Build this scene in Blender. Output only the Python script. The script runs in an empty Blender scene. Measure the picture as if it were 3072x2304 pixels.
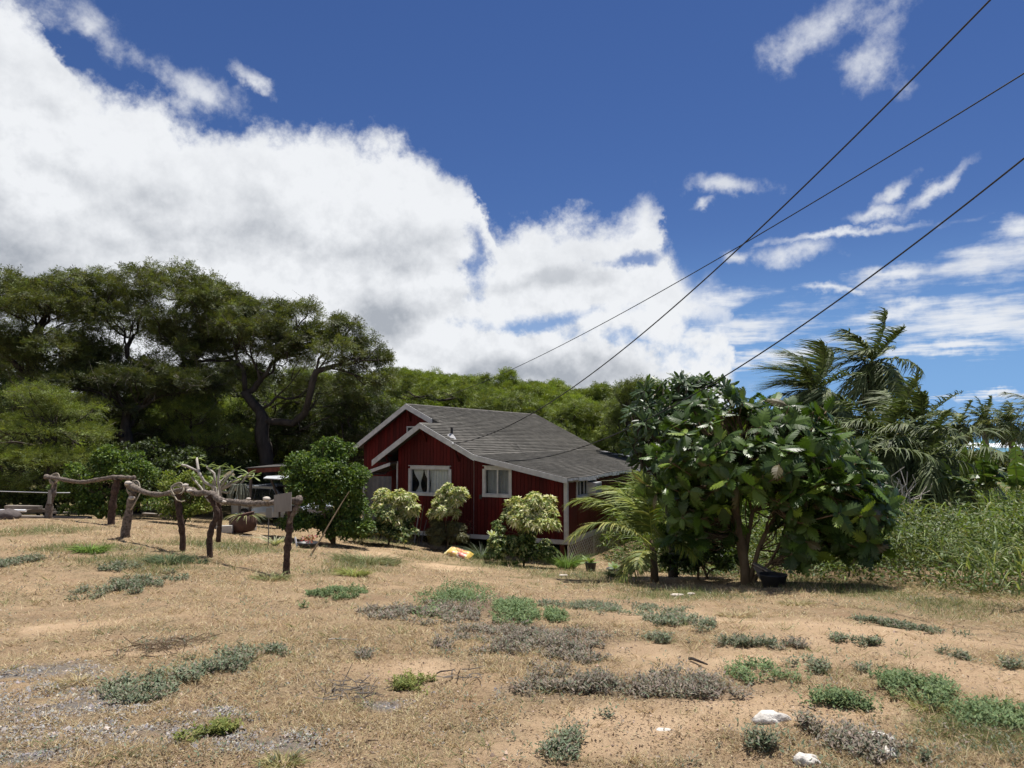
import bpy, math, random
import numpy as np
from mathutils import Vector, Matrix, Quaternion

# ------------------------------------------------------------------ camera
FPX = 2130.0                      # focal length in pixels of a 3072 px wide frame
PITCH = math.atan((1315 - 1152) / FPX)
EYE = np.array([0.0, 0.0, 1.65])
scene = bpy.context.scene
COL = scene.collection
cam_data = bpy.data.cameras.new("camera")
cam_data.sensor_width = 36.0
cam_data.lens = 36.0 * FPX / 3072
cam_data.clip_start = 0.1
cam_data.clip_end = 60000
cam = bpy.data.objects.new("camera", cam_data)
COL.objects.link(cam)
cam.location = EYE
cam.rotation_euler = (math.pi / 2 + PITCH, 0, 0)
scene.camera = cam
scene.view_settings.view_transform = 'Standard'
scene.view_settings.look = 'None'
scene.view_settings.exposure = 0.55
scene.view_settings.gamma = 1.0
scene.view_settings.use_curve_mapping = False
scene.cycles.use_denoising = True
scene.cycles.use_adaptive_sampling = True
scene.cycles.adaptive_threshold = 0.02
scene.cycles.max_bounces = 6
scene.cycles.diffuse_bounces = 3
scene.cycles.glossy_bounces = 2
scene.cycles.transmission_bounces = 3
scene.cycles.transparent_max_bounces = 6
scene.cycles.sample_clamp_indirect = 4.0

def ray(u, v):
    x = (u - 1536) / FPX; z = -(v - 1152) / FPX
    c, s = math.cos(PITCH), math.sin(PITCH)
    return np.array([x, c - z * s, s + z * c])
def at(u, v, Y):
    q = ray(u, v)
    return EYE + q * (Y / q[1])
def azel(u, v):
    q = ray(u, v)
    return math.degrees(math.atan2(q[0], q[1])), math.degrees(math.atan2(q[2], math.hypot(q[0], q[1])))

# ------------------------------------------------------------------ sun
SUN_AZ, SUN_EL = math.radians(35), math.radians(73)
sl = bpy.data.lights.new("sun", 'SUN')
sl.energy = 5.0
sl.angle = math.radians(0.53)
sl.color = (1.0, 0.955, 0.89)
so = bpy.data.objects.new("sun", sl)
COL.objects.link(so)
sd = Vector((math.sin(SUN_AZ) * math.cos(SUN_EL), math.cos(SUN_AZ) * math.cos(SUN_EL), math.sin(SUN_EL)))
so.rotation_euler = sd.to_track_quat('Z', 'Y').to_euler()
so.location = (0, 0, 30)

# ------------------------------------------------------------------ world: sky and clouds
world = bpy.data.worlds.new("World")
scene.world = world
world.use_nodes = True
wt = world.node_tree
wt.nodes.clear()
class N:
    """tiny wrapper to write node maths as expressions"""
    tree = wt
    def __init__(s, sock): s.s = sock
    @staticmethod
    def math(op, *a, clamp=False):
        n = N.tree.nodes.new('ShaderNodeMath'); n.operation = op; n.use_clamp = clamp
        for i, x in enumerate(a):
            if isinstance(x, N): N.tree.links.new(x.s, n.inputs[i])
            else: n.inputs[i].default_value = x
        return N(n.outputs[0])
    def __add__(s, o): return N.math('ADD', s, o)
    __radd__ = __add__
    def __sub__(s, o): return N.math('SUBTRACT', s, o)
    def __rsub__(s, o): return N.math('SUBTRACT', o, s)
    def __mul__(s, o): return N.math('MULTIPLY', s, o)
    __rmul__ = __mul__
    def __truediv__(s, o): return N.math('DIVIDE', s, o)
    def __rtruediv__(s, o): return N.math("DIVIDE", o, s)
    def max(s, o): return N.math('MAXIMUM', s, o)
    def min(s, o): return N.math('MINIMUM', s, o)
def nnew(t, **kw):
    n = N.tree.nodes.new(t)
    for k, v in kw.items(): setattr(n, k, v)
    return n
def smooth(x, a, b):
    n = nnew('ShaderNodeMapRange', interpolation_type='SMOOTHSTEP')
    N.tree.links.new(x.s, n.inputs[0])
    n.inputs[1].default_value = a; n.inputs[2].default_value = b
    n.inputs[3].default_value = 0; n.inputs[4].default_value = 1
    return N(n.outputs[0])
def noise(vec, scale, detail=4, rough=0.55, dist=0.0, dims='3D'):
    n = nnew('ShaderNodeTexNoise', noise_dimensions=dims)
    N.tree.links.new(vec.s, n.inputs['Vector'])
    n.inputs['Scale'].default_value = scale; n.inputs['Detail'].default_value = detail
    n.inputs['Roughness'].default_value = rough; n.inputs['Distortion'].default_value = dist
    return N(n.outputs[0])
def combine(x, y, z):
    n = nnew('ShaderNodeCombineXYZ')
    for i, a in enumerate((x, y, z)):
        if isinstance(a, N): N.tree.links.new(a.s, n.inputs[i])
        else: n.inputs[i].default_value = a
    return N(n.outputs[0])
def mixc(f, a, b):
    n = nnew('ShaderNodeMix', data_type='RGBA')
    if isinstance(f, N): N.tree.links.new(f.s, n.inputs[0])
    else: n.inputs[0].default_value = f
    for i, c in ((6, a), (7, b)):
        if isinstance(c, N): N.tree.links.new(c.s, n.inputs[i])
        else: n.inputs[i].default_value = (*c, 1)
    return N(n.outputs[2])
tc = nnew('ShaderNodeTexCoord')
sx = nnew('ShaderNodeSeparateXYZ')
wt.links.new(tc.outputs['Generated'], sx.inputs[0])
dx, dy, dz = (N(sx.outputs[i]) for i in range(3))
dirv = N(tc.outputs['Generated'])
az = N.math('ARCTAN2', dx, dy) * 57.29578
el = N.math('ARCSINE', dz.max(-1).min(1)) * 57.29578
# warps that give the cloud edges their billows
nz = nnew('ShaderNodeTexNoise')
wt.links.new(dirv.s, nz.inputs['Vector'])
nz.inputs['Scale'].default_value = 7.0; nz.inputs['Detail'].default_value = 6; nz.inputs['Roughness'].default_value = 0.62
sc3 = nnew('ShaderNodeSeparateColor')
wt.links.new(nz.outputs['Color'], sc3.inputs[0])
w1 = N(sc3.outputs[0]) - 0.5
w1b = N(sc3.outputs[1]) - 0.5
w2 = noise(dirv, 19.0, 6, 0.64) - 0.5
# cloud layer seen flat: stretched towards the horizon
inv = 1.0 / dz.max(0.03)
lay = combine(dx * inv, dy * inv, 0.0)
w3 = noise(lay, 1.5, 5, 0.6) - 0.5
az0 = az
az = az + w1b * 9.0
el0 = el
el = el + w1 * 5.0
def curve(x, pts, lo, hi):
    n = nnew('ShaderNodeFloatCurve')
    c = n.mapping.curves[0]
    while len(c.points) > 2: c.points.remove(c.points[0])
    ps = sorted(((a - lo) / (hi - lo), b) for a, b in pts)
    c.points[0].location = ps[0]; c.points[1].location = ps[-1]
    for p in ps[1:-1]: c.points.new(*p)
    for p in c.points: p.handle_type = 'AUTO_CLAMPED'
    n.mapping.use_clip = False
    n.mapping.update()
    t = (x - lo) / (hi - lo)
    N.tree.links.new(t.max(0).min(1).s, n.inputs[1])
    return N(n.outputs[0])
top = [(-420, -420), (-150, -250), (0, -60), (90, 5), (190, 110), (225, 235), (330, 290), (470, 290), (560, 360), (700, 380), (880, 350), (1000, 385),
       (1130, 395), (1230, 460), (1330, 505), (1425, 540), (1452, 620), (1480, 690), (1600, 655), (1750, 640), (1850, 612),
       (1930, 572), (1965, 600), (1985, 690), (2030, 790), (2080, 835), (2140, 860), (2175, 930), (2195, 1040), (2225, 1160), (2310, 1230), (2400, 1450), (2800, 1700)]
tp = [azel(u, v) for u, v in top]
lo, hi = tp[0][0] - 1, tp[-1][0] + 12
bnd = curve(az, [(lo, tp[0][1] / 60)] + [(a, e / 60) for a, e in tp] + [(hi, -0.14)], lo, hi) * 60.0
edge = bnd - el + w1 * 2.0 + w2 * 6.5
edge = edge / (1.0 + 1.3 * smooth(az0, 6.0, 16.0))
dens = smooth(edge, -0.5, 1.8)
def ell(u, v, ru, rv, tilt=0.0):
    a0, e0 = azel(u, v)
    k = 57.3 / FPX
    q = ray(u, v); n_ = math.sqrt((q ** 2).sum())
    ra = ru * k / (q[0] ** 2 + q[1] ** 2); re = rv * k / (n_ ** 2) ** 0.5
    a = (az - a0); e = (el - e0)
    if tilt:
        c, s = math.cos(tilt), math.sin(tilt)
        a, e = a * c + e * s, e * c - a * s
    a = a * (1 / ra); e = e * (1 / re)
    return 1.0 - N.math('SQRT', a * a + e * e)
def union(lst, k):
    r = None
    for args in lst:
        x = ell(*args)
        r = x if r is None else r.max(x)
    return r
# gaps in the big bank
gap = union([(1412, 775, 45, 105), (1600, 965, 230, 30, 0.10), (1900, 1030, 190, 44, -0.15), (1880, 770, 120, 22, 0.1), (2080, 980, 100, 40)], 0)
gapm = smooth(gap * 2.2 + w1 * 4.5 + w2 * 7.0, -0.4, 2.3)
dens = dens * (1.0 - gapm * 0.85)
# torn scraps above the bank
s1 = union([(330, 110, 150, 100, -0.3), (610, 285, 175, 75, -0.35), (760, 245, 90, 32, -0.5), (40, 60, 160, 120)], 0)
d1 = smooth(s1 * 2.0 + w1 * 3.0 + w2 * 4.5, 0.0, 2.4) * 0.85
# scraps right of it, and the streaks towards the sea
s2 = union([(2500, 75, 230, 95, 0.15), (2610, 190, 150, 110, 0.6), (2180, 560, 190, 34, -0.12), (2100, 610, 60, 20),
            (2400, 748, 180, 48, 0.02), (2180, 760, 90, 30, 0.1), (2660, 575, 120, 26, 0.5), (2800, 560, 190, 28, 0.5), (2600, 640, 150, 24, 0.1)], 0)
d2 = smooth(s2 * 2.0 + w1 * 3.0 + w2 * 4.5, 0.0, 2.6) * 0.85
s3 = union([(2690, 808, 150, 34), (2940, 805, 290, 74, 0.05), (3060, 700, 120, 40), (2650, 935, 190, 36, 0.06), (2900, 960, 380, 84, 0.04), (2060, 1010, 200, 40, .1),
            (2520, 850, 90, 18), (2240, 985, 260, 60, 0.15), (2120, 900, 170, 40, 0.1), (2330, 1060, 280, 40, 0.15), (2800, 1040, 300, 30, 0.05), (2500, 700, 260, 16), (3000, 1180, 250, 16)], 0)
d3 = smooth(s3 * 2.0 + w3 * 5.5 + w2 * 2.0, -0.3, 2.2) * 0.9
# scattered trade-wind clouds on the rest of the dome
far = smooth(N.math('ABSOLUTE', az), 46.0, 75.0)
d4 = smooth(w3 * 2.2 + w1 * 0.9, 0.02, 0.5) * far * smooth(el, 1.0, 14.0) * (1.0 - smooth(el, 60.0, 80.0)) * 0.85
hz = smooth(w3 + w1, -0.1, 0.4) * (1.0 - smooth(el, 1.0, 13.0)) * smooth(az * -1.0, -26.0, 0.0) * 0.5
alld = dens.max(d1).max(d2).max(d3).max(d4).max(hz) * smooth(dz, -0.03, -0.01)
# how bright the cloud is: thick undersides are grey, thin rims and tops white
b1 = noise(combine(dx, dy, dz * 1.6), 5.0, 3, 0.5, 0.2)
b2 = noise(combine(dx + 0.010, dy, dz + 0.020), 19.0, 4, 0.62)
grey = union([(110, 900, 700, 270, 0.1), (800, 700, 200, 110), (1080, 760, 330, 90, 0.25), (1150, 960, 120, 90), (1560, 1120, 300, 40), (1600, 850, 200, 22, 0.1)], 0)
thick = smooth(edge, 0.0, 11.0)
shade = (smooth(grey + (b1 - 0.5) * 3.0, -0.6, 1.2) * 0.75 + smooth(b1, 0.4, 0.75) * 0.35 - (b2 - w2 - 0.5) * 1.3).max(0).min(1) * (0.35 + thick * 0.65)
cloudc = mixc(shade, (0.85, 0.87, 0.90), (0.40, 0.43, 0.48))
# blue sky
sky = nnew('ShaderNodeTexSky', sky_type='NISHITA')
sky.sun_disc = False
sky.sun_elevation = SUN_EL
sky.sun_rotation = SUN_AZ
sky.altitude = 0
sky.air_density = 1.0
sky.dust_density = 0.0
sky.ozone_density = 1.0
SKY_STRENGTH = 0.052
mul = nnew('ShaderNodeMix', data_type='RGBA', blend_type='MULTIPLY')
mul.inputs[0].default_value = 1
wt.links.new(sky.outputs[0], mul.inputs[6])
mul.inputs[7].default_value = (0.46, 0.62, 0.98, 1)
# keep cloud radiance in scene units: divide by the strength used below
cl = nnew('ShaderNodeVectorMath', operation='SCALE')
wt.links.new(cloudc.s, cl.inputs[0]); cl.inputs['Scale'].default_value = 0.70 / SKY_STRENGTH
# marine air: the blue pales towards the horizon
pale = (1.0 - smooth(el0, -2.0, 17.0)) * 0.93
skyb = mixc(pale, N(mul.outputs[2]), tuple(c / SKY_STRENGTH for c in (0.150, 0.305, 0.56)))
out = mixc(alld, skyb, N(cl.outputs[0]))
bg = nnew('ShaderNodeBackground')
bg.inputs['Strength'].default_value = SKY_STRENGTH
wt.links.new(out.s, bg.inputs['Color'])
wo = nnew('ShaderNodeOutputWorld')
wt.links.new(bg.outputs[0], wo.inputs['Surface'])
world.cycles.sampling_method = 'MANUAL'
world.cycles.sample_map_resolution = 512

# ------------------------------------------------------------------ helpers
rng = np.random.default_rng(11)
random.seed(5)
def unit(a):
    a = np.asarray(a, float)
    return a / np.maximum(np.linalg.norm(a, axis=-1, keepdims=True), 1e-9)

def hash2(ix, iy, seed):
    h = (ix.astype(np.int64) * 374761393 + iy.astype(np.int64) * 668265263 + seed * 1442695041) & 0x7fffffff
    h = ((h ^ (h >> 13)) * 1274126177) & 0x7fffffff
    h = h ^ (h >> 16)
    return (h & 0xffff) / 65535.0
def vnoise(x, y, seed=0):
    x = np.asarray(x, float); y = np.asarray(y, float)
    ix = np.floor(x); iy = np.floor(y)
    fx = x - ix; fy = y - iy
    fx = fx * fx * (3 - 2 * fx); fy = fy * fy * (3 - 2 * fy)
    a = hash2(ix, iy, seed); b = hash2(ix + 1, iy, seed)
    c = hash2(ix, iy + 1, seed); d = hash2(ix + 1, iy + 1, seed)
    return (a * (1 - fx) + b * fx) * (1 - fy) + (c * (1 - fx) + d * fx) * fy
def fbm(x, y, octv=4, seed=0):
    r = 0; w = 1; t = 0
    for i in range(octv):
        r = r + w * vnoise(x * 2 ** i + 13.7 * i, y * 2 ** i - 7.1 * i, seed + i); t += w; w *= 0.5
    return r / t

# terrain: smooth surface through measured points
def _cp():
    P = []
    for u, v, Y in [(0, 2304, 3.7), (1536, 2304, 3.7), (3072, 2304, 3.7), (0, 2000, 5.6), (1536, 2000, 5.75), (3072, 2000, 5.8),
                    (0, 1850, 8.3), (1536, 1850, 8.2), (400, 1850, 8.2), (0, 1720, 11.5), (1536, 1784, 12), (1536, 1738, 16), (1600, 1711, 20), (1700, 1695, 25),
                    (1240, 1625, 27.3), (1965, 1745, 16.5), (2250, 1750, 15.5), (2700, 1790, 12.5), (3072, 1850, 10.2), (3072, 1920, 7.8),
                    (860, 1722, 12.6), (630, 1670, 14.6), (545, 1652, 15.3), (375, 1610, 17.5), (335, 1572, 20), (145, 1557, 22),
                    (0, 1560, 22), (0, 1640, 15), (-400, 1640, 15), (-400, 1560, 24), (1000, 1640, 21.6), (700, 1575, 29), (850, 1562, 34), (300, 1545, 31),
                    (2700, 1600, 32), (2400, 1595, 32), (3072, 1600, 32), (3500, 1700, 22), (2000, 1600, 38), (1100, 1585, 33)]:
        p = at(u, v, Y); P.append(p)
    for x, y, z in [(-10, 60, -1.4), (-10, 100, 5), (15, 100, 3), (-60, 100, 6), (-60, 50, -2), (-25, 45, -2.4), (5, 45, -3.2), (15, 60, -3.0),
                    (45, 60, -5), (60, 100, -6), (150, 300, -7.4), (400, 600, -9.2), (-300, 300, 9), (0, 300, 6), (600, 500, -9.2), (1500, 1500, -40),
                    (0, 1500, -12), (-1500, 1500, 10), (0, -10, 0), (-15, -5, 0.1), (15, -5, -0.3), (0, -200, 0), (-1500, -1000, 0), (1500, -1000, -5), (3000, 6000, -90), (30, 120, -2.5), (300, 60, -7)]:
        P.append(np.array([x, y, z]))
    return np.array(P, float)
CP = _cp()
_c = 2.5
def _ker(d2): return np.sqrt(d2 + _c * _c)
_D2 = ((CP[:, None, :2] - CP[None, :, :2]) ** 2).sum(-1)
_n = len(CP)
_A = np.zeros((_n + 3, _n + 3))
_A[:_n, :_n] = _ker(_D2); _A[:_n, _n] = 1; _A[:_n, _n + 1:] = CP[:, :2] / 100; _A[_n, :_n] = 1; _A[_n + 1:, :_n] = CP[:, :2].T / 100
_W = np.linalg.solve(_A, np.concatenate([CP[:, 2], [0, 0, 0]]))
def ground_z(x, y):
    x = np.atleast_1d(np.asarray(x, float)); y = np.atleast_1d(np.asarray(y, float))
    sh = x.shape; x = x.ravel(); y = y.ravel()
    z = np.full(x.shape, _W[_n])
    z += _W[_n + 1] * x / 100 + _W[_n + 2] * y / 100
    for i in range(_n):
        z += _W[i] * np.sqrt((x - CP[i, 0]) ** 2 + (y - CP[i, 1]) ** 2 + _c * _c)
    near = np.clip(1.4 - np.hypot(x, y) / 60, 0, 1)
    z += (fbm(x * 0.8, y * 0.8, 3, 3) - 0.5) * 0.10 * near
    return z.reshape(sh)
def gz(x, y): return float(ground_z(x, y)[0])
def gp(u, v, lo=2.5, hi=90):
    """the point of the ground seen at pixel u, v"""
    q = ray(u, v); Y = np.geomspace(lo, hi, 500)
    P = EYE + q[None] * (Y / q[1])[:, None]
    g = ground_z(P[:, 0], P[:, 1])
    i = int(np.argmax(P[:, 2] < g))
    if P[i, 2] >= g[i]: i = len(Y) - 1
    return np.array([P[i, 0], P[i, 1], g[i]])
def on_ground(x, y, dz=0.0): return np.array([x, y, gz(x, y) + dz])

# ---- materials
MATS = {}
def _principled(name):
    m = bpy.data.materials.new(name); m.use_nodes = True
    t = m.node_tree; b = t.nodes['Principled BSDF']
    return m, t, b
def mat(name, col, rough=0.8, var=0.25, scale=6.0, bump=0.0, bscale=40.0, col2=None, metal=0.0, spec=0.5, stretch=None, attr=False, detail=5, rnd=0.0):
    """noise-varied opaque material; col and col2 are linear colours"""
    if name in MATS: return MATS[name]
    m, t, b = _principled(name)
    L = t.links
    tcn = t.nodes.new('ShaderNodeTexCoord')
    mp = t.nodes.new('ShaderNodeMapping')
    L.new(tcn.outputs['Object'], mp.inputs[0])
    if stretch: mp.inputs['Scale'].default_value = stretch
    nz_ = t.nodes.new('ShaderNodeTexNoise'); nz_.inputs['Scale'].default_value = scale; nz_.inputs['Detail'].default_value = detail; nz_.inputs['Roughness'].default_value = 0.65
    L.new(mp.outputs[0], nz_.inputs['Vector'])
    mr = t.nodes.new('ShaderNodeMapRange'); L.new(nz_.outputs[0], mr.inputs[0])
    mr.inputs[1].default_value = 0.3; mr.inputs[2].default_value = 0.7
    mx = t.nodes.new('ShaderNodeMix'); mx.data_type = 'RGBA'
    L.new(mr.outputs[0], mx.inputs[0])
    c2 = col2 if col2 else tuple(c * (1 - var) for c in col)
    c1 = col if col2 else tuple(min(1, c * (1 + var)) for c in col)
    mx.inputs[6].default_value = (*c1, 1); mx.inputs[7].default_value = (*c2, 1)
    src = mx.outputs[2]
    if attr:
        at_ = t.nodes.new('ShaderNodeAttribute'); at_.attribute_name = 'Col'
        mm = t.nodes.new('ShaderNodeMix'); mm.data_type = 'RGBA'; mm.blend_type = 'MULTIPLY'; mm.inputs[0].default_value = 1
        L.new(src, mm.inputs[6]); L.new(at_.outputs['Color'], mm.inputs[7]); src = mm.outputs[2]
    if rnd:
        oi = t.nodes.new('ShaderNodeObjectInfo'); mr2 = t.nodes.new('ShaderNodeMapRange'); L.new(oi.outputs['Random'], mr2.inputs[0])
        mr2.inputs[3].default_value = 1 - rnd; mr2.inputs[4].default_value = 1 + rnd
        sc_ = t.nodes.new('ShaderNodeVectorMath'); sc_.operation = 'SCALE'; L.new(src, sc_.inputs[0]); L.new(mr2.outputs[0], sc_.inputs['Scale']); src = sc_.outputs[0]
    L.new(src, b.inputs['Base Color'])
    b.inputs['Roughness'].default_value = rough; b.inputs['Metallic'].default_value = metal
    b.inputs['Specular IOR Level'].default_value = spec
    if bump:
        n2 = t.nodes.new('ShaderNodeTexNoise'); n2.inputs['Scale'].default_value = bscale; n2.inputs['Detail'].default_value = 6
        L.new(mp.outputs[0], n2.inputs['Vector'])
        bp = t.nodes.new('ShaderNodeBump'); bp.inputs['Strength'].default_value = bump; bp.inputs['Distance'].default_value = 0.02
        L.new(n2.outputs[0], bp.inputs['Height']); L.new(bp.outputs[0], b.inputs['Normal'])
    MATS[name] = m
    return m
def leafmat(name, rough=0.5, trans=0.35, spec=0.4, tint=(1.25, 1.35, 0.5)):
    """leaf colours come from the Col attribute of the mesh"""
    if name in MATS: return MATS[name]
    m, t, b = _principled(name)
    L = t.links
    a = t.nodes.new('ShaderNodeAttribute'); a.attribute_name = 'Col'
    L.new(a.outputs['Color'], b.inputs['Base Color'])
    b.inputs['Roughness'].default_value = rough; b.inputs['Specular IOR Level'].default_value = spec
    tr = t.nodes.new('ShaderNodeBsdfTranslucent')
    mm = t.nodes.new('ShaderNodeMix'); mm.data_type = 'RGBA'; mm.blend_type = 'MULTIPLY'; mm.inputs[0].default_value = 1
    L.new(a.outputs['Color'], mm.inputs[6]); mm.inputs[7].default_value = (*tint, 1)
    L.new(mm.outputs[2], tr.inputs['Color'])
    ms = t.nodes.new('ShaderNodeMixShader'); ms.inputs[0].default_value = trans
    L.new(b.outputs[0], ms.inputs[1]); L.new(tr.outputs[0], ms.inputs[2])
    L.new(ms.outputs[0], t.nodes['Material Output'].inputs['Surface'])
    MATS[name] = m
    return m

# ---- objects
BASE = {}
def thing(name, label, cat, loc, group=None):
    o = bpy.data.objects.new(name, None); COL.objects.link(o)
    o.location = [float(c) for c in loc]; o.empty_display_size = 0.3
    o['label'] = label; o['category'] = cat
    if group: o['group'] = group
    BASE[o.name] = np.array(loc, float)
    return o
def tag(o, label=None, cat=None, group=None, kind=None):
    if label: o['label'] = label
    if cat: o['category'] = cat
    if group: o['group'] = group
    if kind: o['kind'] = kind
    return o
def to_mesh(name, V, F, col=None, smooth=False):
    me = bpy.data.meshes.new(name)
    V = np.asarray(V, np.float32)
    if isinstance(F, np.ndarray):
        k = F.shape[1]; n = len(F)
        me.vertices.add(len(V)); me.vertices.foreach_set('co', V.ravel())
        me.loops.add(n * k); me.loops.foreach_set('vertex_index', F.astype(np.int32).ravel())
        me.polygons.add(n)
        me.polygons.foreach_set('loop_start', np.arange(0, n * k, k, dtype=np.int32))
        me.polygons.foreach_set('loop_total', np.full(n, k, np.int32))
        me.update(calc_edges=True)
    else:
        me.from_pydata([tuple(map(float, p)) for p in V], [], [tuple(int(i) for i in f) for f in F]); me.update()
    if smooth: me.polygons.foreach_set('use_smooth', np.ones(len(me.polygons), bool))
    if col is not None:
        c = np.asarray(col, np.float32)
        if c.shape[1] == 3: c = np.concatenate([c, np.ones((len(c), 1), np.float32)], 1)
        a = me.color_attributes.new('Col', 'FLOAT_COLOR', 'POINT')
        a.data.foreach_set('color', c.ravel())
    return me
def mk(name, V, F, m, parent=None, col=None, smooth=False, origin=None):
    """one mesh object; vertices are given in world coordinates"""
    V = np.asarray(V, float)
    if origin is None: origin = BASE[parent.name] if parent is not None else np.array([V[:, 0].mean(), V[:, 1].mean(), V[:, 2].min()])
    origin = np.asarray(origin, float)
    me = to_mesh(name, V - origin, F, col, smooth)
    if m is not None: me.materials.append(m)
    o = bpy.data.objects.new(name, me); COL.objects.link(o)
    if parent is not None:
        o.parent = parent; o.location = [float(c) for c in origin - BASE[parent.name]]
    else: o.location = [float(c) for c in origin]
    BASE[o.name] = origin
    return o
def inst(name, me, pos, rot=None, scale=None, parent=None):
    o = bpy.data.objects.new(name, me); COL.objects.link(o)
    pos = np.asarray(pos, float); BASE[o.name] = pos
    if parent is not None: o.parent = parent; pos = pos - BASE[parent.name]
    o.location = [float(c) for c in pos]
    if rot is not None:
        o.rotation_mode = 'QUATERNION'; o.rotation_quaternion = rot
    if scale is not None: o.scale = scale if hasattr(scale, '__len__') else (scale,) * 3
    return o

# ---- shapes: each returns (V, F)
def join(parts):
    V = []; F = []; n = 0
    for v, f in parts:
        v = np.asarray(v, float); V.append(v); F += [tuple(i + n for i in q) for q in f]; n += len(v)
    return np.concatenate(V), F
BOXF = [(0, 3, 2, 1), (4, 5, 6, 7), (0, 1, 5, 4), (1, 2, 6, 5), (2, 3, 7, 6), (3, 0, 4, 7)]
def box(x0, y0, z0, x1, y1, z1):
    return np.array([(x0, y0, z0), (x1, y0, z0), (x1, y1, z0), (x0, y1, z0), (x0, y0, z1), (x1, y0, z1), (x1, y1, z1), (x0, y1, z1)], float), list(BOXF)
def beam(a, b, w, h, up=(0, 0, 1)):
    a = np.asarray(a, float); b = np.asarray(b, float); d = unit(b - a)
    s = np.cross(d, up)
    s = unit(s) if np.linalg.norm(s) > 1e-6 else np.array([1., 0, 0])
    t = np.cross(s, d)
    V = [p + s * sx_ * w / 2 + t * sz_ * h / 2 for p in (a, b) for sx_, sz_ in ((-1, -1), (1, -1), (1, 1), (-1, 1))]
    return np.array(V), [(0, 1, 2, 3), (7, 6, 5, 4), (0, 4, 5, 1), (1, 5, 6, 2), (2, 6, 7, 3), (3, 7, 4, 0)]
def tube(path, radii, n=6, bumpy=0.0, cap=True):
    P = np.asarray(path, float); R = np.broadcast_to(np.asarray(radii, float), (len(P),))
    T = np.gradient(P, axis=0); T = unit(T)
    ref = np.array([0., 0, 1]) if abs(T[0][2]) < 0.9 else np.array([1., 0, 0])
    s = unit(np.cross(T[0], ref)); V = []
    a = np.linspace(0, 2 * np.pi, n, endpoint=False)
    for i in range(len(P)):
        s = unit(s - T[i] * (s @ T[i])); t = np.cross(T[i], s)
        rr = R[i] * (1 + bumpy * rng.uniform(-1, 1, n))
        V.append(P[i] + (np.cos(a) * rr)[:, None] * s + (np.sin(a) * rr)[:, None] * t)
    V = np.concatenate(V); F = []
    for i in range(len(P) - 1):
        for k in range(n):
            F.append((i * n + k, i * n + (k + 1) % n, (i + 1) * n + (k + 1) % n, (i + 1) * n + k))
    if cap:
        F.append(tuple(range(n - 1, -1, -1))); F.append(tuple((len(P) - 1) * n + k for k in range(n)))
    return V, F
def lathe(c, prof, n=16, axis=None):
    """prof: list of (radius, height)"""
    a = np.linspace(0, 2 * np.pi, n, endpoint=False); V = []
    for r, h in prof:
        V.append(np.stack([c[0] + np.cos(a) * r, c[1] + np.sin(a) * r, np.full(n, c[2] + h)], 1))
    V = np.concatenate(V); F = []
    for i in range(len(prof) - 1):
        for k in range(n): F.append((i * n + k, i * n + (k + 1) % n, (i + 1) * n + (k + 1) % n, (i + 1) * n + k))
    F.append(tuple(range(n - 1, -1, -1)))
    return V, F
def rock(c, rx, ry, rz, n=3, seed=0, rough=0.25):
    import bmesh
    bm = bmesh.new(); bmesh.ops.create_icosphere(bm, subdivisions=n, radius=1)
    V = np.array([v.co[:] for v in bm.verts]); F = [tuple(v.index for v in f.verts) for f in bm.faces]; bm.free()
    k = fbm(V[:, 0] * 1.7 + seed * 3.1 + V[:, 2], V[:, 1] * 1.7 - seed + V[:, 2] * 0.7, 4, seed)
    V = V * (1 + (k - 0.5) * 2 * rough)[:, None]
    return V * np.array([rx, ry, rz]) + np.asarray(c), F
# leaves as numpy arrays of triangles
def leaves(O, D, S, L, W, droop=0.0, widest=0.45):
    """folded diamond leaves: 4 verts, 2 tris each"""
    O = np.asarray(O); n = len(O); L = np.broadcast_to(L, (n,))[:, None]; W = np.broadcast_to(W, (n,))[:, None]
    D = unit(D); S = unit(S - D * (S * D).sum(1, keepdims=True))
    dn = np.array([0, 0, -1.0])
    tip = O + D * L + dn * L * droop
    mid = O + D * L * widest + dn * L * droop * 0.25
    V = np.stack([O, mid + S * W / 2, tip, mid - S * W / 2], 1).reshape(-1, 3)
    b = (np.arange(n) * 4)[:, None]
    F = np.concatenate([b + [[0, 1, 2]], b + [[0, 2, 3]]], 1).reshape(-1, 3)
    return V, F
def blades(O, D, L, W, bend, side=None, seg=3):
    """arching blades: strip of seg pieces ending in a point; bend = vector added by the square of the length"""
    n = len(O); L = np.broadcast_to(L, (n,)); W = np.broadcast_to(W, (n,)); D = unit(D)
    if side is None:
        side = unit(np.cross(D, rng.normal(size=(n, 3))))
    V = []
    for i in range(seg + 1):
        t = i / seg
        p = O + D * (L * t)[:, None] + bend * (L * t * t)[:, None]
        w = W * (1 - t) ** 0.7 * 0.5
        if i == seg: V.append(p[:, None])
        else: V.append(np.stack([p - side * w[:, None], p + side * w[:, None]], 1))
    V = np.concatenate(V, 1); m = 2 * seg + 1
    b = (np.arange(n) * m)[:, None]; F = []
    for i in range(seg - 1):
        F += [b + [[2 * i, 2 * i + 1, 2 * i + 3]], b + [[2 * i, 2 * i + 3, 2 * i + 2]]]
    F += [b + [[2 * seg - 2, 2 * seg - 1, 2 * seg]]]
    F = np.concatenate(F, 1).reshape(-1, 3)
    return V.reshape(-1, 3), F, m
def catV(lst):
    V = []; F = []; n = 0
    for v, f in lst:
        V.append(v); F.append(f + n); n += len(v)
    return np.concatenate(V), np.concatenate(F)
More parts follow.
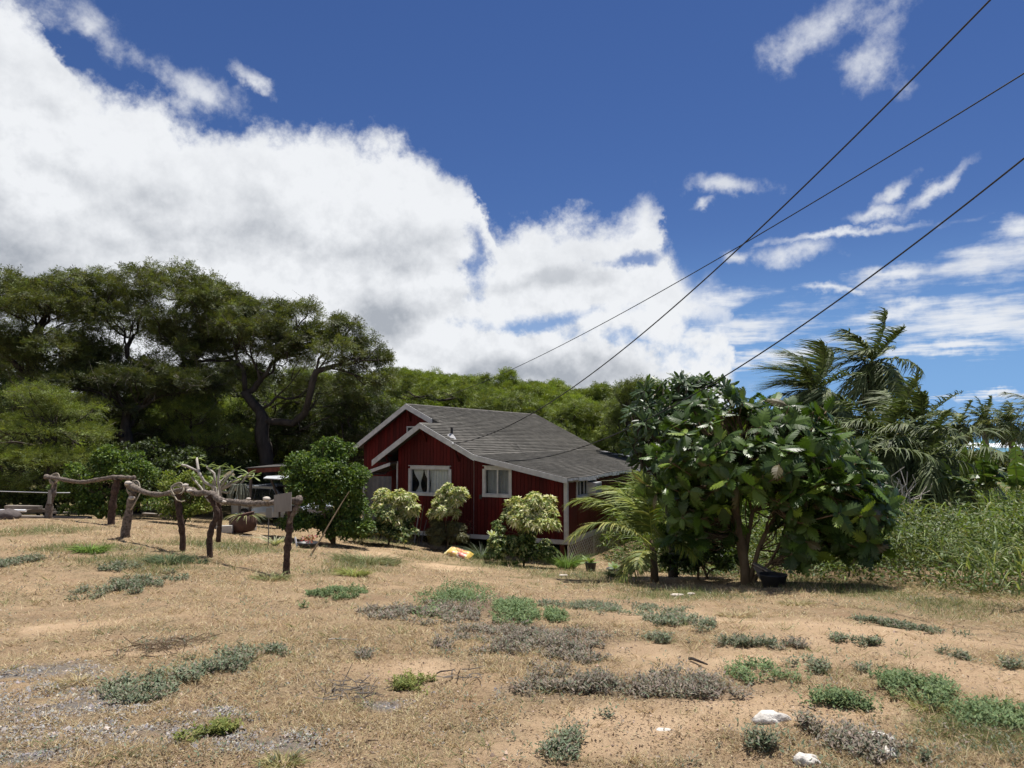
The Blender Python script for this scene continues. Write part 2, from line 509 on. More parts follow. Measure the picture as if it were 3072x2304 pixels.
def pick(cols, n, jit=0.18, w=None):
    cols = np.asarray(cols, float)
    i = rng.choice(len(cols), n, p=w)
    c = cols[i] * (1 + rng.uniform(-jit, jit, (n, 1))) * (1 + rng.uniform(-jit / 3, jit / 3, (n, 3)))
    return np.clip(c, 0, 1)

# ------------------------------------------------------------------ ground
def gblob(u, v, hw, hh):
    """an ellipse on the ground, from its outline in pixels: centre, half width, half depth"""
    c = gp(u, v); a = gp(u, v + hh); b = gp(u, v - hh)
    return c[0], c[1], hw / FPX * c[1], max(0.05, (b[1] - a[1]) / 2)
def blobmask(x, y, blobs, soft=0.5, nz_=0.5, fr=2.5, seed=9):
    m = np.zeros(np.shape(x)); n = (fbm(np.asarray(x) * fr, np.asarray(y) * fr, 4, seed) - 0.5) * 2 * nz_
    for cx, cy, rx, ry in blobs:
        d = np.sqrt(((x - cx) / rx) ** 2 + ((y - cy) / ry) ** 2)
        m = np.maximum(m, np.clip((1 + n - d) / soft, 0, 1))
    return m
GRAVEL = [gblob(*a) for a in [(150, 2110, 380, 80), (350, 2200, 600, 50), (80, 2050, 200, 70), (60, 2270, 340, 34), (620, 2140, 200, 30), (820, 2230, 160, 30), (1150, 2120, 90, 18), (700, 2000, 40, 15), (1560, 2080, 90, 20)]]
SAND = [gblob(*a) for a in [(2600, 1900, 560, 60), (2300, 1990, 380, 60), (2050, 1850, 260, 30), (2350, 2120, 420, 60), (1900, 2170, 430, 60), (1250, 2010, 150, 40), (2900, 2010, 330, 60), (1750, 2250, 300, 45), (1950, 1960, 150, 40), (1150, 1660, 90, 22), (1340, 1700, 130, 20), (950, 1700, 60, 16), (450, 1960, 300, 20), (200, 1880, 200, 30)]]
GREEN = [gblob(*a) for a in [(150, 1590, 170, 22), (1150, 1625, 130, 14), (1450, 1690, 300, 20), (1750, 1730, 260, 26), (2050, 1790, 300, 25), (2500, 1760, 330, 50), (2850, 1820, 260, 45), (700, 1640, 250, 30), (1080, 1690, 160, 36), (420, 1690, 300, 30), (250, 1640, 200, 20), (2950, 2200, 220, 90), (520, 1690, 120, 40)]]
BROWN = [gblob(*a) for a in [(1700, 1930, 230, 70), (1500, 1900, 200, 40), (1450, 1800, 160, 35), (1950, 2070, 260, 50), (480, 1935, 130, 30), (2620, 2240, 160, 60)]]
xs = np.concatenate([-np.geomspace(3000, 21, 34), np.arange(-20, 20.01, 0.17), np.geomspace(21, 3000, 34)])
ys = np.concatenate([-np.geomspace(1000, 7, 16), np.arange(-6, 2.5, 0.5), np.arange(2.5, 14, 0.11), np.arange(14, 30, 0.22), np.geomspace(30.2, 4000, 90)])
X, Yg = np.meshgrid(xs, ys)
Z = ground_z(X, Yg)
GN = len(xs)
idx = np.arange(X.size).reshape(X.shape)
F = np.stack([idx[:-1, :-1], idx[:-1, 1:], idx[1:, 1:], idx[1:, :-1]], -1).reshape(-1, 4)
near = np.clip((40 - np.hypot(X, Yg)) / 20, 0, 1)
Z = Z + (fbm(X * 5, Yg * 5, 3, 21) - 0.5) * 0.05 * near
mg = blobmask(X, Yg, GRAVEL, 0.6, 0.8, 1.3); ms_ = blobmask(X, Yg, SAND, 0.7, 0.7, 1.1, 4); mgr = blobmask(X, Yg, GREEN, 0.8, 0.6, 1.2, 5); mb = blobmask(X, Yg, BROWN, 0.7, 0.6, 1.4, 6)
farm = np.clip((np.hypot(X, Yg) - 30) / 15, 0, 1) 
mgr = np.maximum(mgr, farm)
gcol = np.stack([mg, ms_, mgr, mb], -1).reshape(-1, 4)
gm, t, b = _principled('dry_earth')
L = t.links
def tn(ty, **k):
    n = t.nodes.new(ty)
    for a_, v_ in k.items(): setattr(n, a_, v_)
    return n
tcn = tn('ShaderNodeTexCoord')
def gnoise(scale, det=5, rough=0.6, dist=0.0):
    n = tn('ShaderNodeTexNoise'); n.inputs['Scale'].default_value = scale; n.inputs['Detail'].default_value = det; n.inputs['Roughness'].default_value = rough; n.inputs['Distortion'].default_value = dist
    L.new(tcn.outputs['Object'], n.inputs['Vector']); return n.outputs[0]
def gramp(src, a, b_):
    n = tn('ShaderNodeMapRange'); L.new(src, n.inputs[0]); n.inputs[1].default_value = a; n.inputs[2].default_value = b_; return n.outputs[0]
def gmix(f, a, b_, bl='MIX'):
    n = tn('ShaderNodeMix', data_type='RGBA', blend_type=bl)
    if hasattr(f, 'node'): L.new(f, n.inputs[0])
    else: n.inputs[0].default_value = f
    for i, c in ((6, a), (7, b_)):
        if hasattr(c, 'node'): L.new(c, n.inputs[i])
        else: n.inputs[i].default_value = (*c, 1)
    return n.outputs[2]
at_ = tn('ShaderNodeAttribute', attribute_name='Col')
sep = tn('ShaderNodeSeparateColor'); L.new(at_.outputs['Color'], sep.inputs[0])
base = gmix(gramp(gnoise(0.8, 6), 0.35, 0.65), (0.41, 0.29, 0.175), (0.26, 0.175, 0.105))
straw = gmix(gramp(gnoise(28, 5, 0.7), 0.35, 0.65), (0.39, 0.295, 0.175), (0.12, 0.085, 0.052))
base = gmix(gramp(gnoise(2.2, 6, 0.7), 0.38, 0.62), base, straw)
sand = gmix(gramp(gnoise(3, 6), 0.3, 0.7), (0.53, 0.385, 0.245), (0.40, 0.275, 0.165))
sand = gmix(gramp(gnoise(55, 4, 0.7), 0.62, 0.75), sand, (0.20, 0.14, 0.09))
base = gmix(sep.outputs[1], base, sand)
grv = gmix(gramp(gnoise(70, 4, 0.8), 0.35, 0.65), (0.22, 0.21, 0.20), (0.105, 0.10, 0.10))
grv = gmix(gramp(gnoise(1.7, 5), 0.42, 0.6), base, grv)
base = gmix(sep.outputs[0], base, grv)
grn = gmix(gramp(gnoise(9, 6, 0.7), 0.35, 0.65), (0.11, 0.11, 0.045), (0.19, 0.15, 0.08))
base = gmix(sep.outputs[2], base, grn)
base = gmix(at_.outputs['Alpha'], base, gmix(gramp(gnoise(14, 5), 0.35, 0.65), (0.20, 0.145, 0.10), (0.13, 0.095, 0.065)))
L.new(base, b.inputs['Base Color'])
b.inputs['Roughness'].default_value = 0.95; b.inputs['Specular IOR Level'].default_value = 0.15
bp = tn('ShaderNodeBump'); bp.inputs['Strength'].default_value = 1.0; bp.inputs['Distance'].default_value = 0.06
mxh = tn('ShaderNodeMath', operation='ADD'); L.new(gnoise(9, 8, 0.7), mxh.inputs[0])
m2 = tn('ShaderNodeMath', operation='MULTIPLY'); L.new(gnoise(60, 4, 0.7), m2.inputs[0]); m2.inputs[1].default_value = 0.35
L.new(m2.outputs[0], mxh.inputs[1]); L.new(mxh.outputs[0], bp.inputs['Height']); L.new(bp.outputs[0], b.inputs['Normal'])
ground = mk('ground', np.stack([X.ravel(), Yg.ravel(), Z.ravel()], 1), F, gm, col=gcol, smooth=True, origin=(0, 0, 0))
ground['kind'] = 'structure'

# ------------------------------------------------------------------ sea
SEA = -8.35
ym = np.concatenate([np.geomspace(350, 30000, 120)])
xm = np.concatenate([-np.geomspace(20000, 50, 20), [0], np.geomspace(50, 25000, 60)])
X, Yg = np.meshgrid(xm, ym); idx = np.arange(X.size).reshape(X.shape)
F = np.stack([idx[:-1, :-1], idx[:-1, 1:], idx[1:, 1:], idx[1:, :-1]], -1).reshape(-1, 4)
sm, t, b = _principled('sea_water'); L = t.links
tcn = tn('ShaderNodeTexCoord')
mp = tn('ShaderNodeMapping'); mp.inputs['Scale'].default_value = (0.01, 0.03, 1); L.new(tcn.outputs['Object'], mp.inputs[0])
nn = tn('ShaderNodeTexNoise'); nn.inputs['Scale'].default_value = 1.0; nn.inputs['Detail'].default_value = 6; L.new(mp.outputs[0], nn.inputs['Vector'])
L.new(gmix(gramp(nn.outputs[0], 0.35, 0.65), (0.03, 0.13, 0.20), (0.06, 0.24, 0.27)), b.inputs['Base Color'])
b.inputs['Roughness'].default_value = 0.3
water = mk('sea', np.stack([X.ravel(), Yg.ravel(), np.full(X.size, SEA)], 1), F, sm, origin=(0, 0, SEA))
water['kind'] = 'structure'
foam = mat('foam', (0.85, 0.88, 0.9), 0.9, 0.08, 0.05)
for k, (yy, h, du) in enumerate(((1250, 2.6, 0), (1120, 1.6, 0.3), (860, 2.3, 0.6), (760, 0.7, 0.1))):
    xw = np.arange(200, 1100, 6.0)
    c = fbm(xw * 0.02, xw * 0 + k * 3.3, 4, 40 + k)
    prof = [(-6, 0), (-3, 0.5), (0, 1.0), (8, 0.85), (30, 0.1)]
    V = np.concatenate([np.stack([xw, yy + dy_ + 25 * np.sin(xw * 0.008 + k) , SEA + 0.02 + h * hz_ * np.clip(c * 2.6 - 0.75 + (0.35 if k % 2 == 0 else 0), 0, 1) * (0.8 + 0.4 * fbm(xw * 0.15, xw * 0, 2, k))], 1) for dy_, hz_ in prof])
    n = len(xw)
    F = np.array([(j * n + i, j * n + i + 1, (j + 1) * n + i + 1, (j + 1) * n + i) for j in range(len(prof) - 1) for i in range(n - 1)])
    tag(mk('breaking_wave', V, F, foam, smooth=True), kind='stuff')

# ------------------------------------------------------------------ the red house
HTH = math.radians(24.4)
HR = np.array([math.cos(HTH), -math.sin(HTH), 0]); HD = np.array([math.sin(HTH), math.cos(HTH), 0]); HU = np.array([0, 0, 1.0])
HC = at(1702, 1620, 25.0)
def hw(V):
    V = np.asarray(V, float)
    return HC + V[..., 0:1] * HR + V[..., 1:2] * HD + V[..., 2:3] * HU
def on_hy(u, v, yl):
    q = ray(u, v); w = EYE - HC; t_ = (yl - w @ HD) / (q @ HD); p = w + q * t_
    return np.array([p @ HR, p @ HD, p[2]])
red = mat('red_paint', (0.088, 0.0055, 0.0045), 0.75, 0.2, 2.2, 0.35, 60, col2=(0.045, 0.0045, 0.004), stretch=(1, 1, 0.25), spec=0.2, rnd=0.28)
red2 = mat('red_paint_side', (0.092, 0.010, 0.005), 0.8, 0.2, 1.6, 0.2, 40, col2=(0.06, 0.009, 0.005), spec=0.2, rnd=0.12)
white = mat('weathered_white_paint', (0.52, 0.515, 0.51), 0.7, 0.15, 4.0, 0.2, 50, col2=(0.34, 0.335, 0.33), stretch=(1, 1, 1))
dwhite = mat('flaking_white_paint', (0.6, 0.6, 0.6), 0.8, 0.2, 9.0, 0.5, 60, col2=(0.16, 0.15, 0.14))
shing = mat('grey_shingle', (0.125, 0.117, 0.102), 0.95, 0.2, 2.5, 0.4, 160, col2=(0.078, 0.073, 0.064), attr=True, spec=0.2)
shingb = mat('brown_shingle', (0.30, 0.22, 0.16), 0.95, 0.3, 6.0, 0.4, 120, col2=(0.18, 0.13, 0.10), attr=True, spec=0.2)
deckm = mat('roof_deck', (0.06, 0.055, 0.05), 0.95, 0.2, 6)
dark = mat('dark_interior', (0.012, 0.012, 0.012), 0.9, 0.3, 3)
curt = mat('white_curtain', (0.80, 0.78, 0.74), 0.9, 0.1, 8)
metal_l = mat('galvanised_sheet', (0.52, 0.54, 0.56), 0.45, 0.15, 2.0, 0.1, 8, metal=0.2)
rust = mat('rust_red_timber', (0.12, 0.035, 0.025), 0.9, 0.4, 7, 0.3, 60)
gm_, gt, gb = _principled('window_glass')
gb.inputs['Base Color'].default_value = (0.02, 0.025, 0.03, 1); gb.inputs['Roughness'].default_value = 0.05; gb.inputs['Specular IOR Level'].default_value = 0.6
_tr = gt.nodes.new('ShaderNodeBsdfTransparent'); _tr.inputs['Color'].default_value = (0.93, 0.95, 0.95, 1)
_ms = gt.nodes.new('ShaderNodeMixShader'); _ms.inputs[0].default_value = 0.88
gt.links.new(gb.outputs[0], _ms.inputs[1]); gt.links.new(_tr.outputs[0], _ms.inputs[2]); gt.links.new(_ms.outputs[0], gt.nodes['Material Output'].inputs['Surface'])
glass = gm_

house = thing('red_house', 'red timber house with grey shingle roof and white trim behind the shrubs', 'house', HC)
AX, AZ = -5.71, 4.10       # front ridge
MX, MZ = -7.31, 4.92       # main ridge
KX, KZ = -3.39, 2.91       # where the lean-to roof begins
EX, EZ = 0.20, 2.16        # lean-to eave
LX, LZ = -7.83, 2.67
MLX, MLZ = -9.85, 3.19
YF, YB, YM = -0.5, 14.8, 1.0
def roofz(x, main=False):
    if x > KX: return KZ + (x - KX) * (EZ - KZ) / (EX - KX)
    a, az_ = (MX, MZ) if main else (AX, AZ)
    l, lz = (MLX, MLZ) if main else (LX, LZ)
    if x >= a: return az_ + (x - a) * (KZ - az_) / (KX - a)
    return az_ + (x - a) * (lz - az_) / (l - a)
def quadbox(P, th):
    """slab: four corners (local), thickness downwards"""
    P = np.asarray(P, float); Q = P - np.array([0, 0, th])
    n = len(P)
    V = np.concatenate([Q, P]); F = [tuple(range(n - 1, -1, -1)), tuple(range(n, 2 * n))] + [(i, (i + 1) % n, n + (i + 1) % n, n + i) for i in range(n)]
    return V, F
def hmk(name, shp, m, parent, **k):
    V, F = shp
    return mk(name, hw(V), F, m, parent, **k)
# --- walls made of boards
def board_wall(parent, origin, axis, length, zb, ztop, width, m, openings=(), th=0.022, gapw=0.012, inner=-0.03, name='board'):
    n = int(round(length / width)); wd = length / n
    axis = np.asarray(axis, float); nrm = np.array([axis[1], -axis[0], 0])  # outward
    for i in range(n):
        a, b_ = i * wd + gapw / 2, (i + 1) * wd - gapw / 2
        ca = origin + axis * a; cb = origin + axis * b_; mid = (a + b_) / 2
        spans = [(zb, None)]
        for (oa, ob, oz0, oz1) in openings:
            if oa < mid < ob: spans = [(zb, oz0), (oz1, None)]
        for z0, z1 in spans:
            ta = ztop((origin + axis * a)) if z1 is None else z1
            tb = ztop((origin + axis * b_)) if z1 is None else z1
            if min(ta, tb) - z0 < 0.03: continue
            o_ = nrm * th
            V = [ca + [0, 0, z0], cb + [0, 0, z0], cb + [0, 0, tb], ca + [0, 0, ta]]
            V = np.array(V + [p - o_ for p in V]); V[:, :] = V
            F = [(0, 1, 2, 3), (7, 6, 5, 4), (0, 4, 5, 1), (1, 5, 6, 2), (2, 6, 7, 3), (3, 7, 4, 0)]
            hmk(name, (V, F), m, parent)
W1 = (-6.47, -4.62, 1.36, 2.46); W2 = (-3.27, -2.13, 1.40, 2.50)
# front wall
fw = hmk('front_wall', join([box(-6.99, 0.05, 0.0, W1[0], 0.12, 2.95), box(W1[0], 0.05, 0, W1[1], 0.12, W1[2]), box(W1[0], 0.05, W1[3], W1[1], 0.12, 3.2),
    box(W1[1], 0.05, 0, W2[0], 0.12, 2.78), box(W2[0], 0.05, 0, W2[1], 0.12, W2[2]), box(W2[1], 0.05, 0, -0.02, 0.12, 2.05),
    ([(-6.99, 0.05, 2.95), (-4.62, 0.05, 3.2), (-5.71, 0.05, 3.95), (-6.99, 0.12, 2.95), (-4.62, 0.12, 3.2), (-5.71, 0.12, 3.95)], [(0, 1, 2), (5, 4, 3), (0, 2, 5, 3), (1, 4, 5, 2)])]), deckm, house)
board_wall(fw, np.array([-6.98, 0.0, 0]), (1, 0, 0), 6.96, 0.0, lambda p: roofz(p[0]) - 0.13, 0.145, red, [(a, b_, c, d) for a, b_, c, d in [(W1[0] + 6.98, W1[1] + 6.98, W1[2], W1[3]), (W2[0] + 6.98, W2[1] + 6.98, W2[2], W2[3])]], th=-0.03)
# main gable wall set back at y 1.35
mw = hmk('gable_wall', join([box(-9.55, 1.40, 0, -6.9, 1.5, 3.2), ([(-9.55, 1.4, 3.2), (-5.0, 1.4, 3.2), (MX, 1.4, 4.75), (-9.55, 1.5, 3.2), (-5.0, 1.5, 3.2), (MX, 1.5, 4.75)], [(0, 1, 2), (5, 4, 3), (0, 2, 5, 3), (1, 4, 5, 2)])]), deckm, house)
board_wall(mw, np.array([-9.6, 1.36, 0]), (1, 0, 0), 4.4, 0.0, lambda p: roofz(p[0], True) - 0.13, 0.145, red, th=-0.03)
# return wall between the two gables, left side wall, right side wall, back wall
rw = hmk('return_wall', box(-6.99, 0.0, 0, -6.93, 1.40, 2.9), red2, house)
lw = hmk('side_wall', box(-9.6, 1.40, 0, -9.53, 14.3, 3.25), red2, house)
sw_ = hmk('side_wall', join([box(-0.12, 0.02, 0, -0.05, 12.6, 2.0), box(-0.12, 12.6, 0, -0.05, 18.0, 1.95)]), deckm, house)
bw = hmk('back_wall', join([box(-9.6, 14.3, 0, KX, 14.4, 2.8), box(KX, 14.3, 0, -0.12, 14.4, 2.0)]), red2, house)
RW1 = (1.02, 3.3, 1.36, 2.02); RW2 = (13.3, 16.2, 0.75, 1.86)
nps = 15
for i in range(nps):           # plywood sheets on the side wall
    a, b_ = i * 1.2 + 0.02, (i + 1) * 1.2 - 0.004
    segs = [(a, b_, 0.0, 2.02)]
    for (oa, ob, z0, z1) in (RW1, RW2):
        new = []
        for (p, q, r0, r1) in segs:
            if q <= oa or p >= ob: new.append((p, q, r0, r1)); continue
            if p < oa: new.append((p, oa, r0, r1))
            if q > ob: new.append((ob, q, r0, r1))
            pp, qq = max(p, oa), min(q, ob)
            new.append((pp, qq, r0, z0)); 
            if r1 > z1 + 0.02: new.append((pp, qq, z1, r1))
        segs = new
    for (p, q, r0, r1) in segs: hmk('panel', box(-0.05, p, r0, -0.028 + 0.002 * (i % 2), q, r1), red2, sw_)
# floor, posts under it, dark crawl space
hmk('floor', join([box(-6.9, 0.1, -0.2, -0.1, 1.4, -0.05), box(-9.5, 1.401, -0.2, -0.1, 14.3, -0.05)]), deckm, house)
for px in (-9, -6.8, -4.6, -2.4, -0.3):
    for py in (0.3, 3.5, 7.5, 12):
        hmk('foundation_post', box(px - 0.07, py - 0.07, -1.6, px + 0.07, py + 0.07, -0.2), rust, house)
# skirt boards
hmk('skirt_board', box(-7.02, -0.035, -0.155, -0.06, 0.04, 0.0), white, house)
hmk('skirt_board', box(-0.04, 0.06, -0.155, 0.012, 12.6, 0.0), white, house)
hmk('corner_trim', join([box(-0.11, -0.04, -0.15, 0.02, -0.012, 2.04), box(-0.008, -0.011, -0.15, 0.02, 0.10, 2.0)]), white, house)
hmk('corner_trim', box(-7.05, -0.03, 0.0, -6.985, 0.05, 2.62), white, house)
hmk('wall_trim', box(-3.695, -0.028, -0.02, -3.645, -0.004, 2.86), white, house)
hmk('corner_trim', box(-0.02, 12.5, -0.1, 0.03, 12.66, 1.95), white, house)
# lattice under the side wall
lat = hmk('lattice', join([box(-0.01, 0.05, -0.20, 0.03, 6.6, -0.157), box(-0.012, 0.03, -1.75, 0.03, 0.075, -0.2), box(-0.012, 2.9, -1.75, 0.03, 2.96, -0.2)]), white, house)
sp = 0.20
for sgn in (1, -1):
    for i in range(-9, 40):
        y0 = 0.05 + i * sp; z0, z1 = -1.7, -0.19
        ya, yb = (y0, y0 + (z1 - z0)) if sgn > 0 else (y0 + (z1 - z0), y0)
        # clip to y in 0.08..6.6
        pa = np.array([ya, z0]); pb = np.array([yb, z1])
        dlt = pb - pa; ts = [0, 1]
        for lim in (0.08, 6.5):
            tt = (lim - pa[0]) / dlt[0]
            if (dlt[0] > 0) == (lim == 0.08): ts[0] = max(ts[0], tt)
            else: ts[1] = min(ts[1], tt)
        if ts[1] - ts[0] < 0.05: continue
        a = pa + dlt * ts[0]; b_ = pa + dlt * ts[1]; x_ = 0.004 if sgn > 0 else 0.016
        V, F = beam((x_, a[0], a[1]), (x_, b_[0], b_[1]), 0.034, 0.010, up=(1, 0, 0))
        hmk('slat', (V, F), white, lat)
# --- roof
def slab(name, pts, th=0.10, m=deckm): return hmk(name, quadbox(pts, th), m, house)
def rz(x, main=False): return roofz(x, main)
r_main = slab('roof', [(MX, YM, MZ), (AX, YM, AZ), (KX, YM, KZ), (KX, YB, KZ), (MX, YB, MZ)])
# right plane in front of the main gable
r_front = slab('front_roof', [(AX, YF, AZ), (KX, YF, KZ), (KX, YM - 0.003, KZ), (AX, YM - 0.003, AZ)])
r_fleft = slab('front_roof', [(LX, YF, LZ), (AX - 0.003, YF, AZ), (AX - 0.003, YM + 0.3, AZ), (LX, YM + 0.3, LZ)])
r_left = slab('roof', [(MLX, YM, MLZ), (MX - 0.003, YM, MZ), (MX - 0.003, YB, MZ), (MLX, YB, MLZ)])
sag = lambda y: -0.03 * math.sin(max(0, y) * 0.9) - 0.04 * math.sin(max(0, min(y, 14)) * 0.22)
ny = 14; V = []; F = []
for i in range(ny + 1):
    y = YF + (YB - 0.6 - YF) * i / ny; s = sag(y)
    V += [(KX + 0.003, y, KZ), (EX, y, EZ + s), (EX, y, EZ + s - 0.07), (KX + 0.003, y, KZ - 0.08)]
for i in range(ny):
    k = i * 4
    for j in range(4): F.append((k + j, k + 4 + j, k + 4 + (j + 1) % 4, k + (j + 1) % 4))
F += [(0, 1, 2, 3), (ny * 4 + 3, ny * 4 + 2, ny * 4 + 1, ny * 4)]
r_lean = hmk('lean_to_roof', (np.array(V), F), deckm, house)
# white barge boards along the rakes
def barge(p, q, h=0.20, y=None, t_=0.035, name='barge_board'):
    (x0, z0), (x1, z1) = p, q
    V = [(x0, y - t_, z0 - h), (x1, y - t_, z1 - h), (x1, y - t_, z1 + 0.0), (x0, y - t_, z0 + 0.0)]
    V = np.array(V + [(a, y - 0.002, c) for a, b_, c in V])
    return hmk(name, (V, [(0, 1, 2, 3), (7, 6, 5, 4), (0, 4, 5, 1), (1, 5, 6, 2), (2, 6, 7, 3), (3, 7, 4, 0)]), white, house)
barge((LX - 0.03, LZ), (AX - 0.002, AZ + 0.01), 0.22, YF)
barge((AX + 0.002, AZ + 0.01), (KX - 0.002, KZ + 0.01), 0.22, YF)
barge((KX + 0.002, KZ + 0.01), (EX, EZ + 0.0), 0.19, YF)
barge((MLX - 0.03, MLZ), (MX - 0.002, MZ + 0.01), 0.22, YM)
barge((MX + 0.002, MZ + 0.01), (AX - 0.35, roofz(AX - 0.35, True) + 0.01), 0.22, YM)
# eave fascia of the lean-to: patched and flaking
for i in range(ny):
    y0 = YF + (YB - 0.6 - YF) * i / ny; y1 = YF + (YB - 0.6 - YF) * (i + 1) / ny
    a, b_ = sag(y0), sag(y1); h = 0.10 + 0.03 * (i % 3); j = 0.012 * (i % 2)
    V = np.array([(EX + 0.003, y0 + 0.01, EZ + a - h), (EX + 0.003, y1 - 0.01, EZ + b_ - h), (EX + 0.003, y1 - 0.01, EZ + b_ - 0.012), (EX + 0.003, y0 + 0.01, EZ + a - 0.012)])
    V = np.concatenate([V, V + [0.025 + j, 0, 0]])
    hmk('fascia_board', (V, [(3, 2, 1, 0), (4, 5, 6, 7), (0, 1, 5, 4), (1, 2, 6, 5), (2, 3, 7, 6), (3, 0, 4, 7)]), dwhite, r_lean)
for i in range(24):      # rafter tails under the eave
    y0 = 0.1 + i * 0.6
    hmk('rafter', box(-0.02, y0, EZ + sag(y0) - 0.17, EX - 0.02, y0 + 0.045, EZ + sag(y0) - 0.078), dwhite, r_lean)
# shingles: tabs laid in courses, each a little proud and uneven
tabs = []   # (parent, verts, colour)
def lay_shingles(parent, x0, z0, x1, z1, y0f, y1f, expo=0.142, tabw=0.30, zoff=None):
    """from the ridge (x0,z0) down to the eave (x1,z1)"""
    ln = math.hypot(x1 - x0, z1 - z0); n = int(ln / expo); d = np.array([(x1 - x0) / ln, 0, (z1 - z0) / ln]); up = np.array([-d[2] * (1 if d[0] > 0 else -1), 0, abs(d[0])])
    for i in range(n):
        s0 = ln * i / n; s1 = ln * (i + 1) / n + 0.012
        if i == n - 1: s1 = ln + 0.02
        xa = x0 + d[0] * s0
        ya, yb = y0f(xa), y1f(xa)
        y = ya - (i % 2) * tabw / 2 - rng.uniform(0, 0.05)
        course = rng.uniform(0.88, 1.1)
        while y < yb:
            a, b_ = max(y + 0.004, ya), min(y + tabw - 0.004, yb); y += tabw
            if b_ - a < 0.02: continue
            lift = 0.022 + rng.uniform(0, 0.010); o = np.array([x0, 0, z0])
            p = [o + d * s0 + [0, a, 0] + up * 0.002, o + d * s0 + [0, b_, 0] + up * 0.002, o + d * s1 + [0, b_, 0] + up * (lift + rng.uniform(0, .003)), o + d * s1 + [0, a, 0] + up * lift]
            q = [p[3] - up * (lift + 0.003) , p[2] - up * (lift + 0.003)]
            if zoff:
                for w_ in (p, q):
                    for k in range(len(w_)):
                        fr = (w_[k][0] - x0) / (x1 - x0); w_[k] = w_[k] + np.array([0, 0, zoff(w_[k][1]) * fr])
            # bottom edge given a small thickness
            V = np.array(p + q)
            c = course * rng.uniform(0.84, 1.16)
            tabs.append((parent, V, c))
lay_shingles(r_main, MX, MZ, KX, KZ, lambda x: YM if x < AX else YF, lambda x: YB)
lay_shingles(r_lean, KX, KZ, EX, EZ, lambda x: YF, lambda x: YB - 0.6, zoff=sag)
lay_shingles(r_left, MX, MZ, MLX, MLZ, lambda x: YM, lambda x: YB, expo=0.28, tabw=0.9)
lay_shingles(r_fleft, AX, AZ, LX, LZ, lambda x: YF, lambda x: YM, expo=0.142)
SF = [(0, 1, 2, 3), (3, 2, 5, 4), (4, 5, 1, 0)]
def area_px(V):
    W = hw(V[:4]) - EYE; q = np.stack([W[:, 0] / W[:, 1], W[:, 2] / W[:, 1]], 1) * FPX
    x, y = q[:, 0], q[:, 1]
    return abs(0.5 * (np.dot(x, np.roll(y, -1)) - np.dot(y, np.roll(x, -1))))
vis = [(area_px(V) if par in (r_main, r_lean) else 0, i) for i, (par, V, c) in enumerate(tabs)]
big = set(i for _, i in sorted(vis, reverse=True)[:290])
rest = {}
for i, (par, V, c) in enumerate(tabs):
    if i in big: mk('shingle', hw(V), SF, shing, par, col=np.full((6, 3), c))
    else: rest.setdefault(par.name, (par, []))[1].append((V, c))
for par, lst in rest.values():
    V = np.concatenate([a for a, _ in lst]); c = np.repeat([k for _, k in lst], 6)
    F = np.concatenate([np.array(SF) + 6 * i for i in range(len(lst))])
    tag(mk('shingle_field', hw(V), F, shing, par, col=np.stack([c] * 3, 1)), kind='stuff')
# ridge caps
for (x, z, y0, y1) in ((MX, MZ, YM, YB), (AX, AZ, YF, YM)):
    k = y0
    while k < y1:
        e = min(k + 0.3, y1)
        V = np.array([(x - 0.12, k, z - 0.07), (x, k, z + 0.022), (x + 0.12, k, z - 0.05), (x - 0.12, e, z - 0.07), (x, e, z + 0.022), (x + 0.12, e, z - 0.05)])
        V = np.concatenate([V, V - [0, 0, 0.012]])
        mk('ridge_cap', hw(V), [(0, 1, 4, 3), (1, 2, 5, 4), (6, 9, 10, 7), (7, 10, 11, 8), (0, 6, 7, 1), (1, 7, 8, 2), (3, 4, 10, 9), (4, 5, 11, 10)], shing, r_main if x == MX else r_front, col=np.full((12, 3), rng.uniform(0.8, 1.15)))
        k += 0.3
# patches of pale roofing on the lean-to
for (x, y, w, l) in ((-2.9, 13.2, 0.25, 0.9), (-2.3, 12.9, 0.25, 1.2), (-0.9, 12.6, 0.3, 0.9)):
    z = KZ + (x - KX) * (EZ - KZ) / (EX - KX) + 0.02
    hmk('roof_patch', quadbox([(x, y, z), (x + w, y, z - 0.21 * w), (x + w, y + l, z - 0.21 * w), (x, y + l, z)], 0.012), white, r_lean)
# vent pipe and flashing
q = ray(1355, 1312); w = EYE - HC
k = (AZ - 0.512 * (0 - AX)) if False else 0
t_ = ((AZ + 0.5116 * AX) - w[2] - 0.5116 * (w @ HR)) / (q[2] + 0.5116 * (q @ HR))
vp = w + q * t_; vx, vy, vz = vp @ HR, vp @ HD, vp[2]
V, F = lathe((vx, vy, vz), [(0.045, -0.05), (0.045, 0.38), (0.036, 0.38), (0.036, 0.2)], 12)
vent = hmk('vent_pipe', (V, F), mat('black_pipe', (0.015, 0.015, 0.015), 0.6), r_main)
V, F = lathe((vx, vy, vz + 0.03), [(0.22, -0.08), (0.15, 0.01), (0.06, 0.10), (0.05, 0.12)], 12)
V[:, 2] -= (V[:, 0] - vx) * 0.5
hmk('vent_flashing', (V, F), white, r_main)
# gutter end / knee braces under the overhang
for (x, main) in ((AX, 0), (KX - 0.9, 0), (-7.3, 0)):
    z = roofz(x) - 0.16
    hmk('eave_bracket', join([beam((x, -0.02, z - 0.02), (x, YF + 0.02, z - 0.02), 0.07, 0.08), beam((x, -0.02, z - 0.55), (x, YF + 0.12, z - 0.06), 0.06, 0.06)]), red, house)
hmk('eave_bracket', join([beam((MX, 1.33, MZ - 0.2), (MX, YM, MZ - 0.2), 0.07, 0.08), beam((MX, 1.33, MZ - 0.7), (MX, YM + 0.08, MZ - 0.24), 0.06, 0.06)]), red, house)
